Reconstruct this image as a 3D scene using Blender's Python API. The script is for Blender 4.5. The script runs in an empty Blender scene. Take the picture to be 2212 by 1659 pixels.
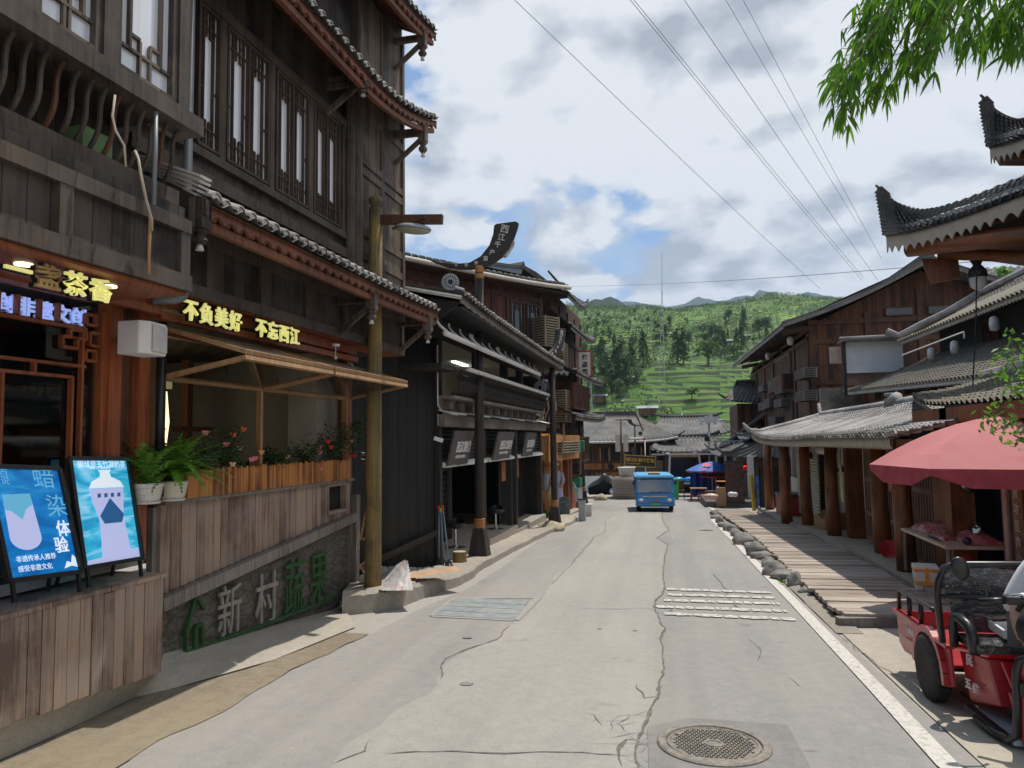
import bpy,bmesh,math,random
from mathutils import Vector as V,Matrix,noise
random.seed(7)
SC=bpy.context.scene
COL=SC.collection
R=math.radians
PI=math.pi
F,CX,CY,CAMH,ROLL=1593.,1106.,829.5,1.85,R(0.8)
PITCH=math.atan((948-CY)/F)
YAW=math.atan((1423-CX)/F*math.cos(PITCH))
SLOPE=.033
_cy,_sy,_cp,_sp=math.cos(YAW),math.sin(YAW),math.cos(PITCH),math.sin(PITCH)
FW=V((-_sy*_cp,_cy*_cp,_sp))
_R0=V((_cy,_sy,0))
_U0=_R0.cross(FW)
CU=_U0*math.cos(ROLL)+_R0*math.sin(ROLL)
CR=_R0*math.cos(ROLL)-_U0*math.sin(ROLL)
CAM=V((0,0,CAMH))
def gz(y):
 """height of the street: it falls gently away from the camera and levels out"""
 if y<40:return-SLOPE*y
 if y<70:
  t=(y-40)/30
  return-SLOPE*40-SLOPE*30*(t-t*t/2)
 return-SLOPE*55
def ray(px,py):return FW+CR*((px-CX)/F)-CU*((py-CY)/F)
def at(px,py,x=None,y=None,z=None,g=0.):
 d=ray(px,py)
 if x is not None:t=(x-CAM.x)/d.x
 elif y is not None:t=(y-CAM.y)/d.y
 elif z is not None:t=(z-CAM.z)/d.z
 else:t=(g-CAM.z)/(d.z+SLOPE*d.y)
 return CAM+d*t
class Frame:
 """a street front: local X points out of the wall, local Y runs along it"""
 def __init__(s,ox,oy,ang):
  s.o=V((ox,oy,0));s.a=R(ang)
  s.e=V((math.sin(s.a),math.cos(s.a),0));s.n=V((math.cos(s.a),-math.sin(s.a),0))
 def loc(s,px,py,o=0):
  d=ray(px,py);t=(o-(CAM-s.o).dot(s.n))/d.dot(s.n);p=CAM+d*t
  return(p-s.o).dot(s.e),p.z
 def xf(s,o,y,z):return s.o+s.n*o+s.e*y+V((0,0,z))
class MB:
 def __init__(s):s.v=[];s.f=[];s.mi=[];s.sm=[];s.m=0;s.s=False
 def add(s,vs,fs):
  b=len(s.v);s.v+=[V(p)for p in vs]
  for f in fs:s.f.append([i+b for i in f]);s.mi.append(s.m);s.sm.append(s.s)
  return s
 def box(s,x0,y0,z0,x1,y1,z1):
  if x0>x1:x0,x1=x1,x0
  if y0>y1:y0,y1=y1,y0
  if z0>z1:z0,z1=z1,z0
  return s.add([(x0,y0,z0),(x1,y0,z0),(x1,y1,z0),(x0,y1,z0),(x0,y0,z1),(x1,y0,z1),(x1,y1,z1),(x0,y1,z1)],[(3,2,1,0),(4,5,6,7),(0,1,5,4),(1,2,6,5),(2,3,7,6),(3,0,4,7)])
 def bar(s,p,q,w,h,up=(0,0,1)):
  p,q,up=V(p),V(q),V(up);d=(q-p)
  if d.length<1e-6:return s
  d.normalize();sd=d.cross(up)
  if sd.length<1e-4:sd=d.cross(V((1,0,0)))
  sd.normalize();u=sd.cross(d);a=sd*(w/2);b=u*(h/2)
  return s.add([p-a-b,p+a-b,p+a+b,p-a+b,q-a-b,q+a-b,q+a+b,q-a+b],[(0,1,2,3),(7,6,5,4),(4,5,1,0),(5,6,2,1),(6,7,3,2),(7,4,0,3)])
 def tube(s,pts,r,n=8,cap=True):
  pts=[V(p)for p in pts];k=len(pts);rr=r if isinstance(r,(list,tuple))else[r]*k
  vs=[];fs=[];prev=None
  for i,p in enumerate(pts):
   d=(pts[min(i+1,k-1)]-pts[max(i-1,0)])
   d=d.normalized()if d.length>1e-9 else V((0,0,1))
   if prev is None:
    a=d.cross(V((0,0,1)))
    if a.length<.05:a=d.cross(V((1,0,0)))
   else:
    a=prev-d*prev.dot(d)
    if a.length<1e-4:a=d.cross(V((1,0,0)))
   a.normalize();prev=a;b=d.cross(a)
   for j in range(n):
    t=2*PI*j/n;vs.append(p+(a*math.cos(t)+b*math.sin(t))*rr[i])
  for i in range(k-1):
   for j in range(n):fs.append((i*n+j,i*n+(j+1)%n,(i+1)*n+(j+1)%n,(i+1)*n+j))
  if cap:fs.append(tuple(range(n-1,-1,-1)));fs.append(tuple((k-1)*n+j for j in range(n)))
  return s.add(vs,fs)
 def lathe(s,prof,c=(0,0,0),n=16,axis=(0,0,1),arc=2*PI,off=0):
  c=V(c);ax=V(axis).normalized();a=ax.cross(V((0,0,1)))
  if a.length<.01:a=V((1,0,0))
  a.normalize();b=ax.cross(a);vs=[];fs=[];k=len(prof);full=arc>6.28;m=n if full else n+1
  for r,h in prof:
   for j in range(m):
    t=off+arc*j/n;vs.append(c+ax*h+(a*math.cos(t)+b*math.sin(t))*r)
  for i in range(k-1):
   for j in range(n):
    fs.append((i*m+j,i*m+(j+1)%m,(i+1)*m+(j+1)%m,(i+1)*m+j))
  if full and prof[0][0]>1e-4:fs.append(tuple(range(n-1,-1,-1)))
  if full and prof[-1][0]>1e-4:fs.append(tuple((k-1)*m+j for j in range(n)))
  return s.add(vs,fs)
 def prism(s,poly,vec):
  """poly: planar outline, pushed along vec"""
  vec=V(vec);n=len(poly);vs=[V(p)for p in poly];vs+=[p+vec for p in vs]
  return s.add(vs,[tuple(range(n-1,-1,-1)),tuple(range(n,2*n))]+[(i,(i+1)%n,n+(i+1)%n,n+i)for i in range(n)])
 def poly(s,pts):return s.add(pts,[tuple(range(len(pts)))])
 def grid(s,fn,nu,nv):
  vs=[fn(i/nu,j/nv)for j in range(nv+1)for i in range(nu+1)];w=nu+1
  return s.add(vs,[(j*w+i,j*w+i+1,(j+1)*w+i+1,(j+1)*w+i)for j in range(nv)for i in range(nu)])
 def ball(s,c,r,n=10,m=7,sc=(1,1,1)):
  c=V(c);vs=[];fs=[]
  for i in range(m+1):
   t=PI*i/m
   for j in range(n):
    q=2*PI*j/n;vs.append(c+V((math.sin(t)*math.cos(q)*sc[0],math.sin(t)*math.sin(q)*sc[1],math.cos(t)*sc[2]))*r)
  for i in range(m):
   for j in range(n):fs.append((i*n+j,(i+1)*n+j,(i+1)*n+(j+1)%n,i*n+(j+1)%n))
  return s.add(vs,fs)
 def text(s,body,size,org,xd,yd,ext=.01,bold=.0,sx=1.,center=False):
  """solid lettering: xd reading direction, yd up direction"""
  c=bpy.data.curves.new('lettering','FONT');c.body=body;c.size=size;c.extrude=ext;c.offset=bold;c.resolution_u=3
  if center:c.align_x='CENTER';c.align_y='CENTER'
  o=bpy.data.objects.new('lettering',c);COL.objects.link(o);bpy.context.view_layer.update()
  me=bpy.data.meshes.new_from_object(o.evaluated_get(bpy.context.evaluated_depsgraph_get()))
  xd,yd=V(xd).normalized(),V(yd).normalized();zd=xd.cross(yd);org=V(org)
  s.add([org+xd*(v.co.x*sx)+yd*v.co.y+zd*v.co.z for v in me.vertices],[tuple(p.vertices)for p in me.polygons])
  bpy.data.objects.remove(o);bpy.data.meshes.remove(me);bpy.data.curves.remove(c)
  return s
 def build(s,name,mat,parent=None,smooth=None,bev=0,loc=None,rz=0,wn=False):
  me=bpy.data.meshes.new(name);me.from_pydata([tuple(p)for p in s.v],[],s.f)
  for m in(mat if isinstance(mat,(list,tuple))else[mat]):me.materials.append(m)
  me.polygons.foreach_set('material_index',s.mi)
  me.polygons.foreach_set('use_smooth',[bool(smooth)]*len(s.f)if smooth is not None else s.sm)
  me.update()
  o=bpy.data.objects.new(name,me);COL.objects.link(o)
  if parent:o.parent=parent
  if loc is not None:o.location=loc
  if rz:o.rotation_euler.z=rz
  if bev:
   b=o.modifiers.new('soft edges','BEVEL');b.width=bev;b.segments=2;b.limit_method='ANGLE'
  return o
def tag(o,label=None,cat=None,group=None,kind=None):
 if label:o['label']=label
 if cat:o['category']=cat
 if group:o['group']=group
 if kind:o['kind']=kind
 return o
def thing(name,label,cat,loc=(0,0,0),rz=0,group=None):
 o=bpy.data.objects.new(name,None);COL.objects.link(o);o.location=loc;o.rotation_euler.z=rz
 o.empty_display_size=.2
 return tag(o,label,cat,group)
KIDS={}
def dup(root,loc=None,rz=None,label=None,scale=None):
 def rec(o,par):
  c=o.copy();COL.objects.link(c)
  if par:c.parent=par
  for k in[q for q in COL.objects if q.parent==o and q!=c]:rec(k,c)
  return c
 r=rec(root,None)
 if loc is not None:r.location=loc
 if rz is not None:r.rotation_euler.z=rz
 if scale is not None:r.scale=(scale,)*3 if not isinstance(scale,(tuple,list))else scale
 if label:r['label']=label
 return r
def struct(mb,name,mat,label=None,cat=None,**k):
 o=mb.build(name,mat,**k);o['kind']='structure'
 if label:o['label']=label
 if cat:o['category']=cat
 return o
class NT:
 def __init__(s,name):
  s.mat=bpy.data.materials.new(name);s.mat.use_nodes=True;s.t=s.mat.node_tree;s.b=s.t.nodes['Principled BSDF'];s.out=s.t.nodes['Material Output']
 def n(s,typ,ins=None,**kw):
  nd=s.t.nodes.new('ShaderNode'+typ)
  for k,v in kw.items():setattr(nd,k,v)
  for k,v in(ins or{}).items():s.set(nd.inputs[k],v)
  return nd
 def set(s,sock,v):
  if isinstance(v,bpy.types.NodeSocket):s.t.links.new(v,sock)
  elif isinstance(v,bpy.types.Node):s.t.links.new(v.outputs[0],sock)
  elif isinstance(v,(tuple,list))and sock.type=='RGBA' and len(v)==3:sock.default_value=(*v,1)
  else:sock.default_value=v
 def math(s,op,a,b=None,c=None,clamp=False):
  nd=s.n('Math',operation=op);nd.use_clamp=clamp;s.set(nd.inputs[0],a)
  if b is not None:s.set(nd.inputs[1],b)
  if c is not None:s.set(nd.inputs[2],c)
  return nd.outputs[0]
 def mix(s,f,a,b,blend='MIX'):
  nd=s.n('MixRGB',blend_type=blend);s.set(nd.inputs[0],f);s.set(nd.inputs[1],a);s.set(nd.inputs[2],b);return nd.outputs[0]
 def ramp(s,f,stops,interp='LINEAR'):
  nd=s.n('ValToRGB');nd.color_ramp.interpolation=interp;e=nd.color_ramp.elements
  while len(e)<len(stops):e.new(.5)
  for el,(p,c)in zip(e,stops):el.position=p;el.color=(*c,1)if isinstance(c,(tuple,list))else(c,c,c,1)
  s.set(nd.inputs[0],f);return nd.outputs[0]
 def noise(s,vec,scale,detail=4,rough=.55,dist=0,dim='3D'):
  nd=s.n('TexNoise',{'Scale':scale,'Detail':detail,'Roughness':rough,'Distortion':dist},noise_dimensions=dim)
  if vec is not None:s.set(nd.inputs['Vector'],vec)
  return nd.outputs[0]
 def co(s):return s.n('TexCoord').outputs['Object']
 def mapv(s,vec,scale=(1,1,1),rot=(0,0,0),loc=(0,0,0)):
  nd=s.n('Mapping',{'Scale':scale,'Rotation':rot,'Location':loc});s.set(nd.inputs['Vector'],vec);return nd.outputs[0]
 def fin(s,col,rough=.7,bump=None,bstr=.3,bdist=.02,metal=0,spec=None,**k):
  s.set(s.b.inputs['Base Color'],col);s.set(s.b.inputs['Roughness'],rough);s.set(s.b.inputs['Metallic'],metal)
  if spec is not None:s.set(s.b.inputs['Specular IOR Level'],spec)
  if bump is not None:
   bn=s.n('Bump',{'Strength':bstr,'Distance':bdist});s.set(bn.inputs['Height'],bump);s.t.links.new(bn.outputs[0],s.b.inputs['Normal'])
  for kk,v in k.items():s.set(s.b.inputs[kk.replace('_',' ')],v)
  return s.mat
def wood(name,c1,c2,plank=.14,horiz=False,island=False,rough=.72,grey=None,groove=.07,stain=.5,streak=0):
 t=NT(name);co=t.co();sp=t.n('SeparateXYZ',{0:co});x,y,z=sp.outputs
 u=t.math('ADD',x,y);a,b=(z,u)if horiz else(u,z)
 vec=t.n('CombineXYZ',{0:t.math('MULTIPLY',a,34.),1:t.math('MULTIPLY',b,1.8),2:t.math('MULTIPLY',t.math('SUBTRACT',x,y),.7)})
 grain=t.noise(vec,1.,6,.62,.4)
 low=t.noise(co,1.3,4,.6)
 if island:tone=t.n('NewGeometry').outputs['Random Per Island']
 elif plank:
  pk=t.math('DIVIDE',a,plank);tone=t.n('TexWhiteNoise',{'W':t.math('FLOOR',pk)},noise_dimensions='1D').outputs[0]
 else:tone=.5
 f=t.math('ADD',t.math('MULTIPLY',grain,1.1),t.math('MULTIPLY',t.math('SUBTRACT',tone,.5)if not isinstance(tone,float)else 0.,.5))
 f=t.math('ADD',f,t.math('MULTIPLY',t.math('SUBTRACT',low,.5),stain*1.6),clamp=True)
 col=t.ramp(f,[(.30,c1),(.74,c2)])
 if grey:col=t.mix(t.ramp(t.noise(co,2.6,5,.65),[(.42,0.),(.68,.75)]),col,grey)
 if streak:
  sv=t.n('CombineXYZ',{0:t.math('MULTIPLY',a,9.),1:t.math('MULTIPLY',b,.5),2:.3})
  col=t.mix(t.ramp(t.noise(sv,1.,3,.6),[(.5,0.),(.75,streak)]),col,(c1[0]*.35,c1[1]*.35,c1[2]*.35))
 bump=grain
 if plank and not island and groove:
  fr=t.math('FRACT',pk);g=t.math('LESS_THAN',fr,groove)
  col=t.mix(t.math('MULTIPLY',g,.8),col,(c1[0]*.2,c1[1]*.2,c1[2]*.2));bump=t.math('SUBTRACT',grain,t.math('MULTIPLY',g,1.5))
 return t.fin(col,rough,bump,.35,.008)
def plain(name,col,rough=.6,metal=0,var=.25,scale=6.,bump=0,dirt=None,**k):
 t=NT(name);co=t.co();nz=t.noise(co,scale,5,.6)
 c=t.mix(t.ramp(nz,[(.3,0.),(.7,1.)]),tuple(v*(1-var)for v in col),tuple(min(1,v*(1+var))for v in col))
 if dirt:c=t.mix(t.ramp(t.noise(co,scale*.35,6,.7),[(.48,0.),(.75,.8)]),c,dirt)
 return t.fin(c,rough,nz if bump else None,bump,.01,metal,**k)
def emit(name,col,st):
 t=NT(name);return t.fin(col,.4,Emission_Color=(*col,1),Emission_Strength=st)
def tilemat(name,c1,c2,lich=(.30,.31,.27),amt=.6,s=1.):
 t=NT(name);co=t.co();isl=t.noise(co,5.5*s,2,.5);fine=t.noise(co,34*s,4,.7);low=t.noise(co,.9*s,4,.6)
 c=t.mix(t.ramp(t.math('ADD',t.math('MULTIPLY',isl,.6),t.math('MULTIPLY',fine,.45)),[(.3,0.),(.75,1.)]),c1,c2)
 c=t.mix(t.ramp(t.math('ADD',low,t.math('MULTIPLY',t.math('SUBTRACT',fine,.5),.5)),[(.42,0.),(.66,amt)]),c,lich)
 return t.fin(c,.85,fine,.4,.01)
def glassmat(name,tint=(.9,.95,.95),fac=.12):
 t=NT(name);t.t.nodes.remove(t.b)
 fr=t.n('Fresnel',{'IOR':1.5});tr=t.n('BsdfTransparent',{0:tint});gl=t.n('BsdfGlossy',{'Roughness':.03})
 m=t.n('MixShader',{0:t.math('ADD',fr,fac,clamp=True),1:tr,2:gl});t.t.links.new(m.outputs[0],t.out.inputs[0]);return t.mat
def leafmat(name,c1,c2,tr=.35,sc=3.):
 t=NT(name);isl=t.n('NewGeometry').outputs['Random Per Island'];nz=t.noise(t.co(),sc,3)
 c=t.mix(t.math('ADD',t.math('MULTIPLY',isl,.6),t.math('MULTIPLY',t.ramp(nz,[(.3,0.),(.7,1.)]),.4)),c1,c2)
 t.fin(c,.5);tl=t.n('BsdfTranslucent',{0:t.mix(1.,c,(1.25,1.3,.55),'MULTIPLY')});m=t.n('MixShader',{0:tr,1:t.b.outputs[0],2:tl.outputs[0]})
 t.t.links.new(m.outputs[0],t.out.inputs[0]);return t.mat
M={}
M['dark']=wood('dark_stained_wood',(.009,.0063,.005),(.072,.050,.037),.16,grey=(.08,.066,.054),streak=.5)
M['darkbeam']=wood('dark_beam_wood',(.014,.010,.008),(.090,.063,.046),0,grey=(.095,.077,.063))
M['weath']=wood('weathered_wall_wood',(.034,.023,.017),(.15,.107,.078),.22,grey=(.15,.122,.10),streak=.6)
M['redwood']=wood('red_brown_wood',(.14,.035,.012),(.34,.10,.035),0,rough=.5,stain=.4)
M['eavewood']=wood('eave_board_wood',(.075,.024,.011),(.21,.075,.033),0,rough=.65,stain=.6)
M['orange']=wood('orange_stained_pine',(.13,.040,.008),(.46,.19,.05),0,island=True,rough=.55,stain=.8)
M['fence']=wood('faded_board_wood',(.13,.088,.066),(.37,.262,.193),0,island=True,rough=.8,stain=.7,grey=(.28,.235,.2))
M['tanframe']=wood('tan_frame_wood',(.25,.13,.06),(.45,.27,.13),0,rough=.5)
M['black']=wood('black_stained_wood',(.004,.0037,.0035),(.016,.0145,.0135),.2,rough=.6,streak=.3)
M['blackbeam']=wood('black_beam_wood',(.012,.010,.009),(.04,.034,.03),0,rough=.6)
M['greywood']=wood('grey_weathered_beam',(.10,.085,.075),(.26,.225,.2),0,rough=.8)
M['brown']=wood('brown_house_boards',(.038,.013,.006),(.15,.056,.023),.18,streak=.7,stain=.8)
M['brownbeam']=wood('brown_house_beam',(.04,.016,.009),(.14,.06,.028),0)
M['pillar']=wood('varnished_pillar_wood',(.085,.025,.008),(.25,.085,.026),0,rough=.45,stain=.7)
M['pole']=wood('mossy_pole_wood',(.09,.062,.03),(.26,.19,.085),0,grey=(.27,.19,.03),stain=.9,streak=.6)
M['tile']=tilemat('grey_clay_tile',(.035,.033,.032),(.12,.115,.11),(.19,.185,.17),.7)
M['tilelt']=tilemat('pale_clay_tile',(.10,.095,.09),(.30,.285,.27),(.44,.42,.40),.8)
M['tilemid']=tilemat('mossy_clay_tile',(.06,.055,.045),(.26,.235,.19),(.20,.175,.11),.6)
M['white']=plain('chalky_white',(.62,.61,.58),.8,0,.15,9,.2,(.33,.31,.28))
M['whitepaint']=plain('white_paint',(.74,.74,.72),.55,0,.06,4)
M['plaster']=plain('white_plaster',(.66,.65,.62),.85,0,.08,2.5,.1,(.45,.43,.4))
M['beige']=plain('beige_plaster',(.52,.47,.38),.85,0,.08,2.)
M['metal']=plain('grey_pipe',(.36,.40,.43),.45,.1,.12,8)
M['dkmetal']=plain('dark_metal',(.03,.03,.032),.4,.5,.3,12)
M['blackp']=plain('black_plastic',(.014,.014,.015),.35,0,.3,20)
M['rubber']=plain('tyre_rubber',(.018,.017,.016),.85,0,.4,25,.2,(.06,.055,.048))
M['steel']=plain('polished_steel',(.6,.6,.6),.2,.9,.1,10)
M['glass']=glassmat('clear_glass',(.78,.82,.82),.04)
M['darkglass']=plain('dark_window_glass',(.03,.04,.05),.08,0,.4,1.5,spec=.7)
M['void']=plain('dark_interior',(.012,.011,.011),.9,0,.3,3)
t=NT('curtained_pane');co=t.co();sp=t.n('SeparateXYZ',{0:co})
cv=t.n('CombineXYZ',{0:t.math('MULTIPLY',t.math('ADD',sp.outputs[0],sp.outputs[1]),16.),1:t.math('MULTIPLY',sp.outputs[2],.5)})
M['curtain']=t.fin(t.ramp(t.noise(cv,1.,3),[(.3,(.62,.65,.72)),(.7,(.78,.80,.85))]),.35,Coat_Weight=1.,Coat_Roughness=.05)
M['leaf']=leafmat('rose_leaf',(.012,.035,.012),(.05,.12,.035))
M['fern']=leafmat('fern_frond',(.06,.17,.025),(.20,.42,.07),.4)
M['bamboo']=leafmat('bamboo_leaf',(.04,.13,.012),(.16,.34,.04),.5)
M['shrub']=leafmat('shrub_leaf',(.05,.15,.025),(.20,.38,.08),.45)
M['bark']=plain('bark',(.07,.05,.035),.9,0,.4,18,.4)
M['valance']=plain('shade_painted_valance',(.36,.045,.065),.75)  # parasol valance: same cloth, its shade painted in as a darker red
EXPO=1.12
CLX,CLY=3.2,.7
HAZE=.00016
EXPO=.15
CLX,CLY=7.2,0.3
def roof_mesh(eave,top,rows,courses,amp=.035,step=.018,sag=.05,flip=1):
 """clay tile field between an eave line and a top line (functions of u)"""
 m=MB();k=6;nu=rows*k;nv=courses*2
 def fn(u,v):
  a,b=V(eave(u)),V(top(u));p=a.lerp(b,v)
  du=(V(eave(min(1,u+.01))).lerp(V(top(min(1,u+.01))),v)-V(eave(max(0,u-.01))).lerp(V(top(max(0,u-.01))),v));n=du.cross(b-a)
  n=n.normalized()if n.length>1e-9 else V((0,0,1))
  if n.z<0:n=-n
  c=(u*rows)%1;h=math.cos(2*PI*c);h=amp*(h if h>0 else h*.75)
  q=v*courses;st=(1-(q%1))*step
  jit=.006*noise.noise(V((round(u*rows)*1.7,math.floor(q)*2.3,0)))
  return p+n*(h+st+jit)-V((0,0,sag*math.sin(PI*v)))
 vs=[]
 for j in range(nv+1):
  v=(j//2)/courses if j%2==0 else(j//2+.999)/courses
  vs+=[fn(i/nu,min(v,.9999))for i in range(nu+1)]
 w=nu+1;m.add(vs,[(j*w+i,j*w+i+1,(j+1)*w+i+1,(j+1)*w+i)for j in range(nv)for i in range(nu)])
 a=[V(eave(i/12))-V((0,0,.03))for i in range(13)];b=[V(top(i/12))-V((0,0,.04))for i in range(13)]
 m.add(a+b,[(i,i+1,14+i,13+i)for i in range(12)])
 return m
def caps_mesh(eave,rows,out,r=.06,ln=.16,rise=.02,notch=True,jitter=.01):
 """rounded end tiles with a whitewashed nose along an eave"""
 m=MB();out=V(out).normalized()
 for i in range(rows):
  u=(i+.0)/rows if i else .004
  p=V(eave(u));d=(V(eave(min(1,u+.02)))-V(eave(max(0,u-.02)))).normalized()
  p=p+V((0,0,rise))+out*random.uniform(-jitter,jitter)+V((0,0,random.uniform(-jitter,jitter)*.6));rr=r*random.uniform(.9,1.08)
  m.m=0
  ring=[(math.cos(t)*rr,math.sin(t)*rr*.95)for t in[PI*k/8 for k in range(9)]]
  q0=[p+d*x+V((0,0,z))for x,z in ring];q1=[v-out*ln+V((0,0,ln*.35))for v in q0]
  q2=[p+d*x*.8+V((0,0,z*.78))for x,z in ring]
  m.add(q0+q1,[(k,k+1,9+k+1,9+k)for k in range(8)]);m.add(q0+q2,[(k,k+1,9+k+1,9+k)for k in range(8)])
  m.m=1;bk=[v-out*.015 for v in q2]
  if notch:bk[0]=bk[0].lerp(bk[1],.3);bk.append(p+d*(-.18*rr)-out*.015);bk.append(p+V((0,0,rr*.3))-out*.015);bk.append(p+d*(.18*rr)-out*.015)
  m.add(bk,[tuple(range(len(bk)))])
 m.m=0
 return m
def fascia_mesh(line,n,h,th,out,scal=.04,pitch=None,teeth=False):
 """eave board with a scalloped lower edge, following a line"""
 m=MB();out=V(out).normalized();k=8;N=n*k;f,b=[],[]
 for i in range(N+1):
  u=i/N;p=V(line(u));ph=(i%k)/k;s=abs(math.sin(PI*ph))if not teeth else(1-abs(2*ph-1))
  lo=p-V((0,0,h-scal*s));f+=[p,lo];b+=[p-out*th,lo-out*th]
 m.add(f+b,[(2*i,2*i+1,2*i+3,2*i+2)for i in range(N)]+[(2*(N+1)+2*i+2,2*(N+1)+2*i+3,2*(N+1)+2*i+1,2*(N+1)+2*i)for i in range(N)]+[(2*i+1,2*(N+1)+2*i+1,2*(N+1)+2*i+3,2*i+3)for i in range(N)])
 return m
def lattice(parent,s0,s1,z0,z1,o,mat,pane,leaves=2,fw=.045,bw=.022,style=0,sgn=1,name='window',dep=.05):
 """window on a local plane x=o: frame + lattice bars, its panes a sub-part. sgn -1 when the street lies towards -x"""
 m=MB();O=lambda q:o+sgn*q
 bx=lambda a,b,c,d,t0=0.,t1=dep:m.box(O(t0),a,c,O(t1),b,d)
 bx(s0,s0+fw,z0,z1);bx(s1-fw,s1,z0,z1);bx(s0+fw,s1-fw,z0,z0+fw,0,dep*.96);bx(s0+fw,s1-fw,z1-fw,z1,0,dep*.96)
 L=(s1-s0-2*fw)/leaves;H=z1-z0
 for i in range(leaves):
  a=s0+fw+L*i;b=a+L
  if i:bx(a-fw*.45,a+fw*.45,z0+fw,z1-fw,0,dep*.92)
  t1=dep*.7;c,d=z0+fw,z1-fw;g=L*.24;q=min(.16,H*.12)
  if style==0:
   for x in(a+g,b-g):bx(x-bw/2,x+bw/2,c,d,.004,t1)
   for z in(c+q,d-q):bx(a,b,z-bw/2,z+bw/2,.004,t1*.9)
   for z in(c+q*.5,d-q*.5,c+q*1.5,d-q*1.5):bx(a+g,a+g*1.7,z-bw/2,z+bw/2,.004,t1*.85);bx(b-g*1.7,b-g,z-bw/2,z+bw/2,.004,t1*.85)
   for x in(a+g*1.7,b-g*1.7):bx(x-bw/2,x+bw/2,c,c+q*1.5,.004,t1*.8);bx(x-bw/2,x+bw/2,d-q*1.5,d,.004,t1*.8)
   for z in(c+(d-c)*.42,):bx(a,a+g,z-bw/2,z+bw/2,.004,t1*.8);bx(b-g,b,z-bw/2,z+bw/2,.004,t1*.8)
  elif style==1:
   g=min(.13,L*.2);q=.16
   for x in(a+g,b-g):bx(x-bw/2,x+bw/2,c+q,d,.004,t1)
   bx(a,b,c+q-bw/2,c+q+bw/2,.004,t1*.9)
   for x,e in((a+g,1),(b-g,-1)):
    y2=x+e*.1;lo,hi=min(x,y2),max(x,y2);bx(lo,hi,c+q+.1,c+q+.1+bw,.004,t1*.85);bx(y2-bw/2,y2+bw/2,c,c+q+.1,.004,t1*.85)
  elif style==2:
   nb=max(2,int(L/.09))
   for k in range(1,nb):x=a+L*k/nb;bx(x-bw/2,x+bw/2,c,d,.004,t1)
   for z in(c+H*.15,c+H*.8):bx(a,b,z-bw/2,z+bw/2,.004,t1*.9)
  elif style==3:
   nb=max(2,int(L/.12));nz=max(3,int(H/.14))
   for k in range(1,nb):x=a+L*k/nb;bx(x-bw/2,x+bw/2,c,d,.004,t1)
   for k in range(1,nz):z=c+(d-c)*k/nz;bx(a,b,z-bw/2,z+bw/2,.004,t1*.9)
 w=m.build(name,mat,parent)
 if pane:p=MB();p.box(O(-.012),s0+fw*.5,z0+fw*.5,O(.003),s1-fw*.5,z1-fw*.5);p.build('pane',pane,w)
 return w
def pendant_mesh(x,y,ztop,zbot,r=.065,wallx=None,tipmat=True):
 m=MB();h=ztop-zbot;k=zbot+h*.42;m.box(x-r,y-r,k,x+r,y+r,ztop)
 m.lathe([(r*.85,k),(r*1.05,k-.02),(r*.6,k-.05),(r*1.05,k-.09),(r*1.08,k-h*.22),(r*.55,k-h*.3)],(x,y,0),12)
 m.m=1;m.lathe([(r*.32,k-h*.3),(r*.55,zbot+.005),(.001,zbot)],(x,y,0),10);m.m=0
 if wallx is not None:
  m.box(wallx,y-.03,ztop-.16,x-r,y+.03,ztop-.1);m.box(wallx,y-.03,k+.1,x-r,y+.03,k+.16)
  m.bar((wallx,y,k-.28),(x-r*.6,y,k+.04),.05,.06)
 return m
B1=Frame(-4.15,9.2,2.3)
def asphalt(name,base,spread,sc=1.,dust=(.33,.29,.24),da=.5):
 t=NT(name);co=t.co()
 fine=t.noise(co,62*sc,5,.8);mid=t.noise(co,9,5,.65);low=t.noise(t.mapv(co,(1.,.35,1)),.9,5,.6)
 f=t.math('ADD',t.math('MULTIPLY',fine,.62),t.math('ADD',t.math('MULTIPLY',mid,.25),t.math('MULTIPLY',low,.28)))
 c=t.ramp(f,[(.35,tuple(v*(1-spread)for v in base)),(.75,tuple(v*(1+spread)for v in base))])
 c=t.mix(t.ramp(t.math('ADD',low,t.math('MULTIPLY',t.math('SUBTRACT',mid,.5),.7)),[(.42,0.),(.7,da)]),c,dust)
 spots=t.noise(co,2.3,2,.4)
 c=t.mix(t.ramp(spots,[(.72,0.),(.78,.45)]),c,tuple(v*.5 for v in base))
 trk=t.noise(t.mapv(co,(2.6,.07,1)),1.,3,.6)
 c=t.mix(t.ramp(trk,[(.35,.22),(.6,0.)]),c,tuple(v*.6 for v in base))
 return t.fin(c,.9,t.math('ADD',fine,mid),.45,.006)
M['asphalt']=asphalt('worn_grey_asphalt',(.268,.258,.246),.34)
M['asphaltdk']=asphalt('patched_dark_asphalt',(.21,.203,.195),.3,da=.3)
M['concrete']=asphalt('dusty_concrete',(.315,.299,.272),.28,.9,(.35,.325,.288),.5)
M['plaza']=asphalt('pale_paving',(.33,.31,.28),.2,.7,(.38,.35,.31),.5)
M['apron']=asphalt('sandy_cement',(.36,.33,.28),.3,.5,(.43,.375,.27),.6)
M['gutter']=asphalt('wet_muddy_gutter',(.20,.165,.115),.45,.5,(.28,.235,.165),.6)
M['kerb']=asphalt('rough_kerb_cement',(.31,.28,.24),.35,.4,(.42,.37,.29),.6)
M['ground']=asphalt('packed_earth',(.24,.22,.18),.3,.4)
t=NT('worn_line_paint');co=t.co();wear=t.noise(co,26,6,.72)
M['line']=t.fin(t.mix(t.ramp(wear,[(.36,1.),(.5,0.)]),(.58,.55,.50),(.33,.31,.28)),.8,wear,.2,.004)
t=NT('flaked_paint');co=t.co();wear=t.noise(co,20,6,.72)
M['mark']=t.fin(t.mix(t.ramp(wear,[(.42,1.),(.6,0.)]),(.66,.65,.59),(.30,.28,.255)),.8)
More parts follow.
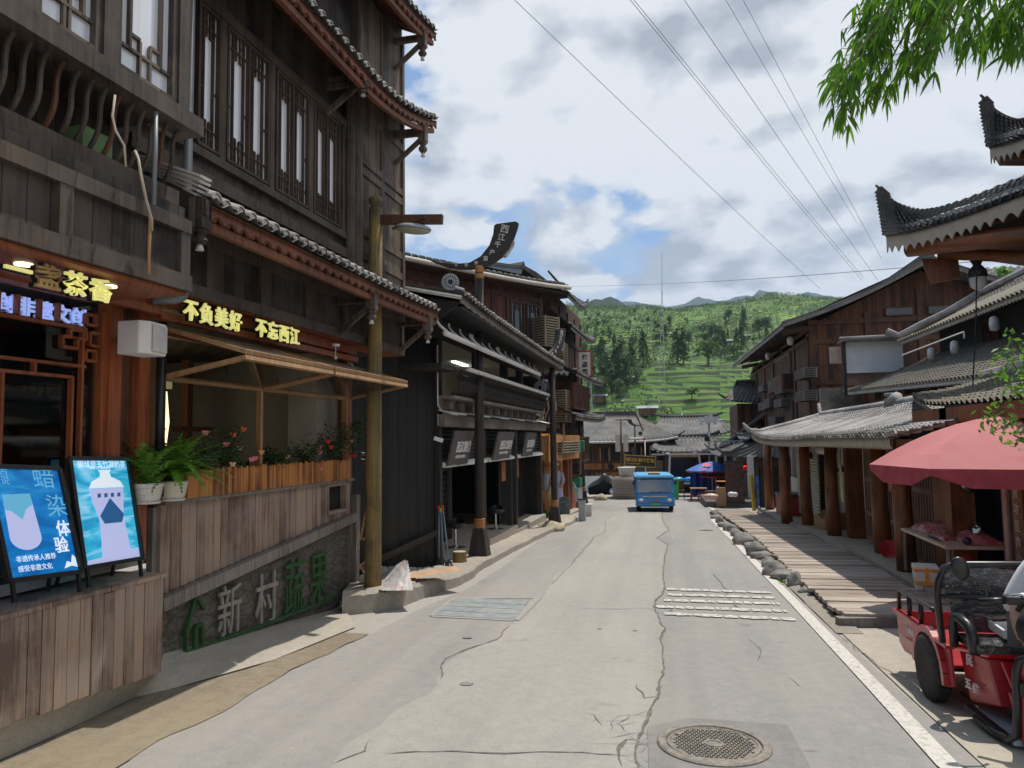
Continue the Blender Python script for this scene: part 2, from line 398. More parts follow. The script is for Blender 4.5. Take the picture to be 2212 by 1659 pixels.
M['crack']=plain('crack_shadow',(.15,.132,.112),.95,0,.4,15)
m=MB()
ys=[-40,-20,-8]+[i for i in range(-6,72,2)]+[80,100,130,170,240]
xs=[-260,-120,-60,-30,-15,-8,-4,0,4,8,15,30,60,120,260]
m.grid(lambda u,v:(xs[round(u*(len(xs)-1))],ys[round(v*(len(ys)-1))],gz(ys[round(v*(len(ys)-1))])-.004),len(xs)-1,len(ys)-1)
struct(m,'ground',M['plaza'])
def G(px,py,up=0.):
 p=at(px,py);return V((p.x,p.y,gz(p.y)+up))
def jag(pts,step=.12,amp=.03,seed=0.):
 out=[]
 for a,b in zip(pts[:-1],pts[1:]):
  n=max(1,int((b-a).length/step))
  for i in range(n):
   p=a.lerp(b,i/n);k=noise.noise_vector(p*3.1+V((seed,0,0)))+noise.noise_vector(p*9.+V((seed,5,0)))*.5
   out.append(V((p.x+k.x*amp,p.y+k.y*amp,p.z)))
 return out+[pts[-1]]
def sheet(left,right,up):
 """strip between two polylines, resampled on the same y values"""
 y0=max(min(p.y for p in left),min(p.y for p in right));y1=min(max(p.y for p in left),max(p.y for p in right))
 def X(pl,y):
  for a,b in zip(pl[:-1],pl[1:]):
   if(a.y-y)*(b.y-y)<=0 and abs(a.y-b.y)>1e-6:return a.x+(b.x-a.x)*(y-a.y)/(b.y-a.y)
  return pl[0].x if abs(pl[0].y-y)<abs(pl[-1].y-y)else pl[-1].x
 n=int((y1-y0)/.1)+1;m=MB();vs=[]
 for i in range(n+1):
  y=y0+(y1-y0)*i/n
  for k in range(5):
   f=k/4;vs.append((X(left,y)*(1-f)+X(right,y)*f,y,gz(y)+up))
 m.add(vs,[(i*5+k,i*5+k+1,(i+1)*5+k+1,(i+1)*5+k)for i in range(n)for k in range(4)])
 return m
E0=V((-4.1,-8,0));gutA=[(50,1629),(207,1549),(325,1499),(445,1474),(553,1441),(665,1400),(745,1368)]
gutB=[(265,1659),(295,1629),(362,1589),(425,1566),(525,1509),(640,1444),(735,1400),(815,1364)]
GA=[V((-4.25,-8,0)),V((-4.15,2,0))]+[G(*p)for p in gutA]
GB=[V((-3.6,-8,0)),V((-3.55,2,0))]+[G(*p)for p in gutB]
rl=GB[:-1]+[G(815,1364),G(900,1318),G(1010,1272),G(1075,1232),G(1170,1163),G(1270,1116),V((-3.2,34,0)),V((-6,40,0))]
rr=[V((2.05,-8,0)),V((1.9,3,0)),V((1.78,10,0)),V((1.84,26,0)),V((2.3,31,0)),V((2.0,34,0)),V((2.2,40,0))]
struct(sheet(rl,rr,.002),'road',M['asphalt'])
cl=[V((-1.95,-8,0)),V((-1.75,2,0))]+[G(*p)for p in[(713,1654),(750,1621),(773,1591),(815,1569),(868,1531),(928,1496),(948,1459),(968,1429),(1015,1404),(1065,1386),(1098,1359),(1135,1338),(1172,1296),(1200,1245),(1240,1213),(1268,1190),(1283,1161),(1309,1127),(1357,1093),(1362,1085)]]
cr=[V((-.35,-8,0)),V((-.3,3,0))]+[G(*p)for p in[(1377,1643),(1377,1598),(1404,1544),(1422,1505),(1428,1454),(1431,1394),(1431,1358),(1419,1325),(1413,1301),(1437,1274),(1432,1240),(1436,1200),(1443,1177),(1419,1163),(1445,1145),(1433,1129),(1429,1111),(1431,1085)]]
struct(sheet(jag(cl,.08,.05),jag(cr,.08,.035,4.),.006),'concrete_lane',M['concrete'])
struct(sheet(GA,jag(GB,.1,.05,2.),.008),'gutter',M['gutter'])
m=MB()
def crack(pts,w=.02,seed=0.,up=.010):
 pl=jag(pts,.05,.03,seed);vs=[];fs=[]
 for i,p in enumerate(pl):
  d=(pl[min(i+1,len(pl)-1)]-pl[max(i-1,0)]).normalized();sd=V((d.y,-d.x,0));ww=w*(.25+1.1*abs(noise.noise(p*4.5+V((seed,2,1)))))*min(1,min(i,len(pl)-1-i)/3+.1)
  vs+=[V((p.x,p.y,gz(p.y)+up))+sd*ww,V((p.x,p.y,gz(p.y)+up))-sd*ww]
 fs=[(2*i,2*i+1,2*i+3,2*i+2)for i in range(len(pl)-1)];m.add(vs,fs)
crack(cr[1:],.02,4.)
crack([G(*p)for p in[(1190,1265),(1240,1213),(1283,1161),(1306,1150),(1309,1127)]],.012,1.)
crack([G(*p)for p in[(830,1630),(900,1624),(1060,1630),(1250,1628),(1370,1634)]],.012,2.)
crack([G(*p)for p in[(715,1654),(790,1626),(800,1600)]],.012,8.)
crack([G(*p)for p in[(1240,1316),(1330,1317),(1400,1315),(1440,1330)]],.008,3.)
crack([G(*p)for p in[(1340,1659),(1335,1620),(1350,1600),(1375,1600)]],.02,5.)
crack([G(*p)for p in[(1375,1480),(1395,1510),(1422,1505)]],.02,6.)
crack([G(*p)for p in[(1540,1240),(1572,1275),(1575,1295),(1600,1320)]],.01,7.)
crack([G(*p)for p in[(1620,1380),(1640,1405),(1640,1430)]],.006,9.)
crack([G(*p)for p in[(1700,1462),(1720,1475),(1735,1490)]],.006,9.)
crack([G(*p)for p in[(1706,1620),(1780,1625)]],.008,10.);crack([G(*p)for p in[(1706,1620),(1712,1659)]],.008,11.)
crack([G(*p)for p in[(1950,1470),(1900,1440),(1850,1400),(1800,1365)]],.008,12.)
crack([G(*p)for p in[(950,1470),(960,1425),(1015,1402),(1070,1384),(1100,1352)]],.012,13.)
for i in range(26):
 a=G(1300+90*random.random(),1540+118*random.random());pts=[a];th=random.random()*6.3
 for k in range(3):th+=random.uniform(-.8,.8);pts.append(pts[-1]+V((math.cos(th),math.sin(th),0))*random.uniform(.05,.12))
 crack(pts,.006,i*1.7)
struct(m,'road_cracks',M['crack'])
m=MB()
for(px,py,a,b)in[(1008,1480,.1,.05),(1010,1379,.09,.04),(1450,1320,.05,.03),(1295,1360,.04,.02),(1372,1364,.04,.02)]:
 a*=.6;b*=.55;c=G(px,py,.013);m.poly([V((c.x+a*math.cos(q)*(1+.3*noise.noise(V((q*2,px,0)))),c.y+b*1.6*math.sin(q)*(1+.4*noise.noise(V((q*3,py,0)))),gz(c.y)+.013))for q in[2*PI*i/16 for i in range(16)]])
struct(m,'road_stains',M['asphaltdk'])
pl=[V((1.95,-8,0)),V((1.86,3,0))]+[G(*p)for p in[(2050,1659),(1900,1497),(1715,1302),(1650,1236),(1590,1173),(1540,1125),(1549,1107),(1538,1099),(1528,1096)]]
m=MB();vs=[]
for i,p in enumerate(pl):
 d=(pl[min(i+1,len(pl)-1)]-pl[max(i-1,0)]).normalized();sd=V((d.y,-d.x,0))*.068
 for q in(p-sd,p+sd):vs.append((q.x,q.y,gz(q.y)+.014))
m.add(vs,[(2*i,2*i+1,2*i+3,2*i+2)for i in range(len(pl)-1)])
struct(m,'edge_line',M['line'])
m=MB()
rows=[((1440,1274),(1668,1282)),((1443,1286),(1677,1293)),((1434,1298),(1687,1306)),((1417,1312),(1703,1322)),((1434,1327),(1722,1340))]
for r_,(a,b)in enumerate(rows):
 a,b=G(*a),G(*b);n=26;i=0
 while i<n:
  ln=random.choice([2,3,4,6]if r_ in(0,4,1)else[1,2,2,4]);j=min(n,i+ln)
  if not(r_ in(2,3)and random.random()<.3 and i>n*.45):
   p,q=a.lerp(b,i/n),a.lerp(b,(j-.3)/n);k=8;hw=.10
   top=[V((p.lerp(q,f/k).x,p.lerp(q,f/k).y+hw*(1-.35*random.random())*(1 if 0<f<k else .6),0))for f in range(k+1)]
   bot=[V((p.lerp(q,f/k).x,p.lerp(q,f/k).y-hw*(1-.35*random.random())*(1 if 0<f<k else .6),0))for f in range(k,-1,-1)]
   m.poly([V((v.x,v.y,gz(v.y)+.014))for v in top+bot])
  i=j
struct(m,'speed_marking',M['mark'])
m=MB();c=G(1542,1612)
m.poly([V((x,y,gz(y)+.010))for x,y in[(c.x-.4,c.y-.8),(c.x+.56,c.y-.8),(c.x+.53,c.y+.47),(c.x-.15,c.y+.5),(c.x-.43,c.y+.25)]])
struct(m,'asphalt_patch',M['asphaltdk'])
M['iron']=plain('dusty_cast_iron',(.21,.19,.165),.7,.15,.4,30,.4,(.33,.27,.19))
mh=thing('manhole_cover','round cast iron manhole cover with dimpled top set in the near road','manhole cover',(c.x,c.y,gz(c.y)+.006))
mh.rotation_euler.x=-math.atan(SLOPE)
rad=.365
m=MB();m.lathe([(rad,0),(rad,.012),(rad-.012,.02),(rad-.055,.02),(rad-.06,.01),(rad-.062,.004)],n=56);m.build('frame',M['iron'],mh)
m=MB();m.lathe([(rad-.066,.002),(rad-.07,.014),(rad-.085,.016),(rad-.09,.010),(.062,.010),(.06,.016),(.045,.016),(.043,.010),(0,.010)],n=56)
for i in range(-9,10):
 for j in range(-9,10):
  x,y=i*.029+(.0145 if j%2 else 0),j*.029
  if .075<math.hypot(x,y)<rad-.105:m.prism([(x-.011,y,.0095),(x,y-.006,.0095),(x+.011,y,.0095),(x,y+.006,.0095)],(0,0,.008))
m.build('cover',M['iron'],mh)
gp=[G(*p)for p in[(935,1332),(1112,1341),(1162,1293),(985,1293)]]
gc=sum(gp,V())/4
dp=thing('drain_plate','rectangular grey steel drain plate let into the road left of the lane','drain cover',gc)
m=MB();e1,e2=(gp[1]-gp[0]),(gp[3]-gp[0])
for i in range(4):
 a=gp[0]+e2*(i/4+.008)-gc;b=a+e1;q=e2*(.25-.016)
 m.prism([a,b,b+q,a+q],(0,0,.016))
M['plate']=plain('worn_steel_plate',(.27,.30,.31),.6,.25,.25,7,.3,(.36,.33,.28))
m.build('plate',M['plate'],dp)
m=MB();o_=[gp[0],gp[1],gp[2],gp[3]]
for i in range(4):m.bar(o_[i]-gc+V((0,0,.006)),o_[(i+1)%4]-gc+V((0,0,.006)),.10,.012)
m.build('rim',M['concrete'],dp)
def W1(px,py,o):s,z=B1.loc(px,py,o);return B1.xf(o,s,z)
inn=[B1.xf(.26,-9.5,.35),W1(0,1562,.28),W1(345,1447,.28),W1(352,1412,-.02),W1(540,1363,-.02),W1(738,1312,-.02)]
out=[V((-4.2,0,0)),G(130,1587),G(290,1510),G(380,1488),G(590,1428),G(768,1356)]
m=MB()
def apr(u,v):
 k=u*5;i=min(4,int(k));f=k-i;a=inn[i].lerp(inn[i+1],f);b=out[i].lerp(out[i+1],f);b=V((b.x,b.y,gz(b.y)+.011))
 p=a.lerp(b,v);w=math.sin(PI*v);p.z+=w*.04*noise.noise(p*1.7)+w*.012*noise.noise(p*7)+.02*w
 return p
m.grid(apr,120,16);struct(m,'pavement_apron',M['apron'],smooth=True)
front=[G(742,1318),G(800,1312),G(868,1303),G(905,1290),G(1000,1262),G(1045,1228),G(1110,1192),G(1190,1152),G(1235,1133),G(1268,1113)]
front=[p+V((.12,-.30,.01))*f for p,f in zip(front,(1,1,.9,.5,.1,0,0,0,0,0))]
back=[V((-4.2,9.75,0)),V((-4.3,10.9,0)),V((-3.95,10.95,0)),V((-3.75,11.3,0)),V((-3.68,12.2,0)),V((-3.66,13.4,0)),V((-3.62,15.4,0)),V((-3.55,20.6,0)),V((-3.5,23.8,0)),V((-3.3,29.,0))]
hts=[.27,.27,.27,.22,.15,.13,.13,.12,.12,.12]
m=MB();n=90;prof=[(0,-.02),(0.01,.8),(.06,1.),(.5,1.),(1,1.)];vs=[]
for i in range(n+1):
 k=i/n*9;j=min(8,int(k));f=k-j;a=front[j].lerp(front[j+1],f);b=back[j].lerp(back[j+1],f);h=hts[j]*(1-f)+hts[j+1]*f
 a=a+V((.05*noise.noise(a*2),.0,0));h*=1+.18*noise.noise(a*1.3)-(.07 if int(i/7)!=int((i-1)/7)else 0)
 for(q,z)in prof:p=a.lerp(b,q);vs.append((p.x,p.y,gz(p.y)+z*h+.01*noise.noise(p*6)))
w=len(prof);m.add(vs,[(i*w+k,i*w+k+1,(i+1)*w+k+1,(i+1)*w+k)for i in range(n)for k in range(w-1)])
m.poly([V(vs[k])for k in range(w)]+[back[0]])
struct(m,'kerb',M['kerb'])
M['intwall']=plain('dim_plaster',(.34,.31,.27),.85,0,.12,2.)
M['winframe']=wood('window_frame_wood',(.022,.013,.009),(.085,.05,.034),0)
th=thing('tea_house','tall dark timber tea house with lattice windows and white tipped eaves, nearest on the left','house',(B1.o.x,B1.o.y,0),-B1.a)
M['boxa']=plain('cream_box',(.5,.47,.36),.7);M['boxb']=plain('taupe_box',(.22,.19,.16),.7);M['orangef0']=plain('amber_glaze',(.45,.22,.05),.3)
def leaf0(mm,p,d,l,w):
 d=V(d).normalized();sd_=d.cross(V((random.uniform(-1,1),random.uniform(-1,1),1))).normalized();p=V(p);a=p+d*l*.45;q=p+d*l-V((0,0,.2*l));mm.add([p,a+sd_*w/2,q,a-sd_*w/2],[(0,1,2,3)])
def L1(px,py,o):s,z=B1.loc(px,py,o);return V((o,s,z))
EX=.90;SE=1.42
m=MB()
m.box(-6,-9,3.13,.26,1.33,9.6)
m.box(-6,-9,3.0,-.0,.25,3.13);m.box(.26,-.25,3.62,.34,1.33,9.6)
m.build('upper_wall',M['dark'],th)
m=MB()
for z0,z1,o in((4.18,4.30,.33),(4.43,4.51,.32),(5.88,5.99,.32),(3.99,4.08,.31)):m.box(.26,-4.25,z0,o,-.30,z1)
for s in(-3.55,-3.06,-2.215,-1.385,-.55):m.box(.26,s-.04,4.51,.305,s+.04,5.88)
for s in(-3.7,-2.5,-1.4):m.box(.26,s-.04,4.08,.305,s+.04,4.18)
m.tube([(.33,-.44,4.0),(.33,-.44,6.4)],.07,10);m.tube([(.35,-.3,3.9),(.35,-.3,6.4)],.05,10)
m.build('wall_frame',M['darkbeam'],th)
m=MB()
m.box(.34,-.24,3.7,.355,1.325,8.0)
m.build('corner_panel',M['weath'],th)
m=MB()
for s in(-.21,.5,1.28):m.box(.355,s-.035,3.72,.385,s+.045,8.0)
for z in(4.3,4.62,5.45,5.6,6.3):m.box(.355,-.175,z-.05,.38,1.245,z+.05)
m.build('corner_frame',M['weath'],th)
for(a,b,lv)in((-3.44,-3.11,1),(-3.01,-2.28,2),(-2.15,-1.44,2),(-1.33,-.67,2)):
 lattice(th,a,b,4.53,5.87,.263,M['winframe'],M['curtain'],lv,fw=.03,bw=.013,style=0,dep=.05)
m=MB();m.box(.0,-4.22,3.14,.33,1.31,3.68);m.box(.26,-4.22,3.68,.33,1.31,4.0);m.build('jetty_band',M['dark'],th)
m=MB();m.box(.33,-4.24,3.12,.37,1.34,3.23);m.box(.33,-4.24,3.62,.37,1.34,3.72)
for s in(-4.15,-3.3,-2.45,-1.55,-.6,.35,1.29):m.box(.33,s-.05,3.23,.365,s+.05,3.62)
m.box(-.02,1.31,3.12,.365,1.34,3.72)
m.build('jetty_frame',M['darkbeam'],th)
m=MB();m.box(-.0,-4.22,3.112,.33,1.31,3.138);m.box(-.0,-9,2.955,.88,-4.28,2.975);m.build('soffit',M['redwood'],th)
m=MB();m.box(.26,-9,2.98,.86,-4.30,3.62);m.box(.26,-9,4.30,.84,-4.33,7.2);m.build('balcony_wall',M['dark'],th)
m=MB()
m.box(.86,-9,2.98,.92,-4.28,3.1);m.box(.86,-9,3.42,.91,-4.28,3.52);m.box(.26,-9,3.64,.80,-4.29,3.76);m.box(.80,-9,4.17,.99,-4.27,4.30)
for s in(-8.2,-7.3,-6.4,-5.42,-4.34):m.box(.86,s-.05,3.1,.905,s+.05,3.42)
for s in(-7.7,-6.75,-5.74,-5.12,-4.40):m.box(.84,s-.055,4.30,.91,s+.055,7.2)
m.build('balcony_frame',M['darkbeam'],th)
for i in range(36):
 s=-4.42-i*.115;m=MB()
 pts=[(.74+.16*(k/10)+.026*math.sin(2*PI*k/10-.5),s,3.74+.45*k/10)for k in range(11)]
 for p,q in zip(pts[:-1],pts[1:]):m.bar(p,q,.026,.02,(1,0,0))
 m.build('baluster',M['brownbeam']if i%4==1 else M['darkbeam'],th)
for(a,b)in((-7.65,-6.81),(-6.69,-5.80),(-5.68,-5.18),(-5.06,-4.46)):
 lattice(th,a,b,4.34,6.6,.845,M['weath'],M['curtain'],1,fw=.05,bw=.022,style=1,dep=.05)
m=MB()
m.box(.14,-9,2.935,.22,-3.74,3.0);m.box(.14,-3.74,2.90,.22,.05,2.965);m.box(.06,-9,3.0,.2,.05,3.108)
m.box(-.06,-4.12,.9,.06,-3.99,3.0);m.box(-.06,-3.80,.9,.06,-3.67,3.0);m.box(-.06,.08,1.3,.05,.2,3.0)
m.box(-.03,-3.60,2.80,.05,.08,2.865)
m.build('shop_frame',M['redwood'],th)
m=MB();m.box(-.1,-3.98,.9,-.02,-3.81,3.0);m.build('shop_wall',M['brownbeam'],th);m=MB();m.box(-.09,.22,.6,-.0,.32,3.11);m.build('corner_post',M['weath'],th)
sw=thing('carved_shop_window',None,None);sw.parent=th;del sw
for o_ in[q for q in COL.objects if q.name=='carved_shop_window']:bpy.data.objects.remove(o_)
m=MB();T=.022
def hb(a,b,z):m.box(-.03,a,z-T/2,.012,b,z+T/2)
def vb(s,c,d):m.box(-.03,s-T/2,c,.010,s+T/2,d)
vb(-4.15,.95,2.9);m.box(-.05,-4.17,.95,.03,-4.12,2.9)
for s in(-6.8,-5.45):m.box(-.05,s-.03,.95,.03,s+.03,2.9)
hb(-9,-4.3,2.74);hb(-9,-4.3,2.45);vb(-4.33,.95,2.76);vb(-4.75,2.36,2.45);hb(-5.3,-4.42,2.36);vb(-4.42,1.0,2.36);vb(-5.0,1.0,2.36)
for s in(-5.2,-5.05,-4.9,-4.72,-4.56):vb(s,2.76,2.9)
for(a,b,c,d)in((-4.30,-4.2,2.78,2.86),(-4.26,-4.16,2.62,2.72),(-4.45,-4.3,2.66,2.72),(-4.3,-4.2,2.5,2.58),(-4.52,-4.38,2.58,2.66)):
 hb(a,b,c);hb(a,b,d);vb(a,c,d);vb(b,c,d)
hb(-4.42,-4.33,1.45);hb(-4.3,-4.17,1.72);hb(-5.1,-5.0,1.45)
w_=m.build('window',M['redwood'],th);m=MB();m.box(-.042,-9,.95,-.036,-4.16,2.9);m.build('pane',M['glass'],w_)
m=MB();m.box(-4.2,-9,.82,-.1,.2,.9);m.box(-4.2,-9,3.06,-4.1,.2,0.9);m.box(-4.1,.1,.9,-.12,.2,3.0)
m.box(-4.1,-3.95,.9,-.3,-3.85,3.0);m.box(-.6,-.32,.9,-.2,.1,3.0);m.build('interior_wall',M['intwall'],th)
m=MB()
for i in range(9):
 for j in range(8):m.box(-3.0,-8.4+i*.42,.95+j*.2,-2.7,-8.04+i*.42,1.11+j*.2)
m.build('display_rack',M['black'],th)
m=MB()
m.box(-2.4,-8.5,2.71,-2.35,-.5,2.74)
for i in range(13):m.box(-2.4,-8.4+i*.36,2.52,-2.34,-8.1+i*.36,2.7)
for i in range(9):m.box(-2.0,-3.5+i*.30,2.55,-1.94,-3.26+i*.30,2.72)
m.build('valance',emit('backlit_cream',(.60,.52,.30),.22),th)
m=MB();m.lathe([(.001,1.75),(.16,1.8),(.19,2.1),(.16,2.45),(.001,2.5)],(-1.5,-1.75,0),14);m.build('paper_lamp',emit('lit_paper',(.95,.78,.42),1.6),th,smooth=True)
m=MB();m.box(-1.5,-3.0,.9,-.9,-.6,1.55);m.box(-2.6,-1.45,.9,-2.5,-.9,2.9);m.box(-1.7,-1.0,.9,-1.6,-.9,2.9);m.box(-1.72,-1.4,2.0,-1.58,-.5,2.06);m.build('counter',M['brownbeam'],th)
m=MB();m.box(-1.6,-6.4,.9,-.3,-4.25,1.52);m.build('display_table',plain('green_cloth',(.03,.16,.13),.8),th)
for k in range(7):m=MB();m.box(-.9,-5.02,1.54+k*.085,-.6,-4.82,1.605+k*.085);m.build('paper_box',M['boxa' if k%2 else 'boxb'],th)
m=MB();m.box(-1.3,-4.95,1.52,-1.1,-4.7,2.2);m.build('wooden_case',M['tanframe'],th)
m=MB()
for k in range(150):f=random.random();leaf0(m,(-.75+random.gauss(0,.12),-4.48+random.gauss(0,.13),1.5+.85*f),(random.uniform(-1,1),random.uniform(-1,1),random.uniform(-.1,.5)),.16,.03)
m.build('indoor_bamboo',M['fern'],th)
m=MB();m.lathe([(.10,0),(.13,.2),(.11,.24)],(-.7,-4.5,1.52),14);m.build('vase',M['orangef0'],th)
m=MB()
for k in range(26):a=random.random()*6.28;leaf0(m,(-.9+.05*math.cos(a),-1.0+.08*math.sin(a),1.25),(math.cos(a),math.sin(a),1.6),random.uniform(.4,.7),.14)
m.build('broad_leaf_plant',M['leaf'],th)
def eave_roof(z0,s0,up,zwall,rows,courses,name,o_e=EX,o_w=.27,upr=.45):
 def eave(u):s=s0+(SE-s0)*u;c=max(0,(u-(1-upr))/upr);return V((o_e,s,z0+up*c*c))
 def top(u):s=s0+(SE-s0)*u;c=max(0,(u-(1-upr))/upr);return V((o_w,s,zwall+up*.6*c*c))
 r=roof_mesh(lambda u:eave(u)+V((0,0,.03)),top,rows,courses,.03,.022,.02).build('roof',M['tile'],th,smooth=False)
 caps_mesh(lambda u:eave(u)+V((.0,0,.055)),rows,(1,0,0),.062,.15).build('tile_ends',[M['tilelt'],M['white']],r)
 fascia_mesh(lambda u:eave(u)+V((-.03,0,.025)),rows,.125,.03,(1,0,0),.05).build('eave_board',M['eavewood'],r)
 mm=MB();n=30
 for i in range(n):
  a,b=eave(i/n),eave((i+1)/n);mm.bar(a+V((-.1,0,-.13)),b+V((-.1,0,-.13)),.06,.07)
 for i in range(rows):e,t_=eave((i+.5)/rows),top((i+.5)/rows);mm.bar(e+V((-.06,0,-.06)),t_+V((0,0,-.09)),.055,.05)
 mm.build('rafters',M['eavewood'],r)
 return eave
e1=eave_roof(3.71,-4.0,.03,4.06,30,4,'lower')
e2=eave_roof(6.24,-4.24,.48,6.7,31,4,'upper')
e3=eave_roof(7.78,-4.24,.34,8.2,31,4,'top')
m=MB()
for i in range(5):m.bar((.27,-4.0-.03*i,4.08+.02*i),(.80+.03*i,-4.02-.03*i,3.80+.025*i),.13,.02)
m.build('end_tiles',M['white'],th)
m=MB();m.prism([(.27,-4.08,4.06),(.88,-4.08,3.76),(.88,-4.08,3.64),(.7,-4.08,3.71),(.5,-4.08,3.77),(.27,-4.08,3.83)],(0,.04,0));m.build('barge_board',M['darkbeam'],th)
for(x,y,a,b,w)in((.8,-4.04,3.78,3.36,.32),(.8,-.81,3.68,3.26,.36),(.8,1.16,3.70,3.27,.36),(.8,-1.05,6.30,6.0,.31),(.8,1.0,6.56,6.02,.36),(.8,1.0,8.0,7.5,.36)):
 pendant_mesh(x,y,a,b,.06,w).build('pendant_post',[M['weath'],M['white']],th)
M['pipegrey']=plain('weathered_grey_pipe',(.17,.19,.21),.5,.1,.2,6)
m=MB();m.tube([(.40,-3.68,9.0),(.40,-3.68,3.16),(.39,-3.70,3.08),(.36,-3.75,3.05),(.24,-3.88,3.03)],.038,10);m.build('downpipe',M['pipegrey'],th,smooth=True)
m=MB();m.tube([(.1,-3.58,2.9),(.1,-3.58,1.4)],.04,10);m.build('drainpipe',M['dkmetal'],th,smooth=True)
m=MB();M['hose']=plain('pale_hose',(.42,.36,.29),.7);m.tube([(.96,-4.75,4.16),(.95,-4.74,3.5)],.016,8);m.build('waterpipe',M['pipegrey'],th,smooth=True)
for s in(-4.74,-5.42):m=MB();m.lathe([(.05,2.945),(.05,2.955)],(.6,s,0),16);m.build('downlight',emit('warm_downlight',(1,.82,.5),4.),th)
m=MB();m.tube([(.97,-4.95,3.80),(1.04,-5.0,3.72),(1.06,-5.0,3.62),(1.05,-4.93,3.46),(1.02,-4.84,3.36),(.99,-4.8,3.30)],.010,8);tag(m.build('hose',M['hose'],None,smooth=True,loc=th.location,rz=-B1.a),'pale curved hose end hanging over the balcony edge beside the dry vine','hose')
m=MB();m.tube([(1.0,-5.17,4.08),(1.01,-5.2,3.93),(1.02,-5.18,3.84),(1.06,-5.15,3.75),(1.06,-5.13,3.62)],.008,8);tag(m.build('rope',M['hose'],None,smooth=True,loc=th.location,rz=-B1.a),'short knotted rope dangling from the balcony rail','rope')
m=MB();m.tube([(.99,-4.82,3.4),(.97,-4.8,3.2),(.965,-4.79,3.0)],.012,6);tag(m.build('vine_cord',M['tanframe'],None,smooth=True,loc=th.location,rz=-B1.a),'thin brown cord hanging down the panelled band below the balcony','cord')
m=MB();m.box(.42,-5.02,3.77,.62,-4.76,4.0);tag(m.build('crate',plain('pale_green_plastic',(.20,.36,.15),.5),None,bev=.01,loc=th.location,rz=-B1.a),'pale green plastic crate standing behind the curved balcony balusters','crate')
pw=thing('parapet_wall','faded plank parapet under the tea house window, standing on a dark rubble stone base','wall',(B1.o.x,B1.o.y,0),-B1.a)
m=MB();s=-3.45
def ledge(s):return .53+(s+3.44)*.0935
while s<.2:
 w_=random.uniform(.10,.135);e=min(s+w_-.008,.22)
 if not(-2.40<s+w_*.5<-2.33 or-2.29<s+w_*.5<-2.23 or-.40<s+w_*.5<.08):m.box(-.05,s,ledge(s)+.02,.02+random.uniform(0,.008),e,1.315)
 elif s>-.6:m.box(-.05,s,ledge(s)+.02,.018,e,.93)
 s+=w_
m.build('planks',M['fence'],pw)
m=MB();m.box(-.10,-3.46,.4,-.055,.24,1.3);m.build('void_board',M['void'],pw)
m=MB()
for(a,b,c,d)in((-.45,-.40,.92,1.31),(.07,.12,.92,1.31),(-.40,.07,.92,.96),(-.40,.07,1.27,1.31)):m.box(-.05,a,c,.035,b,d)
m.build('hatch_frame',M['fence'],pw)
m=MB();m.bar((.04,-3.5,ledge(-3.5)-.05),(.04,.27,ledge(.27)-.05),.14,.11);m.bar((.01,-3.46,1.335),(.01,.25,1.335),.14,.035);m.build('ledge_beam',M['greywood'],pw)
t=NT('rubble_stone');co=t.co();mv=t.mapv(co,(1.,2.6,6.5));vo=t.n('TexVoronoi',{'Scale':1.5,'Randomness':.9},feature='DISTANCE_TO_EDGE');wob=t.noise(co,5,4,.6)
mv2=t.n('VectorMath',{0:mv,1:t.n('CombineXYZ',{0:wob,1:wob,2:wob})},operation='ADD');t.set(vo.inputs['Vector'],mv2);vc=t.n('TexVoronoi',{'Scale':1.5,'Randomness':.9});t.set(vc.inputs['Vector'],mv2)
j=t.ramp(vo.outputs[0],[(0.,0.),(.10,1.)]);fine=t.noise(co,22,6,.7)
c_=t.mix(.55,t.ramp(fine,[(.3,(.10,.09,.078)),(.75,(.26,.24,.21))]),t.mix(.75,vc.outputs['Color'],(.2,.18,.155)),'MULTIPLY')
c_=t.mix(.5,c_,t.ramp(fine,[(.3,(.09,.082,.07)),(.75,(.24,.22,.19))]));c_=t.mix(j,(.075,.067,.058),c_)
M['rubble']=t.fin(c_,.92,t.math('ADD',t.math('MULTIPLY',j,.35),fine),.8,.025)
m=MB()
def rub(u,v):
 s=-3.45+3.70*u;zb=.05+(s+3.4)*-.105-.12;zt=ledge(s)-.1;z=zb+(zt-zb)*v
 return V((-.02+.02*noise.noise(V((s*3,z*9,0)))+.012*noise.noise(V((s*9,z*20,3))),s,z))
m.grid(rub,150,34);m.build('stone_base',M['rubble'],pw,smooth=True)
m=MB();m.bar((.03,.30,-.32),(.03,.34,1.12),.11,.12,(1,0,0));m.bar((-.02,.26,-.32),(-.02,.26,.85),.1,.1,(1,0,0));m.bar((-.04,-3.46,.0),(-.04,-3.46,1.3),.1,.06,(1,0,0));m.build('end_post',M['greywood'],pw)
M['signwhite']=plain('chalk_white_letters',(.27,.255,.22),.9,0,.2,18);M['signgreen']=plain('green_letters',(.022,.08,.02),.8,0,.35,14)
ps=thing('painted_wall_sign','white and green painted characters with a green house outline along the rubble wall','sign',B1.xf(.02,-1.8,.2),-B1.a)
def lz(s,f):zb=.02-(s+3.14)*.09;return zb+f
def chars(ch,sa,sb,za,zb,mat):
 mm=MB();mm.text(ch,(zb-za)*1.12,(.0,sa+1.8-.02,za-.2+.02),(0,1,0),(0,0,1),.010,.0,(sb-sa)/(zb-za)*.92);mm.build('character',mat,ps)
chars('新',-2.62,-2.22,-.02,.46,M['signwhite']);chars('村',-1.98,-1.55,-.08,.46,M['signwhite'])
chars('蔬',-1.42,-.96,-.08,.52,M['signgreen']);chars('果',-.85,-.38,-.08,.52,M['signgreen'])
m=MB()
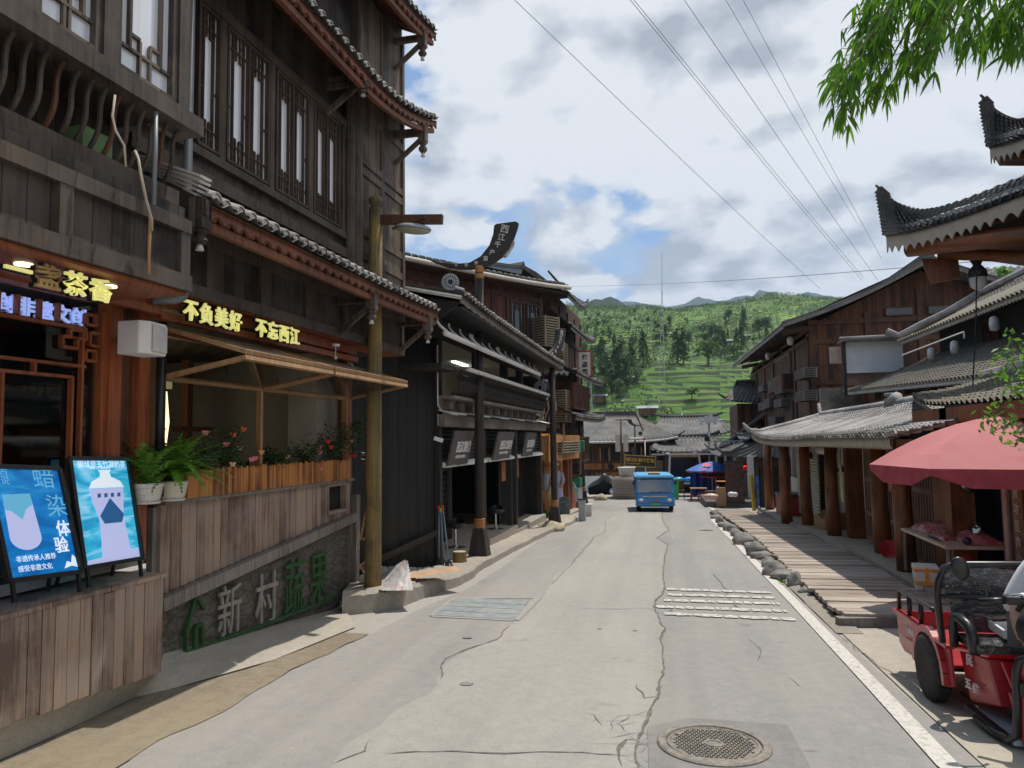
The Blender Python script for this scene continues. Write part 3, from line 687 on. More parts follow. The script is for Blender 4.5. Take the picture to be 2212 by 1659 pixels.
for(a,b)in(((-3.12,.12),(-2.98,.46)),((-2.98,.46),(-2.86,.3)),((-3.10,.12),(-3.10,-.03)),((-2.98,-.03),(-2.98,.17)),((-2.98,.17),(-2.88,.17)),((-2.88,.17),(-2.88,-.03)),((-3.12,.12),(-3.07,.12))):m.bar((.01,a[0]+1.8,a[1]-.2),(.01,b[0]+1.8,b[1]-.2),.03,.035,(1,0,0))
m.bar((.01,-3.1+1.8,-.03-.2),(.01,-2.0+1.8,-.08-.2),.03,.028,(1,0,0));m.bar((.01,-2.0+1.8,-.08-.2),(.01,-.35+1.8,-.14-.2),.03,.028,(1,0,0))
m.build('house_outline',M['signgreen'],ps)
pb=thing('plank_box','faded vertical board box at the lower left edge with a bright worn top','planter box',B1.xf(.3,-5,0),-B1.a)
m=MB();s=-4.0
while s<1.24:
 w_=.105;zb=.02+(-(s-1.27))*.07;m.box(-.03,s,zb-.02+random.uniform(0,.02),random.uniform(0,.008),min(1.27,s+w_-.007),.765+random.uniform(-.008,.008));s+=w_
m.box(-.5,1.24,.0,-.04,1.27,.76)
m.build('boards',M['fence'],pb)
m=MB();s=-4.0
while s<1.2:m.box(-.75,s,.765,.012,min(1.28,s+.26-.006),.795);s+=.26
m.build('deck',M['fence'],pb)
def boardrow(mm,s0,s1,z0,z1,o,th_=.02):
 s=s0
 while s<s1-.02:
  w_=random.uniform(.035,.06);e=min(s+w_-.003,s1);h=z1+random.uniform(-.012,.012);r=(e-s)/2
  mm.prism([(o,s,z0),(o,e,z0),(o,e,h-r)]+[(o,s+r+r*math.cos(t),h-r+r*math.sin(t))for t in(PI*.25,PI*.5,PI*.75)]+[(o,s,h-r)],(th_+random.uniform(0,.006),0,0));s+=w_
for(a,b,lb)in((-3.22,-2.27,'orange stained slat planter box beside the fern pots, full of roses'),(-2.24,.06,'longer orange stained slat planter box at the pole end of the window, full of roses')):
 p=thing('planter_box',lb,'planter box',B1.xf(.0,(a+b)/2,1.355),-B1.a,group='slat planter boxes under the tea house window');c=(a+b)/2
 m=MB();boardrow(m,a-c,b-c,0,.255,.08);m.box(-.1,a-c,0,.08,a-c+.02,.24);m.box(-.1,b-c-.02,0,.08,b-c,.24);m.build('slats',M['orange'],p)
 m=MB();m.box(-.1,a-c+.03,.02,.07,b-c-.03,.2);m.build('soil',plain('dark_soil',(.03,.022,.015),.95),p)
def leaf(mm,p,d,l,w,nrm=None,droop=.2):
 d=V(d).normalized();s=d.cross(V(nrm)if nrm is not None else V((random.uniform(-1,1),random.uniform(-1,1),random.uniform(-.2,1))))
 if s.length<.05:s=d.cross(V((1,.3,.2)))
 s.normalize();p=V(p);a=p+d*l*.45;q=p+d*l-V((0,0,droop*l));a-=V((0,0,droop*l*.2))
 mm.add([p,a+s*w/2,q,a-s*w/2],[(0,1,2,3)])
def rosebush(name,lab,c,r,h,n,flowers,par=None):
 o=thing(name,lab,'rose bush',c,group='rose bushes in the window planters')
 m=MB();st=MB();tips=[]
 for k in range(9):
  th_=random.random()*6.28;q=V((math.cos(th_)*r*.8,math.sin(th_)*r*.5,h*random.uniform(.6,1)));st.tube([(0,0,0),q*.5+V((0,0,.05)),q],[.006,.005,.003],5);tips.append(q)
 for k in range(n):
  tq=random.choice(tips);f=random.uniform(.25,1.05);p=tq*f+V((random.gauss(0,r*.28),random.gauss(0,r*.28),random.gauss(0,h*.1)))
  leaf(m,p,(random.uniform(-1,1),random.uniform(-1,1),random.uniform(-.3,.8)),random.uniform(.03,.055),random.uniform(.018,.03))
 m.build('leaves',M['leaf'],o);st.build('stems',M['bark'],o)
 for(px,py,mt)in flowers:
  f=MB();w_=at(px,py,x=c.x+.06+r*.2)-V(c)
  for k in range(9):a=k*2.4;rr=.012+.002*k;f.ball(w_+V((math.cos(a)*rr*.6,math.sin(a)*rr*.8,math.cos(k*1.7)*rr*.6)),.019,7,5,(1,1,.75))
  f.build('flower',M[mt],o,smooth=True)
M['pink']=plain('pink_petal',(.72,.20,.24),.6);M['red']=plain('red_petal',(.55,.02,.02),.55);M['peach']=plain('peach_petal',(.75,.42,.22),.6);M['orangef']=plain('orange_petal',(.62,.14,.03),.6)
for(s,lab,r,h,n,fl)in((-2.95,'low bushy rose by the fern with orange and pink blooms',.2,.3,420,[(443,935,'pink'),(518,968,'peach'),(488,960,'pink')]),(-2.5,'dark rose bush left of the tan window post with peach blooms',.22,.42,480,[(503,940,'orangef'),(525,927,'orangef'),(543,993,'pink'),(550,990,'pink'),(502,1003,'peach'),(564,977,'peach')]),(-1.55,'small rose with one pink bloom right of the tan window post',.22,.24,420,[(620,987,'pink')]),(-.95,'trailing pale rose spilling over the planter edge',.2,.3,420,[(690,966,'pink'),(688,974,'pink'),(692,1013,'pink'),(690,978,'pink')]),(-.25,'tall rose bush beside the yellow pole with red blooms',.26,.5,620,[(748,943,'red'),(758,954,'pink'),(765,985,'red'),(745,985,'red'),(715,966,'red'),(708,954,'red')])):
 rosebush('rose_bush',lab,B1.xf(.0,s,1.55),r,h,n,fl)
m=MB();br=thing('rose_shoot','glossy leafy shoot reaching across behind the yellow pole','plant',B1.xf(.05,.0,1.55))
for k in range(46):f=random.random();leaf(m,(random.uniform(-.05,.1)+.1*f,.1+.12*f+random.gauss(0,.05),.15+.42*f+random.gauss(0,.03)),(random.uniform(-1,1),random.uniform(-1,1),.1),.09,.045)
m.build('leaves',M['leaf'],br);m=MB();m.tube([(0,0,0),(.05,.12,.3),(.1,.2,.56)],.006,5);m.build('stem',M['bark'],br)
def fern(c,lab,n,ln,pot,spread,pr=.13,ph=.17):
 o=thing('potted_fern',lab,'potted fern',c,group='potted ferns by the tea house window')
 m=MB();m.lathe([(pr*.72,0),(pr*.86,ph*.3),(pr*.95,ph*.65),(pr*.98,ph*.8),(pr*1.02,ph*.82),(pr*1.03,ph),(pr*.93,ph),(pr*.9,ph*.85)],n=24);m.lathe([(pr*.85,0),(pr*.9,.018),(pr*.8,.02)],n=20);m.build('pot',pot,o,smooth=True)
 m=MB()
 for k in range(n):
  th_=random.random()*6.28;lean=random.uniform(.15,1.)*spread;L_=ln*random.uniform(.6,1.1);prev=V((random.gauss(0,.02),random.gauss(0,.02),ph));d=V((math.cos(th_)*lean,math.sin(th_)*lean,1)).normalized();N=13
  for i in range(N):
   q=prev+d*L_/N;d=(d+V((math.cos(th_)*.06,math.sin(th_)*.06,-.11*lean-.03))).normalized();s=d.cross(V((0,0,1)))
   s=s.normalized()if s.length>.01 else V((1,0,0));w_=.048*(math.sin(PI*min(1,(i+1.5)/N))*.85+.15)
   for sg in(-1,1):m.add([prev,prev+s*sg*w_+d*.02,prev+s*sg*w_*.9+d*.035,q],[(0,1,2,3)])
   prev=q
 m.build('fronds',M['fern'],o)
t=NT('ribbed_white_glaze');co=t.co();sp=t.n('SeparateXYZ',{0:co});wv=t.math('SINE',t.math('MULTIPLY',sp.outputs[2],330.));dots=t.n('TexVoronoi',{'Scale':11.});M['potdot']=t.fin(t.mix(t.math('LESS_THAN',dots.outputs[0],.17),(.62,.60,.55),(.04,.035,.03)),.35,wv,.25,.004)
M['potlt']=plain('cream_glaze',(.62,.59,.5),.4,0,.06,3)
fern(B1.xf(.1,-3.73,1.355),'dark arching fern in a white pot with black spots',30,.66,M['potdot'],.75)
fern(B1.xf(.1,-3.42,1.355),'bright bushy fern in a plain cream pot, second from the posters',90,.62,M['potlt'],1.25)
def lettersign(name,lab,body,s0,s1,z,size,o,mat,gaps=None,bold=.02,dz=0):
 sg=thing(name,lab,'sign',B1.xf(o,s0,z),-B1.a);n=len(body);st=(s1-s0)/n
 for i,ch in enumerate(body):
  if ch==' ':continue
  bk=MB();bk.text(ch,size,(.0,i*st,dz*i),(0,1,0),(0,0,1),.018,bold*size*2.2,st/size*.9);b=bk.build('character_backing',M['blackp'],sg)
  fr=MB();fr.text(ch,size,(.026,i*st,dz*i),(0,1,0),(0,0,1),.012,bold*size,st/size*.9);fr.build('character',mat[i]if isinstance(mat,list)else mat,sg)
M['lime']=emit('backlit_lime_letter',(.78,.74,.26),.5);M['gold']=plain('unlit_gold_letter',(.5,.33,.13),.4,.2)
lettersign('shop_name_sign','four large yellow Chinese characters reading 一盏茶香 under the balcony soffit','一盏茶香',-5.70,-4.88,2.805,.16,.74,[M['lime'],M['gold'],M['lime'],M['lime']],bold=.022)
lettersign('slogan_sign','yellow Chinese slogan reading 不负美好 不忘西江 above the folding window','不负美好 不忘西江',-3.64,-1.70,2.925,.195,.325,M['lime'],bold=.02)
sg=thing('window_letter_sign','glowing pale blue Chinese characters behind the carved shop window','sign',B1.xf(-.05,-5.18,2.785),-B1.a)
for i,ch in enumerate('原创非遗文创'):
 m=MB();m.text(ch,.135,(0,i*.155,0),(0,1,0),(0,0,1),.01,.004,1.15);m.build('character',emit('pale_blue_letter',(.36,.46,.95),1.0)if 'pale_blue_letter' not in bpy.data.materials else bpy.data.materials['pale_blue_letter'],sg)
sp_=thing('loudspeaker','white box loudspeaker fixed on the orange column beside the slogan','loudspeaker',B1.xf(.30,-4.08,2.55),-B1.a)
m=MB();m.prism([(-.1,-.13,0),(.1,-.13,0),(.14,-.05,0),(.12,.16,0),(-.1,.16,0)],(0,0,.26));m.build('cabinet',M['whitepaint'],sp_,bev=.012)
m=MB();m.prism([(.146,-.035,.025),(.130,.145,.025),(.130,.145,.235),(.146,-.035,.235)],(.006,.001,0));m.build('grille',plain('pale_mesh',(.52,.52,.5),.7),sp_)
m=MB();m.box(-.22,0,.1,-.1,.04,.16);m.build('bracket',M['dkmetal'],sp_)
m=MB();m.lathe([(.042,0),(.042,.13),(.03,.14)],n=16);tag(m.build('spot_lamp',M['whitepaint'],None,smooth=False,loc=B1.xf(-.15,-3.42,2.65)),'small white cylinder lamp at the upper left corner of the folding window','lamp')
m=MB();m.lathe([(.05,.14),(.05,.17),(.012,.175)],n=14);m.tube([(0,0,.14),(0,0,.02)],.005,6);m.ball((0,0,0),.022);tag(m.build('ceiling_bulb',M['whitepaint'],None,loc=B1.xf(.28,-.72,2.88)),'bare bulb hanging from a white rose under the red beam','lamp')
m=MB();m.ball((0,0,0),.07,14,9,(1,1.3,.9));m.tube([(0,-.06,.04),(0,-.12,.12),(0,-.15,.1)],.008,6);tag(m.build('flood_lamp',M['whitepaint'],None,smooth=True,loc=B1.xf(.15,.12,2.75)),'white round flood lamp at the right end of the folding window','lamp')
fw=thing('folding_window','tan framed folding window pushed up and out as a canopy over the roses','folding window',(B1.o.x,B1.o.y,0),-B1.a)
def leafpanel(s0,s1,a,b):
 """one glazed leaf between hinge lines a, b (o,z)"""
 m=MB();P=lambda s,q:V((q[0],s,q[1]));up=V((b[0]-a[0],0,b[1]-a[1])).cross(V((0,1,0)))
 for p,q in((P(s0,a),P(s1,a)),(P(s0,b),P(s1,b)),(P(s0+.025,a),P(s0+.025,b)),(P(s1-.025,a),P(s1-.025,b))):m.bar(p,q,.05,.038,up)
 f=m.build('leaf_frame',M['tanframe'],fw);g=MB();g.add([P(s0+.04,a),P(s1-.04,a),P(s1-.04,b),P(s0+.04,b)],[(0,1,2,3)]);g.build('pane',M['frost']if a[1]>2.7 else M['glass'],f)
 h=MB()
 for k in(.15,.5,.85):s=s0+(s1-s0)*k;h.tube([P(s-.05,b),P(s+.05,b)],.012,6)
 h.build('hinge',M['steel'],f)
M['frost']=plain('dusty_glass',(.33,.32,.30),.2,0,.15,3)
for(a,b)in((-3.56,-1.98),(-1.94,.10)):
 leafpanel(a,b,(.07,2.86),(.88,2.62));leafpanel(a,b,(.07,2.42),(.88,2.565))
m=MB();m.box(.0,-1.985,1.4,.05,-1.935,2.8);m.box(-.02,-3.58,1.36,.04,-3.53,2.8);m.box(-.02,.05,1.36,.05,.09,2.8);m.build('mullion',M['tanframe'],fw)
m=MB();m.bar((.06,-2.2,2.82),(.3,-1.97,2.44),.03,.03);m.bar((.06,-.1,2.82),(.3,.08,2.44),.03,.03);m.build('stay',M['tanframe'],fw)
def poster(lab,pts,deco):
 """pts: world corners bl, br, tr, tl of the screen"""
 bl,br,tr,tl=pts;c=(bl+br)/2;c=V((c.x,c.y,c.z-.12));o=thing('poster_stand',lab,'poster stand',c,group='lit poster stands on the plank box')
 X=(br-bl);Y=(tl-bl);n=X.cross(Y).normalized();q=lambda u,v,d=0.:bl+X*u+Y*v+n*d-c
 m=MB();m.add([q(0,0,.0),q(1,0,.0),q(1,1,.0),q(0,1,.0)],[(0,1,2,3)]);m.add([q(-.02,-.02,-.03),q(1.02,-.02,-.03),q(1.02,1.02,-.03),q(-.02,1.02,-.03)],[(3,2,1,0)])
 scr=m.build('screen',[deco['bg']],o)
 f=MB()
 for a,b in(((-.025,-.02),(1.025,-.02)),((-.025,1.02),(1.025,1.02)),((-.025,-.02),(-.025,1.02)),((1.025,-.02),(1.025,1.02))):f.bar(q(*a),q(*b),.03,.04,n)
 f.build('frame',M['blackp'],o)
 for u in(.02,.98):l=MB();l.bar(q(u,-.02),q(u,-.02)+V((0.02,0,-.14)),.022,.022);l.bar(q(u,.6,-.03),q(u,-.02)+V((-.25,0,-.14)),.02,.02);l.build('leg',M['blackp'],o)
 return o,q,scr,X,Y
t=NT('blue_poster_light');co=t.co();nz=t.noise(t.mapv(co,(1,1,2.6)),3.2,5,.6,.8);c_=t.ramp(nz,[(.3,(.0,.085,.30)),(.55,(.004,.17,.48)),(.75,(.03,.36,.66))]);M['pblue']=t.fin(c_,.25,Emission_Color=c_,Emission_Strength=.55)
t=NT('sea_poster_light');co=t.co();nz=t.noise(t.mapv(co,(1,1,4.)),2.4,4,.55,1.4);c_=t.ramp(nz,[(.3,(.01,.20,.45)),(.5,(.03,.40,.60)),(.7,(.30,.60,.85))]);M['psea']=t.fin(c_,.25,Emission_Color=c_,Emission_Strength=.6)
M['plav']=emit('pale_lilac_print',(.46,.50,.78),.5);M['pwhite']=emit('white_print',(.72,.80,.88),.55);M['pcyan']=emit('cyan_print',(.12,.42,.62),.5);M['pdk']=emit('navy_print',(.02,.12,.32),.3)
def scr_pt(px,py,o):s,z=B1.loc(px,py,o);return B1.xf(o,s,z)
zb,zt=.93,1.76
A_=[scr_pt(22,1250,.22),scr_pt(170,1231,.22),scr_pt(146,1003,.06),scr_pt(-28,1012,.06)]
o,q,scr,X,Y=poster('left blue poster stand with a rounded glass picture and white characters',A_,{'bg':M['pblue']})
def shape(uv,mat,name='print',d=.004,par=scr):mm=MB();mm.poly([q(u,v,d)for u,v in uv]);mm.build(name,mat,par)
def wr(body,u,v,h,mat,d=.005,sx=1.,bold=0,par=scr):mm=MB();mm.text(body,h,q(u,v,d),X,Y,.001,bold,sx);mm.build('lettering',mat,par)
ar=[(.10+.44*(.5-.5*math.cos(a)),.36-.12*math.sin(a))for a in[PI*k/14 for k in range(15)]]
shape([(.12,.76),(.10,.36)]+ar[1:-1]+[(.54,.36),(.50,.77)],M['plav']);shape([(.12,.76),(.115,.62),(.2,.6),(.32,.52),(.4,.62),(.5,.66),(.50,.77)],M['pcyan'],d=.006)
wr('茶百',.0,.93,.06,M['pcyan'],sx=1.2);wr('话说',.0,.86,.06,M['pcyan'],sx=1.2);wr('蜡',.58,.84,.17,M['pcyan'],sx=1.1);wr('染',.70,.56,.17,M['pcyan'],sx=1.1)
wr('体',.78,.36,.12,M['pwhite'],bold=.002);wr('验',.70,.20,.12,M['pwhite'],bold=.002);wr('非遗传承人推荐',.12,.14,.045,M['pwhite']);wr('感受非遗文化',.12,.05,.045,M['pwhite'])
shape([(.78,.03),(.84,.10),(.90,.08),(.94,.16),(.98,.13),(.99,.03),(.9,.05)],M['pwhite'])
B_=[scr_pt(184,1222,.22),scr_pt(303,1202,.22),scr_pt(268,990,.06),scr_pt(152,995,.06)]
o,q,scr,X,Y=poster('right pale blue poster stand with a lidded jar picture',B_,{'bg':M['psea']})
shape([(.30,.05),(.84,.05),(.80,.32),(.80,.48),(.84,.62),(.86,.72),(.24,.72),(.26,.6),(.34,.42),(.33,.25)],M['plav'],par=scr);shape([(.24,.725),(.88,.725),(.82,.79),(.66,.835),(.64,.88),(.68,.905),(.44,.905),(.47,.88),(.46,.835),(.3,.79)],M['pwhite'],par=scr)
shape([(.58,.62),(.80,.45),(.74,.37),(.42,.37),(.36,.45)],M['pdk'],d=.006,par=scr);shape([(.05,.0),(.98,.0),(.98,.10),(.5,.06),(.05,.04)],M['plav'],d=.003,par=scr)
wr('银球草玉竹凝奶茶',.10,.935,.06,M['pwhite'],sx=1.0,par=scr);wr('传统工艺 匠心之作',.3,.915,.025,M['pwhite'],par=scr)
for k in range(4):shape([(.36+k*.12,.63),(.42+k*.12,.63),(.43+k*.12,.67),(.37+k*.12,.67)],M['pdk'],d=.006,par=scr)
pc=B1.xf(.45,0,-.04)
po=thing('lamp_pole','mossy yellow timber pole with a cross arm and old street lamp','street lamp',pc)
tp=at(812,412,y=pc.y)-pc
m=MB();m.tube([(0,0,-.25),tp*.25,tp*.5,tp*.75,tp*.955],[.115,.105,.098,.092,.088],18);m.lathe([(.075,0),(.06,.03),(.09,.06),(.095,.11),(.07,.15),(.001,.165)],tp*.955,14);m.build('post',M['pole'],po,smooth=True)
m=MB();a_=at(822,475,y=pc.y)-pc;b_=at(956,474,y=pc.y)-pc;m.bar(a_,b_,.08,.12);m.bar(at(848,494,y=pc.y-.06)-pc,at(918,469,y=pc.y-.06)-pc,.03,.03);m.build('arm',M['brownbeam'],po)
hc=(at(892,494,y=pc.y)-pc);m=MB();m.ball((0,0,0),1,18,12);hd=MB();hd.add([V((v.x*.26,v.y*.12,v.z*.075 if v.z>0 else v.z*.01))for v in m.v],m.f);h_=hd.build('lamp_head',plain('pale_lamp_housing',(.30,.34,.36),.45),po,smooth=True,loc=hc);h_.rotation_euler.y=R(9)
hd=MB();hd.add([V((v.x*.25,v.y*.115,v.z*.06-.012 if v.z<0 else-.012))for v in m.v],m.f);hd.build('lens',plain('milky_lens',(.30,.31,.24),.3),h_,smooth=True)
m=MB()
for k in range(14):a=random.random()*6.28;z=random.uniform(1.2,1.9);m.bar((math.cos(a)*.1,math.sin(a)*.1,z),(math.cos(a)*.15,math.sin(a)*.15,z+.01),.006,.006)
m.build('nails',M['steel'],po)['kind']='stuff'
B2=Frame(-3.77,12.37,1.5)
st=thing('photo_studio','black timber photo studio with three signboards, curved balcony slats and an open upper room','shop',(B2.o.x,B2.o.y,0),-B2.a)
m=MB();m.box(-4.5,-1.2,-1,-4.4,9.7,4.2);m.box(-4.4,-.1,-1,-.02,.0,4.05);m.box(-4.4,9.6,-1,-.02,9.7,3.9);m.build('side_wall',M['black'],st)
m=MB()
for i,(a,b,z)in enumerate(((0,3.02,-.24),(3.02,5.75,-.27),(5.75,9.7,-.40))):m.box(-4.4,a,z-.5,.12 if i else .05,b-.004,z)
m.build('floor_slab',M['kerb'],st)
m=MB();m.box(-4.4,0,2.10,-.0,9.6,2.3);m.box(-4.4,0,3.74,-.3,9.6,3.8);m.build('ceiling',M['beige'],st)
m=MB();m.box(-2.2,.0,2.3,-2.1,9.6,3.74);m.build('upper_back_wall',M['beige'],st)
for(y,x)in((.0,.0),(2.98,.0),(5.62,-.02),(5.85,.06),(9.56,.0)):
 m=MB();m.box(x-.12,y,-.8,x+.02,y+.14,2.1);m.build('post',M['blackbeam'],st)
for y in(.0,2.7,5.2,7.0,9.5):m=MB();m.box(-.16,y,2.3,.0,y+.22,3.95);m.build('upper_post',M['black'],st)
m=MB();m.box(.02,-.02,2.08,.12,9.95,2.29);m.build('fascia_beam',M['greywood'],st)
m=MB();m.prism([(.0,-.02,2.36),(.26,-.02,2.295),(.26,-.02,2.31),(.0,-.02,2.38)],(0,9.95,0));m.build('ledge',M['white'],st)
for i in range(5):m=MB();m.bar((.24,.9+i*1.75,2.30),(.38,1.25+i*1.75,2.27),.05,.04);m.build('strip_lamp',M['blackp'],st)
m=MB()
for i in range(14):m.box(.0,.3+i*.7,2.40,.14,.42+i*.7,2.52)
m.box(-.02,0,2.38,.02,9.6,2.58);m.build('bracket_row',M['greywood'],st)
m=MB();m.box(-.3,-.05,2.57,.30,8.9,2.62);m.build('balcony_floor',M['greywood'],st)
for i in range(74):
 y=.05+i*.117;mm=MB();pts=[(.24+.22*(k/7)+.07*math.sin(2*PI*k/7-.6),y,2.62+.43*k/7)for k in range(8)]
 for p,q in zip(pts[:-1],pts[1:]):mm.bar(p,q,.045,.028,(1,0,0))
 mm.build('balcony_slat',M['blackbeam'],st)
m=MB();m.box(.36,-.1,3.06,.56,8.95,3.10);m.build('balcony_rail',M['greywood'],st)
m=MB();m.prism([(.54,-.1,3.03),(.60,-.1,3.03),(.60,-.1,3.08),(.54,-.1,3.11)],(0,9.05,0));m.build('rail_edge',M['white'],st)
er=lambda u:V((.88,-1.4+10.4*u,4.05-.12*u+.05*(2*u-1)**4));tr=lambda u:V((-4.4,-1.4+10.4*u,5.3-.1*u))
r=roof_mesh(er,tr,52,14,.03,.02,.06).build('roof',M['tile'],st)
caps_mesh(lambda u:er(u)+V((0,0,.03)),52,(1,0,0),.055,.14).build('tile_ends',[M['tilelt'],M['white']],r)['kind']='stuff'
fascia_mesh(lambda u:er(u)+V((-.04,0,-.0)),26,.14,.03,(1,0,0),.03).build('eave_board',M['greywood'],r)
m=MB();m.bar((.86,-1.42,4.06),(-1.5,-1.42,4.58),.05,.03);m.bar((.86,-1.46,4.02),(-1.5,-1.46,4.54),.05,.02);m.build('verge',M['white'],r)
m=MB();m.prism([(.84,-1.38,3.98),(-3,-1.38,4.75),(-3,-1.38,3.6),(.30,-1.38,3.6)],(0,.03,0));m.prism([(.84,-1.35,3.90),(.82,9.,3.80),(-.2,9.,3.82),(-.2,-1.35,3.95)],(0,0,.02));m.build('gable_boards',M['black'],st)
m=MB();m.box(.0,-1.3,3.62,.06,9.5,3.9);m.build('eave_beam',M['blackbeam'],st)
for k in range(4):
 y0=-1.45+k*2.0;L_=1.92
 aw=MB();aw.tube([(.60,y0,3.50),(.60,y0+L_,3.50)],.045,10);a_=aw.build('awning_roller',M['whitepaint'],st,smooth=True)
 ab=MB();ab.grid(lambda u,v:V((.60-.16*math.sin(v*PI*.55),y0+L_*u,3.53+.22*v)),2,6);ab.build('awning_mesh',M['void'],a_)
 for j in range(4):
  rb=MB();rb.tube([(.615-.16*math.sin(v/6*PI*.55),y0+.03+(L_-.06)*j/3,3.53+.22*v/6)for v in range(7)],.016 if 0<j<3 else .024,6);rb.build('awning_rib',M['whitepaint'],a_)
for y in(1.2,4.6):m=MB();m.box(-1.2,y,3.70,-1.1,y+1.1,3.735);m.build('tube_light',emit('tube_white'+str(y),(.85,1.,.95),3.5),st)
m=MB();m.lathe([(.001,0),(.12,.03),(.15,.1),(.1,.16),(.001,.17)],(-1.2,6.0,3.45),12);m.build('globe_light',emit('globe_white',(.9,1,.95),2.),st)
m=MB();m.box(-1.0,-.9,3.02,.36,-.05,3.10);m.build('side_shelf',M['blackbeam'],st)
for i,(a,b)in enumerate(((.16,2.95),(3.14,5.58),(6.02,9.5))):
 lv=MB();z=1.5
 while z<2.06:lv.bar((-.04,a,z),(-.04,b,z),.012,.05,(1,0,.7));z+=.085
 lv.box(-.10,a,1.44,-.09,b,2.08);lv.build('louvre',M['blackbeam'],st)
 lb=MB();lb.prism([(.0,a,1.36),(.10,a,1.36),(.10,a,1.42),(.0,a,1.46)],(0,b-a,0));lb.build('light_strip',M['whitepaint'],st)
z0=-.24
wd=lattice(st,.35,2.75,.0,1.30,-.75,M['black'],None,2,fw=.09,bw=.03,style=3,name='lattice_door')
m=MB();m.box(-.75,.35,-.24,-.70,2.75,.0);m.box(-.75,.16,-.24,-.69,.35,1.4);m.box(-.75,2.75,-.24,-.69,2.95,1.4);m.build('door_panel',M['black'],wd)
m=MB();m.box(-1.5,.5,.1,-1.45,1.2,1.2);m.box(-1.5,1.75,.1,-1.45,2.2,1.2);m.build('backlit_screen',emit('backlit_cloth',(.55,.48,.36),.35),wd)
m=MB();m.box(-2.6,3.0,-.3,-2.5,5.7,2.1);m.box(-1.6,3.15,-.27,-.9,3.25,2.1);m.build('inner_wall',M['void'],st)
m=MB();m.prism([(-1.0,3.3,-.1)]+[(-1.0,3.3+.3*(1-math.cos(t)),.9+.45*math.sin(t))for t in[PI*.5*k/6 for k in range(7)]]+[(-1.0,3.6,-.1)],(-.04,0,0));m.build('arch_panel',M['beige'],st)
wd=lattice(st,6.2,9.3,-.40,1.36,-.5,M['black'],M['darkglass'],3,fw=.09,bw=.035,style=2,name='glazed_door')
m=MB();m.box(-.46,6.5,.75,-.455,8.6,1.25);m.build('orange_poster',plain('orange_print',(.55,.2,.05),.5),wd)
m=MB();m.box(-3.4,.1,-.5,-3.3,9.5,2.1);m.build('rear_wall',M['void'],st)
M['slate']=plain('grey_brown_board',(.095,.085,.083),.7,0,.12,9)
for i,(a,b,lab)in enumerate(((.10,1.55,'largest ragged grey signboard with brush characters, nearest of the three on the black studio'),(3.26,5.20,'middle ragged grey signboard with brush characters, over the second studio bay'),(6.35,7.95,'farthest ragged grey signboard with brush characters, over the third studio bay'))):
 w_=(b-a)*.93;h_=.62;sb=thing('signboard',lab,'sign',B2.xf(.10,a,1.40),-B2.a,group='ragged signboards on the studio');sb.rotation_euler.y=R(10)
 pts=[]
 for k in range(40):
  t_=k/40*4;sd_=int(t_);f=t_-sd_;p=[(f,0),(1,f),(1-f,1),(0,1-f)][sd_];sh=.10*p[1]
  pts.append((0,(p[0]*.90+sh)*w_+.02*noise.noise(V((k*1.3,i,0))),p[1]*h_+.028*noise.noise(V((k*2.1,i,5)))))
 m=MB();m.prism(pts,(.035,0,0));m.build('board',M['slate'],sb)
 for j,ch in enumerate('西江旅拍'):tx=MB();tx.text(ch,.22,(.04,w_*(.24+.165*j),.25),(0,1,0),(0,.16,1),.008,.006,(w_*.165)/.22*.95);tx.build('character',M['pwhite2']if 'pwhite2' in M else M.setdefault('pwhite2',plain('white_brush_letter',(.70,.68,.68),.6)),sb)
 tx=MB();tx.text('西江旅拍 旅拍摄影',.058,(.04,w_*.26,.13),(0,1,0),(0,.16,1),.004,.002,1.3*w_/1.35);tx.build('small_lettering',M['pwhite2'],sb)
hb_=thing('black_hoarding','tall black boarded screen closing the gap beside the yellow pole','wall',(-4.5,10.4,0))
p0,p1=V((-.15,-.05,0)),V((.70,1.93,0));dn=(p1-p0);m=MB()
for i in range(9):
 a=p0+dn*(i/9);b=p0+dn*((i+1)/9-.004);m.prism([a+V((0,0,-.35)),b+V((0,0,-.35)),b+V((0,0,4.3)),a+V((0,0,4.3))],(-.03,.012,0))
m.build('boards',M['black'],hb_)
m=MB();m.tube([(.74,1.90,3.5),(.74,1.90,2.45),(.78,2.1,2.33),(.9,2.6,2.30)],.013,6);m.build('conduit',M['whitepaint'],hb_)
m=MB();m.bar((.2,.55,.02),(.75,1.8,.28),.03,.1);m.build('rail',M['blackbeam'],hb_)
c_=at(935,950,y=12.3);cc=thing('security_camera','small white bullet security camera on the studio corner post','security camera',c_)
m=MB();m.bar((0.02,-.02,.03),(.16,.06,-.02),.07,.07);m.build('body',M['whitepaint'],cc,bev=.008);m=MB();m.tube([(-.02,.06,-.06),(0,.02,-.02),(.03,0,.02)],.014,6);m.lathe([(.03,0),(.03,.015)],(-.02,.07,-.06),10,(1,0,0));m.build('bracket',M['whitepaint'],cc)
M['mopblue']=plain('blue_grey_handle',(.20,.27,.36),.5);M['mopred']=plain('red_cap',(.6,.04,.03),.5);M['mophead']=plain('dark_mop',(.03,.035,.045),.9)
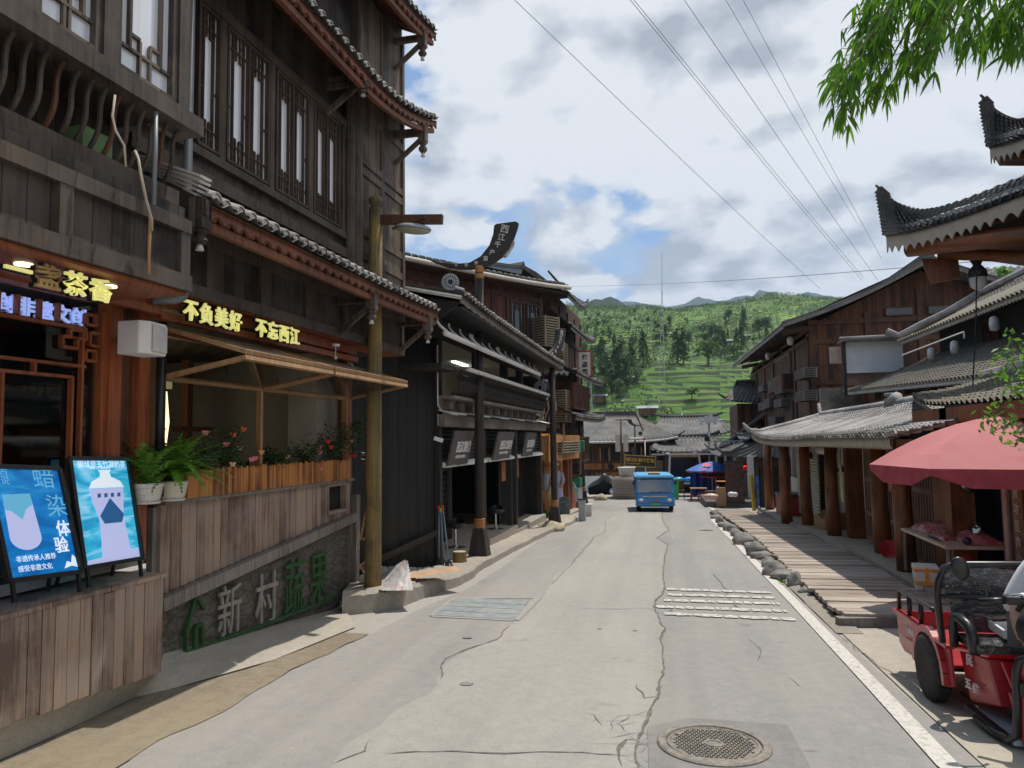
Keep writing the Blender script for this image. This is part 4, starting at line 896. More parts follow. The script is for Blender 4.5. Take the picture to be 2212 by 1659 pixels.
for i,(px,lab,cp)in enumerate(((946,'red capped blue mop leaning at the studio corner, leftmost of three','mopred'),(953,'mop with a yellow green cap between the two red capped ones','mopy'),(960,'blue handled mop standing rightmost beside the corner post','mopred'))):
 M.setdefault('mopy',plain('lime_cap',(.55,.6,.05),.5));b=at(px+2+i*4,1205,y=12.15-i*.05);b.z=gz(b.y)+.14;t_=at(948+i*4,1092+(i%2)*6,y=12.25);mp=thing('mop',lab,'mop',b,group='mops at the studio corner')
 m=MB();m.tube([(0,0,.05),(t_-b)*.93],.013,8);m.build('handle',M['mopblue'],mp,smooth=True);m=MB();m.tube([(t_-b)*.93,t_-b],.02,8);m.build('cap',M[cp],mp);m=MB()
 for k in range(22):a=k*.7;m.tube([(0,0,.12),(.03*math.cos(a),.03*math.sin(a),.07),(.07*math.cos(a),.07*math.sin(a),.0)],.008,5)
 m.build('mop_head',M['mophead'],mp)
b=G(993,1232,.12);stp=thing('log_stump','short mossy log stump with a pale sawn top on the kerb','stump',b);m=MB();m.lathe([(.125,0),(.12,.1),(.115,.2)],n=18);m.build('bark_side',M['pole'],stp);m=MB();m.lathe([(.113,.199),(.11,.206),(.001,.207)],n=18);m.build('sawn_top',plain('sawn_wood',(.46,.36,.22),.8),stp)
for(px,py,yy,fz,lab)in((984,1186,14.0,-.24,'black bar stool in front of the lattice door'),(1071,1140,17.2,-.27,'black bar stool in the second open bay of the studio')):
 p=at(px,py,y=yy);p.z=fz;p=V((p.x,p.y,fz));s_=thing('bar_stool',lab,'stool',p,group='bar stools inside the studio');m=MB();m.lathe([(.20,0),(.2,.015),(.06,.03),(.03,.05)],n=20);m.tube([(0,0,.03),(0,0,.38)],.022,10);m.build('stand',M['steel'],s_)
 m=MB();m.lathe([(.05,.36),(.17,.40),(.2,.43),(.19,.46),(.001,.455)],n=20);m.grid(lambda u,v:V((.2*math.cos(PI*(.1+.8*u)),.2*math.sin(PI*(.1+.8*u)),.43+.13*v*math.sin(PI*u))),12,3);m.build('seat',M['blackp'],s_,smooth=True)
cb=thing('cardboard_sheet','crumpled red and brown cardboard lying left of the yellow pole','cardboard',B1.xf(.2,.05,.0)+V((.0,.0,.0)))
m=MB();m.grid(lambda u,v:V((.0+.18*u,.0+.34*v,.06+.16*(1-u)+.03*noise.noise(V((u*3,v*3,1))))),6,6);m.build('sheet',plain('printed_cardboard',(.42,.22,.15),.8,0,.5,5),cb);m=MB();m.grid(lambda u,v:V((.02+.22*u,.1+.2*v,.2+.05*math.sin(3*u+v))),6,6);m.build('flap',plain('white_red_print',(.60,.42,.38),.7,0,.3,9),cb)
b1,b2,b3,b4=at(824,1276,z=-.03),at(893,1275,z=-.05),at(880,1210,y=9.95),at(822,1246,y=9.9);fo=thing('foil_sack','silver plastic sack leaning against the black screen by the pole','sack',b1)
t=NT('crinkled_foil');co=t.co();nz=t.noise(co,14,6,.7,1.);M['foil']=t.fin(t.mix(t.ramp(t.noise(co,5,3),[(.45,0.),(.6,.8)]),(.50,.50,.50),(.55,.40,.38)),.32,nz,.9,.03,.35)
m=MB();m.grid(lambda u,v:(b1.lerp(b2,u)).lerp(b4.lerp(b3,u),v)-b1+V((.05,-.07,.02))*(math.sin(PI*u)*math.sin(PI*v)+.4*noise.noise(V((u*5,v*4,0)))),26,18);m.grid(lambda u,v:(b1.lerp(b2,u)).lerp(b4.lerp(b3,u),v)-b1+V((-.05,.05,.0)),4,4);m.build('sack_body',M['foil'],fo,smooth=True)
m=MB();ca=G(868,1292,.285);m.grid(lambda u,v:V((-.05+.55*v+.22*u,.0+.75*v-.2*u+.1,.0+.02*noise.noise(V((u*3,v*5,0)))+.01)),6,10);cs=m.build('flattened_cardboard',plain('brown_cardboard',(.44,.27,.16),.85,0,.2,6),None,loc=ca);tag(cs,'flat strip of brown cardboard lying on the kerb right of the pole','cardboard')
m=MB()
for(a,b)in(((-.12,0,.3),(-.05,.1,.85)),((-.1,.05,.55),(.06,.0,.6)),((-.08,.0,.3),(.02,.05,.42))):m.bar(a,b,.02,.02)
for k in range(9):m.tube([(-.05+.01*k,.0,.34),(-.02,.02,.45+.008*k),(.03,0,.38+.01*k)],.006,5)
tag(m.build('twig_bundle',M['tanframe'],None,loc=B1.xf(.2,.42,.2)),'bundle of twigs and twine tied behind the grey corner post','twigs')
t=NT('lamp_black_timber');co=t.co();M['lampblk']=t.fin(t.ramp(t.noise(t.mapv(co,(9,9,1.2)),2.,5,.65),[(.3,(.008,.007,.006)),(.75,(.055,.043,.034))]),.6,t.noise(co,20,4),.3)
M['rope']=plain('orange_rope',(.50,.22,.07),.7,0,.2,25)
HORN=[(440,405),(560,445),(700,465),(830,455),(930,400),(1010,300),(1045,200),(1055,120),(1075,105),(1250,85),(1280,105),(1265,160),(1235,240),(1190,340),(1130,405),(1050,462),(950,500),(850,516),(740,512),(640,495),(520,450)]
def ox_lamp(lab,base,height,hscale,hrot,top=None,glyphs=True,base_h=.62):
 o=thing('ox_horn_lamp',lab,'street lamp',base,group='ox horn street lamps along the left kerb');h=height;tp=top if top is not None else V((0,0,h))
 m=MB();q=lambda r,z:[(-r,-r,z),(r,-r,z),(r,r,z),(-r,r,z)]
 vs=q(.20,-.1)+q(.19,.05)+q(.105,base_h);m.add(vs,[(k*4+i,k*4+(i+1)%4,k*4+4+(i+1)%4,k*4+4+i)for k in range(2)for i in range(4)]+[(8,9,10,11)]);m.build('base',M['lampblk'],o,bev=.01)
 m=MB()
 for k in range(5):m.lathe([(.075,0),(.105,.012),(.105,.03),(.075,.042)],(0,0,base_h+.002+k*.036),16)
 m.build('rope_binding',M['rope'],o,smooth=True)
 m=MB();m.tube([(0,0,base_h),tp*.5+V((0,0,base_h*.5)),tp],[.09,.086,.08],14);m.build('post',M['lampblk'],o,smooth=True)
 m=MB();m.lathe([(.07,-.22),(.085,-.2),(.085,-.12),(.075,-.1),(.085,-.08),(.09,0),(.09,.04)],tp,14);m.build('collar',M['rope'],o,smooth=True)
 hn=bpy.data.objects.new('horn',None);bpy.data.objects.remove(hn)
 k=hscale;c0=V((915,505,0));P=lambda x,y,d:V(((x-c0.x)*k,d,-(y-c0.y)*k))
 m=MB();m.prism([P(x,y,-.055)for x,y in HORN],(0,.11,0));hb=m.build('horn',M['lampblk'],o,loc=tp,bev=.012);hb.rotation_euler.z=hrot
 m=MB()
 for ch,x,y,ang,sz in zip('西江千户苗寨西江',(1150,1120,1085,1035,975,890,800,710),(160,235,300,370,425,465,480,478),(-72,-68,-60,-50,-38,-20,-5,6),(78,66,58,52,44,36,30,24)):
  a=R(90+ang)if y<400 else R(0);a=R(-ang-90+72+8)*.0+R({0:0}.get(0,0));th_=R(max(0,(460-y)*.045))
  m.text(ch,sz*k*1.05,P(x,y,-.058),(math.cos(th_),0,-math.sin(th_)),(math.sin(th_),0,math.cos(th_)),.003,.0015,1,True)
 m.build('lettering',M['pwhite2'],hb)
 m=MB();m.prism([P(1140,410,-.05),P(1130,385,-.05),P(1205,268,-.05),P(1225,255,-.05),P(1238,275,-.05),P(1230,300,-.05),P(1155,402,-.05)],(0,.13,0));m.build('lamp_head',plain('lamp_housing_tan',(.30,.27,.23),.5),hb)
 m=MB();m.prism([P(1158,400,-.045),P(1225,300,-.045),P(1233,305,-.045),P(1166,405,-.045)],(0,.11,0));m.build('lens',M['whitepaint'],hb)
 return o
b=V((-3.36,13.6,gz(13.6)+.02));ox_lamp('ox horn street lamp nearest the camera, standing on the kerb before the studio',b,5.53,.00213,R(10),V((.05,0,5.56)))
b2=V((-2.90,20.4,gz(20.4)+.02));ox_lamp('second ox horn street lamp with its horn turned edge on, past the studio',b2,4.9,.0021,R(68),V((-.0,0,4.78)))
b3=V((-3.02,29.5,gz(29.5)+.02));ox_lamp('third ox horn street lamp on a white block beyond the costume figures',b3,4.6,.0017,R(-100),V((-.12,0,4.3)),base_h=.7)
m=MB();m.box(-.2,-.2,-.1,.2,.2,.0);
def drum(lab,c,r,ln,ax,hang):
 o=thing('hanging_drum',lab,'drum',c,group='drums hung from the horn lamps');ax=V(ax).normalized()
 m=MB();m.lathe([(r,-ln/2),(r*1.06,-ln*.3),(r*1.06,ln*.3),(r,ln/2)],n=24,axis=ax);m.build('shell',M['lampblk'],o,smooth=False)
 for sg in(-1,1):
  m=MB();m.lathe([(r*.98,sg*ln*.502),(.001,sg*ln*.504)],n=24,axis=ax);hd=m.build('drum_head',plain('grey_skin',(.40,.43,.48),.7),o)
  pt=MB();pt.lathe([(r*.30,sg*ln*.512),(.001,sg*ln*.513)],n=16,axis=ax);side=ax.cross(V((0,0,1))).normalized();up=side.cross(ax)
  for k in range(16):
   a=2*PI*k/16;d=side*math.cos(a)+up*math.sin(a);e=side*-math.sin(a)+up*math.cos(a);q0=ax*(sg*ln*.512)
   pt.add([q0+d*r*.45,q0+d*r*.65+e*r*.07,q0+d*r*.9,q0+d*r*.65-e*r*.07],[(0,1,2,3)])
  pt.build('flower_pattern',M['black'],hd)
 m=MB();m.tube([(0,0,r),hang],.008,6);m.build('rope',M['blackp'],o)
c=at(972,612,y=13.5);drum('drum with a flower patterned head hanging from the nearest horn lamp',c,.165,.34,(.35,-1,-.05),(.0,.0,.32))
c=at(1172,838,y=20.3);drum('smaller dark drum hanging from the second horn lamp over the balcony',c,.19,.36,(-.25,-1,0),(.05,.0,.55))
M['inn']=wood('inn_red_brown_boards',(.045,.014,.008),(.15,.05,.026),.2,streak=.6,stain=.7)
M['acslat']=wood('pale_slat_wood',(.17,.14,.10),(.40,.34,.25),0,rough=.75)
M['innbeam']=wood('inn_dark_beam',(.02,.009,.006),(.08,.033,.02),0)
B3=Frame(-4.03,25.96,33)
inn=thing('corner_inn','tall red brown timber inn with long tiled eave and slatted unit boxes behind the studio','house',(B3.o.x,B3.o.y,gz(26)),-B3.a)
Z0=gz(26)
def zz3(*a):return[q-Z0 for q in a]
m=MB();m.box(-6,-12,0,0,0,8.2);m.build('wall',M['inn'],inn)
m=MB()
for s in(-.06,-1.75,-2.45,-4.6,-6.3,-8.2):m.box(0,s-.09,.0,.05,s+.09,7.9)
for z in(4.95,5.9,7.55):m.box(0,-12,z,.045,0,z+.16)
m.build('wall_frame',M['innbeam'],inn)
for(a,b)in((-1.65,-.95),(-.85,-.16),(-4.4,-3.6),(-5.4,-4.7),(-7.4,-6.6),(-8.1,-7.5),(-9.3,-8.4)):lattice(inn,a,b,6.12,7.45,.02,M['innbeam'],M['darkglass'],1,fw=.06,bw=.025,style=0,dep=.05)
def slatbox(par,o0,o1,s0,s1,z0,z1,mat=None,n=None,sgn=1):
 mat=mat or M['acslat'];m=MB();n=n or max(6,int((z1-z0)/.085))
 for x,y in((o1,s0),(o1,s1),(o0,s0),(o0,s1)):m.box(x-.03,y-.03,z0,x+.03,y+.03,z1)
 for k in range(n):
  z=z0+(z1-z0)*(k+.5)/n;h=(z1-z0)/n*.55
  m.bar((o1+.02*sgn,s0,z),(o1+.02*sgn,s1,z),.02,h,(.5*sgn,0,1));m.bar((o0,s0-.02,z),(o1,s0-.02,z),.02,h,(0,-.5,1));m.bar((o0,s1+.02,z),(o1,s1+.02,z),.02,h,(0,.5,1))
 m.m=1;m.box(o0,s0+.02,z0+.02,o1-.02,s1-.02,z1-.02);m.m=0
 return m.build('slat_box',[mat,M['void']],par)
slatbox(inn,.02,.55,-3.35,-2.40,5.48-Z0-.1,6.62)
slatbox(inn,.02,.55,-4.55,-3.45,5.60-Z0-.1,6.74)
slatbox(inn,.0,.6,-.5,.22,5.9,7.0)
er=lambda u:V((.7+.1*u**6,-12+12.6*u,8.02+.12*u**8));tr=lambda u:V((-2.6,-12+11.2*u,9.0))
r=roof_mesh(er,tr,46,10,.045,.02,.05).build('roof',M['tile'],inn)
caps_mesh(lambda u:er(u)+V((0,0,.03)),46,(1,0,0),.08,.16,notch=False).build('tile_ends',[M['tile'],M['tilelt']],r)
m=MB();m.tube([er(i/12)+V((.05,0,-.07))for i in range(13)],.075,10);m.build('gutter_pipe',M['beigepipe']if 'beigepipe' in M else M.setdefault('beigepipe',plain('cream_gutter',(.50,.45,.38),.5,0,.15,5)),r,smooth=True)
m=MB();m.box(-.2,-12,7.86,.7,.4,7.9);m.build('soffit',M['innbeam'],r)
def at3(px,py,s):
 a=R(33);e,n,O=B3.e,B3.n,B3.o;d=ray(px,py);t=(s-(CAM-O).dot(e))/d.dot(e);q=CAM+d*t;return V(((q-O).dot(n),s,q.z-Z0))
gA,gB=B3.loc(1040,597,-1.0),B3.loc(1125,575,-1.0)
m=MB();s0,s1=gA[0],gB[0];z1=gB[1]-Z0
m.prism([(-.9,s0,8.75),(-.9,s1-.1,8.75),(-.9,s1,z1-.1),(-.9,s0+.6,8.9)],(-.05,0,0));m.build('sheet_panel',plain('blue_grey_sheet',(.17,.21,.25),.6,0,.2,3),inn)
m=MB();m.prism([(-.85,s0-.6,8.62),(-.85,s0+.6,8.98),(-.85,s1-.15,z1-.02),(-.85,s1+.02,z1+.16),(-.85,s1+.08,z1),(-.85,s1+.7,8.95),(-.85,s1+1.6,8.6),(-.85,s1+2.9,8.35),(-.85,s1+2.9,8.27),(-.85,s1+1.5,8.46),(-.85,s1+.5,8.78),(-.85,s1,z1-.12),(-.85,s0+.6,8.87),(-.85,s0-.6,8.52)],(-2.2,0,.1));m.build('ridge_roof',M['tile'],inn)
er2=lambda u:V((.8,-9+9.5*u,4.95-.1*math.sin(PI*u)));tr2=lambda u:V((.0,-9+9.1*u,5.45))
r=roof_mesh(er2,tr2,34,3,.045,.03,.0).build('skirt_roof',M['tile'],inn);m=MB();m.bar((.05,-9,5.5),(.05,.1,5.46),.1,.05);m.build('ridge_tiles',M['tilelt'],r)
m=MB();m.box(.0,-8,3.05,.8,-.0,3.1);m.box(.75,-8,3.1,.8,-.05,3.2);m.box(.74,-8,3.95,.82,-.0,4.03);m.build('gallery',M['innbeam'],inn)
for i in range(26):
 mm=MB();y=-.25-i*.2;mm.tube([(.62,y,3.2),(.7,y,3.5),(.82,y,3.7),(.80,y,3.97)],.03,6);mm.build('gallery_baluster',M['acslat'],inn)
for i,(y,c)in enumerate(((-.35,(.35,.45,.58)),(-.75,(.42,.47,.56)),(-1.1,(.30,.36,.46)),(-1.5,(.6,.6,.6)))):m=MB();m.grid(lambda u,v:V((.55+.04*math.sin(u*9),y-.28*u,4.75-.7*v)),6,4);tag(m.build('hung_shirt',plain('washing_%d'%i,c,.8),None,loc=inn.location,rz=-B3.a),['blue shirt at the right end of the washing over the inn gallery','pale blue shirt second in the washing line on the inn gallery','dark blue shirt third in the washing on the inn gallery','white shirt at the left of the washing on the inn gallery'][i],'shirt')
m=MB();m.box(.0,-2.4,.0,.35,-.0,3.0);m.build('ground_storey',M['inn'],inn)
lattice(inn,-2.2,-1.75,1.75,2.7,.36,M['redwood'],M['darkglass'],1,style=2)
B4=Frame(-3.85,26.9,3.0)
wg=thing('inn_wing','brown timber wing beyond the inn with stacked balconies and flared tiled roof tips','house',(B4.o.x,B4.o.y,gz(28)),-B4.a);Z4=gz(28)
m=MB();m.box(-5,0,0,0,7.2,8.3);m.build('wall',M['inn'],wg)
m=MB()
for s in(.05,1.8,3.6,5.4,7.1):m.box(0,s-.1,0,.05,s+.1,8)
for z in(1.75,3.0,5.0,6.7):m.box(0,0,z,.06,7.2,z+.2)
m.build('wall_frame',M['innbeam'],wg)
def flare(par,pts,name='roof_tip',w=.12):
 m=MB()
 for p,q in zip(pts[:-1],pts[1:]):m.bar(p,q,w,w*.7)
 return m.build(name,M['tile'],par)
for(z,o,s1,rise,up)in((8.05,.75,4.2,.9,.35),(6.85,.85,6.0,.7,.3),(5.15,1.0,7.0,.45,.1),(3.55,.95,8.0,.5,.18)):
 er=lambda u:V((o+.05*u**4,-.3+(s1+.3)*u,z+up*u**6));tr=lambda u:V((-.02,-.3+(s1-.2)*u,z+rise))
 r=roof_mesh(er,tr,int(s1*4.4),5,.04,.02,.03).build('roof',M['tile'],wg);caps_mesh(lambda u:er(u)+V((0,0,.03)),int(s1*4.4),(1,0,0),.07,.14,notch=False).build('tile_ends',[M['tile'],M['tilelt']],r)
 fascia_mesh(lambda u:er(u)+V((-.03,0,-.02)),int(s1*2),.12,.03,(1,0,0),.02).build('eave_board',M['greywood'],r)
 e=er(1);flare(r,[e+V((-.5,-.1,.20)),e+V((-.22,.0,.10)),e+V((-.06,.05,.14)),e+V((.02,.08,.26))],w=.09)
for(z,s0,s1,o)in((3.95,.5,4.5,.75),(1.9,1.2,4.4,.7)):
 m=MB();m.box(0,s0,z-.08,o,s1,z);m.box(o-.05,s0,z+.85,o+.02,s1,z+.92)
 k=s0
 while k<s1:m.box(o-.03,k,z,o,k+.05,z+.86);k+=.11
 k=0
 while k<o-.05:m.box(k,s0,z,k+.05,s0+.03,z+.86);k+=.11
 m.box(0,s0,z+.85,o,s0+.04,z+.92)
 m.build('balcony',M['inn'],wg)
slatbox(wg,.05,.55,-.15,.75,3.35,4.55);slatbox(wg,.05,.5,-.2,.6,5.4,6.3)
lattice(wg,.1,.5,4.7,5.4,.06,M['brownbeam'],M['curtain'],1,style=2,dep=.05);lattice(wg,.15,1.0,1.95,3.0,.06,M['brownbeam'],M['curtain'],2,style=2,dep=.05)
lattice(wg,.9,1.7,5.55,6.6,.06,M['innbeam'],M['acslat'],1,style=3,dep=.05)
m=MB();m.tube([(.45,-.2,3.3),(.45,-.2,1.0)],.05,8);m.build('downpipe',M['acslat'],wg)
vs_=thing('vertical_sign','white vertical hotel sign with a scalloped red border on the inn wing','sign',B4.xf(.55,3.2,0)+V((0,0,4.35)),-B4.a)
m=MB();m.box(-.05,-.02,0,.50,.02,1.05);m.build('board',M['whitepaint'],vs_)
m=MB()
for i in range(14):z=.04+i*.075;m.ball((.49,-.02,z),.04,8,5);m.ball((-.03,-.02,z),.025,8,5)
m.box(-.06,-.03,1.0,.52,.03,1.07);m.box(-.06,-.03,-.03,.52,.03,.03);m.build('border',M['red'],vs_)
for i,ch in enumerate('依姿阁'):m=MB();m.text(ch,.24,(.10,-.025,.70-i*.3),(1,0,0),(0,0,1),.006,.008);m.build('character',M['innbeam'],vs_)
B5=Frame(-3.62,22.55,6.6)
os_=thing('orange_shop','orange timber shopfront with a louvred unit box above the costume figures','shop',(B5.o.x,B5.o.y,gz(24)),-B5.a);Z5=gz(24)
M['pine']=wood('orange_pine',(.34,.14,.04),(.56,.28,.10),.5,rough=.5,stain=.5,groove=.02)
m=MB();m.box(-3,0,0,-.35,4.2,2.8);m.build('wall',M['pine'],os_)
m=MB();m.box(-.35,0,1.95,.25,4.2,2.72);m.box(.2,0,2.5,.3,4.25,2.74);m.box(.2,.0,1.92,.28,4.2,2.12);m.box(.2,0,2.12,.28,.12,2.5);m.box(.2,3.9,2.12,.28,4.2,2.5);m.build('signboard_box',M['pine'],os_)
slatbox(os_,.2,.42,1.25,3.6,2.13,2.55,n=5)
m=MB()
for i in range(5):m.lathe([(.04,0),(.04,.01)],(.262,.5,2.2+i*.09),10,(1,0,0))
m.build('white_lettering',M['whitepaint'],os_)['kind']='stuff'
for s in(.1,1.5,3.0):m=MB();m.box(-.3,s,0,-.1,s+.22,1.95);m.build('post',M['pine'],os_)
for s in(3.6,4.0):m=MB();m.box(-.3,s,0,.0,s+.25,1.95);m.build('red_post',M['pillar'],os_)
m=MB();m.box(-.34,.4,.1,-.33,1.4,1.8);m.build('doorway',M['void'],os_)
m=MB();m.box(-.2,0,-.4,.35,4.3,.12);m.build('step',M['kerb'],os_)
def skinned(name,joints,edges,mat,par=None,sub=1,loc=None):
 """one continuous surface grown round a skeleton: joints [(pos, radius)]"""
 me=bpy.data.meshes.new(name);me.from_pydata([tuple(j[0])for j in joints],edges,[]);o=bpy.data.objects.new(name,me);COL.objects.link(o)
 sk=o.modifiers.new('skin','SKIN');sk.use_smooth_shade=True
 for i,j in enumerate(joints):
  r_=j[1];me.skin_vertices[0].data[i].radius=(r_,r_)if not isinstance(r_,tuple)else r_
 me.skin_vertices[0].data[0].use_root=True
 if sub:s_=o.modifiers.new('sub','SUBSURF');s_.levels=sub;s_.render_levels=sub
 me.materials.append(mat)
 if par:o.parent=par
 if loc is not None:o.location=loc
 return o
M['skin']=plain('skin_tone',(.50,.31,.22),.5,0,.06,8);M['costblue']=plain('pale_blue_brocade',(.40,.43,.60),.7,0,.35,28);M['costlilac']=plain('lilac_skirt',(.40,.40,.66),.7,0,.25,20);M['costgreen']=plain('pale_green_dress',(.38,.52,.44),.7,0,.25,18);M['khaki']=plain('khaki_cloth',(.50,.41,.28),.8,0,.15,12);M['silver']=plain('silver_ornament',(.62,.64,.66),.3,.6,.2,20);M['straw']=plain('straw_hat',(.52,.48,.36),.8,0,.2,30)
def mannequin(lab,base,rz,kind,sc=1.):
 o=thing('mannequin',lab,'mannequin',base,rz,group='costumed mannequins outside the orange shop');o.scale=(sc,)*3
 J=[((0,0,.92),.13),((0,.0,1.15),.12),((0,.0,1.38),.13),((0,0,1.50),.055),((0,.0,1.62),.085),((0,0,1.72),.07),((.19,0,1.42),.055),((.24,.03,1.14),.045),((.20,-.12,.95),.035),((.19,-.17,.86),.03),((-.19,0,1.42),.055),((-.24,.03,1.14),.045),((-.2,-.1,.93),.035),((-.19,-.14,.85),.03),((.1,0,.5),.075),((.1,.02,.1),.05),((.1,-.1,.04),.045),((-.1,0,.5),.075),((-.1,.02,.1),.05),((-.1,-.1,.04),.045)]
 E_=[(0,1),(1,2),(2,3),(3,4),(4,5),(2,6),(6,7),(7,8),(8,9),(2,10),(10,11),(11,12),(12,13),(0,14),(14,15),(15,16),(0,17),(17,18),(18,19)]
 skinned('body',J,E_,M['skin'],o)
 m=MB();m.lathe([(.17,.88),(.155,1.1),(.18,1.3),(.20,1.42),(.13,1.50),(.07,1.53)],n=20)
 for sg in(-1,1):m.tube([(sg*.17,0,1.43),(sg*.24,.03,1.15),(sg*.22,-.06,1.02)],[.085,.075,.085],10)
 m.build('jacket',M['costgreen']if kind==2 else M['costblue'],o,smooth=True)
 if kind==0:
  m=MB()
  for sg in(-1,1):m.tube([(sg*.08,0,.95),(sg*.10,0,.42)],[.12,.11],12)
  m.build('shorts',M['khaki'],o,smooth=True);m=MB();m.lathe([(.25,1.70),(.22,1.72),(.12,1.74),(.11,1.83),(.001,1.86)],n=20);m.build('straw_hat',M['straw'],o,smooth=True)
 else:
  m=MB();m.lathe([(.16,.98),(.22,.7),(.30,.3),(.34,.06)],n=26);m.build('skirt',M['costlilac']if kind==1 else M['costgreen'],o,smooth=True)
  m=MB();m.lathe([(.12,1.70),(.13,1.78),(.06,1.86)],n=16)
  if kind==1:
   for sg in(-1,1):m.tube([(sg*.06,0,1.80),(sg*.2,0,1.9),(sg*.25,0,2.05),(sg*.2,0,2.16)],[.03,.03,.02,.008],8)
   for k in range(7):a=PI*(k+.5)/7;m.bar((.1*math.cos(a),0,1.82),(.2*math.cos(a),0,1.84+.16*math.sin(a)),.02,.01)
  else:m.lathe([(.16,1.72),(.13,1.74),(.11,1.83),(.001,1.86)],n=16)
  m.build('headdress',M['silver']if kind==1 else M['straw'],o,smooth=True)
def gp(px,py,up):p=at(px,py,g=up);return V((p.x,p.y,gz(p.y)+up))
mannequin('mannequin in a straw hat, pale jacket and khaki shorts, nearest the studio',gp(1182,1110,.18),R(-20),0,.9)
mannequin('mannequin in lilac skirt and horned silver headdress, behind the straw hat one',gp(1192,1106,.18)+V((.12,.5,0)),R(-10),1,.92)
mannequin('mannequin in a pale green dress right of the second horn lamp',gp(1222,1098,.16),R(-25),2,.82)
mannequin('slim mannequin in a blue costume half hidden behind the second horn lamp',gp(1214,1093,.16)+V((0,.7,0)),R(-25),1,.88)
m=MB();
for k in range(60):a=random.random()*6.28;leaf(m,(random.uniform(-.35,.35),random.uniform(-.2,.2),random.uniform(.0,.1)),(math.cos(a),math.sin(a),random.uniform(.3,1.5)),.16,.12)
tag(m.build('cabbage_plants',M['shrub'],None,loc=gp(1180,1115,.14)),'low green leafy plants at the feet of the mannequins','plants')
mb_=thing('menu_stand','black chalkboard easel with pale writing beside the second horn lamp','chalkboard',gp(1221,1112,.1)+V((0,-.3,0)));m=MB();m.prism([(-.17,0,0),(.17,.04,0),(.15,.08,.55),(.05,.08,.62),(-.1,.07,.62),(-.16,.06,.55)],(0,.04,0));m.build('board',plain('chalk_scribbled_board',(.07,.11,.11),.7,0,.9,22,0,(.4,.45,.42)),mb_);m=MB();m.bar((-.15,.15,.5),(-.15,.3,0),.03,.03);m.bar((.15,.15,.5),(.15,.3,0),.03,.03);m.build('prop',M['blackp'],mb_)
ct=thing('steam_cart','grey metal food cart with a green lid and wooden base by the third horn lamp','cart',gp(1249,1098,.14)+V((-.25,.3,0)),R(-5));m=MB();m.box(-.35,-.3,.22,.3,.5,.75);m.prism([(-.3,-.3,.75),(.2,-.3,.75),(.1,-.3,.98),(-.28,-.3,.98)],(0,.7,0));m.build('cabinet',M['metal'],ct);m=MB();m.box(-.05,-.1,.8,.32,.45,1.12);m.build('green_lid',plain('green_paint',(.02,.20,.09),.4),ct);m=MB();m.box(-.4,-.35,.0,.42,.55,.2);m.build('wooden_base',M['pillar'],ct)
lb=thing('louvred_unit','dark slanted louvred unit box hanging above the food cart','air unit',gp(1244,1100,.1)+V((-.1,.6,1.25)));mm=slatbox(lb,-.3,.22,-.3,.3,0,.85,M['darkbeam'])
gbx=thing('green_bracket_sign','small green and white box sign projecting at the end of the orange shop','sign',at(1253,962,y=27.2));m=MB();m.box(-.18,-.08,-.2,.0,.08,.14);m.build('case',M['whitepaint'],gbx);m=MB();m.box(.0,-.1,-.22,.16,.1,.18);m.build('green_end',bpy.data.materials['green_paint'],gbx,bev=.03)
wb=thing('white_post_block','square white block at the foot of the third horn lamp','block',gp(1270,1115,0));m=MB();m.box(-.14,-.14,-.05,.14,.14,.42);m.build('block',M['white'],wb,bev=.015)
gb2=thing('grey_marker_post','short grey concrete marker post left of the white block','post',gp(1258,1122,.05));m=MB();m.box(-.11,-.1,-.05,.11,.1,.62);m.build('shaft',M['metal'],gb2,bev=.02);m=MB();m.box(-.12,-.11,.62,.12,.11,.65);m.build('cap',M['dkmetal'],gb2)
sb_=thing('salmon_board','small salmon pink board leaning beside the green dressed mannequin','board',gp(1237,1100,.14));m=MB();m.prism([(-.12,0,.05),(.12,.02,.05),(.1,.12,.62),(-.12,.1,.62)],(0,.03,0));m.build('board',plain('salmon_paint',(.60,.28,.20),.7),sb_);m=MB();m.bar((0,.1,.5),(0,.3,0),.03,.02);m.build('prop',M['pillar'],sb_)
def boulder(name,lab,c,r,sc,mat,seed,group=None,cat='boulder'):
 m=MB();m.ball((0,0,0),1,16,11);w_=MB()
 w_.add([V((v.x*sc[0],v.y*sc[1],v.z*sc[2]))*r*(1+.30*noise.noise(v*1.2+V((seed,0,0)))+.17*noise.noise(v*2.6+V((seed,3,0)))+.07*noise.noise(v*6+V((seed,5,0))))for v in m.v],m.f)
 return tag(w_.build(name,mat,None,smooth=True,loc=c),lab,cat,group)
M['boulder']=plain('yellowish_boulder',(.42,.36,.24),.9,0,.3,5,.4,(.25,.22,.16));M['rock']=plain('grey_river_rock',(.21,.20,.185),.9,0,.35,4,.4,(.33,.31,.28))
boulder('boulder','yellow rounded boulder at the foot of the second horn lamp',gp(1190,1140,.08),.3,(1.2,1.2,.62),M['boulder'],1.)
M['oldwood']=wood('old_brown_boards',(.05,.027,.017),(.17,.10,.065),.2,streak=.5)
rs=thing('barbecue_house','old brown timber house with grey hipped roof and open shutters at the street end','house',(-2.2,47.5,gz(47.5)),R(12));ZR=gz(47.5)
def Lr(px,py,y):p=at(px,py,y=y);return p-rs.location
m=MB();m.box(-7,0,0,2.6,6,3.3);m.build('wall',M['oldwood'],rs)
m=MB()
for x in(-6.9,-4.4,-2.9,-1.4,.1,1.3,2.5):m.box(x-.09,-.06,0,x+.09,0,3.3)
for z in(1.25,1.75,2.85):m.box(-7,-.05,z,2.6,0,z+.12)
m.build('wall_frame',M['brownbeam'],rs)
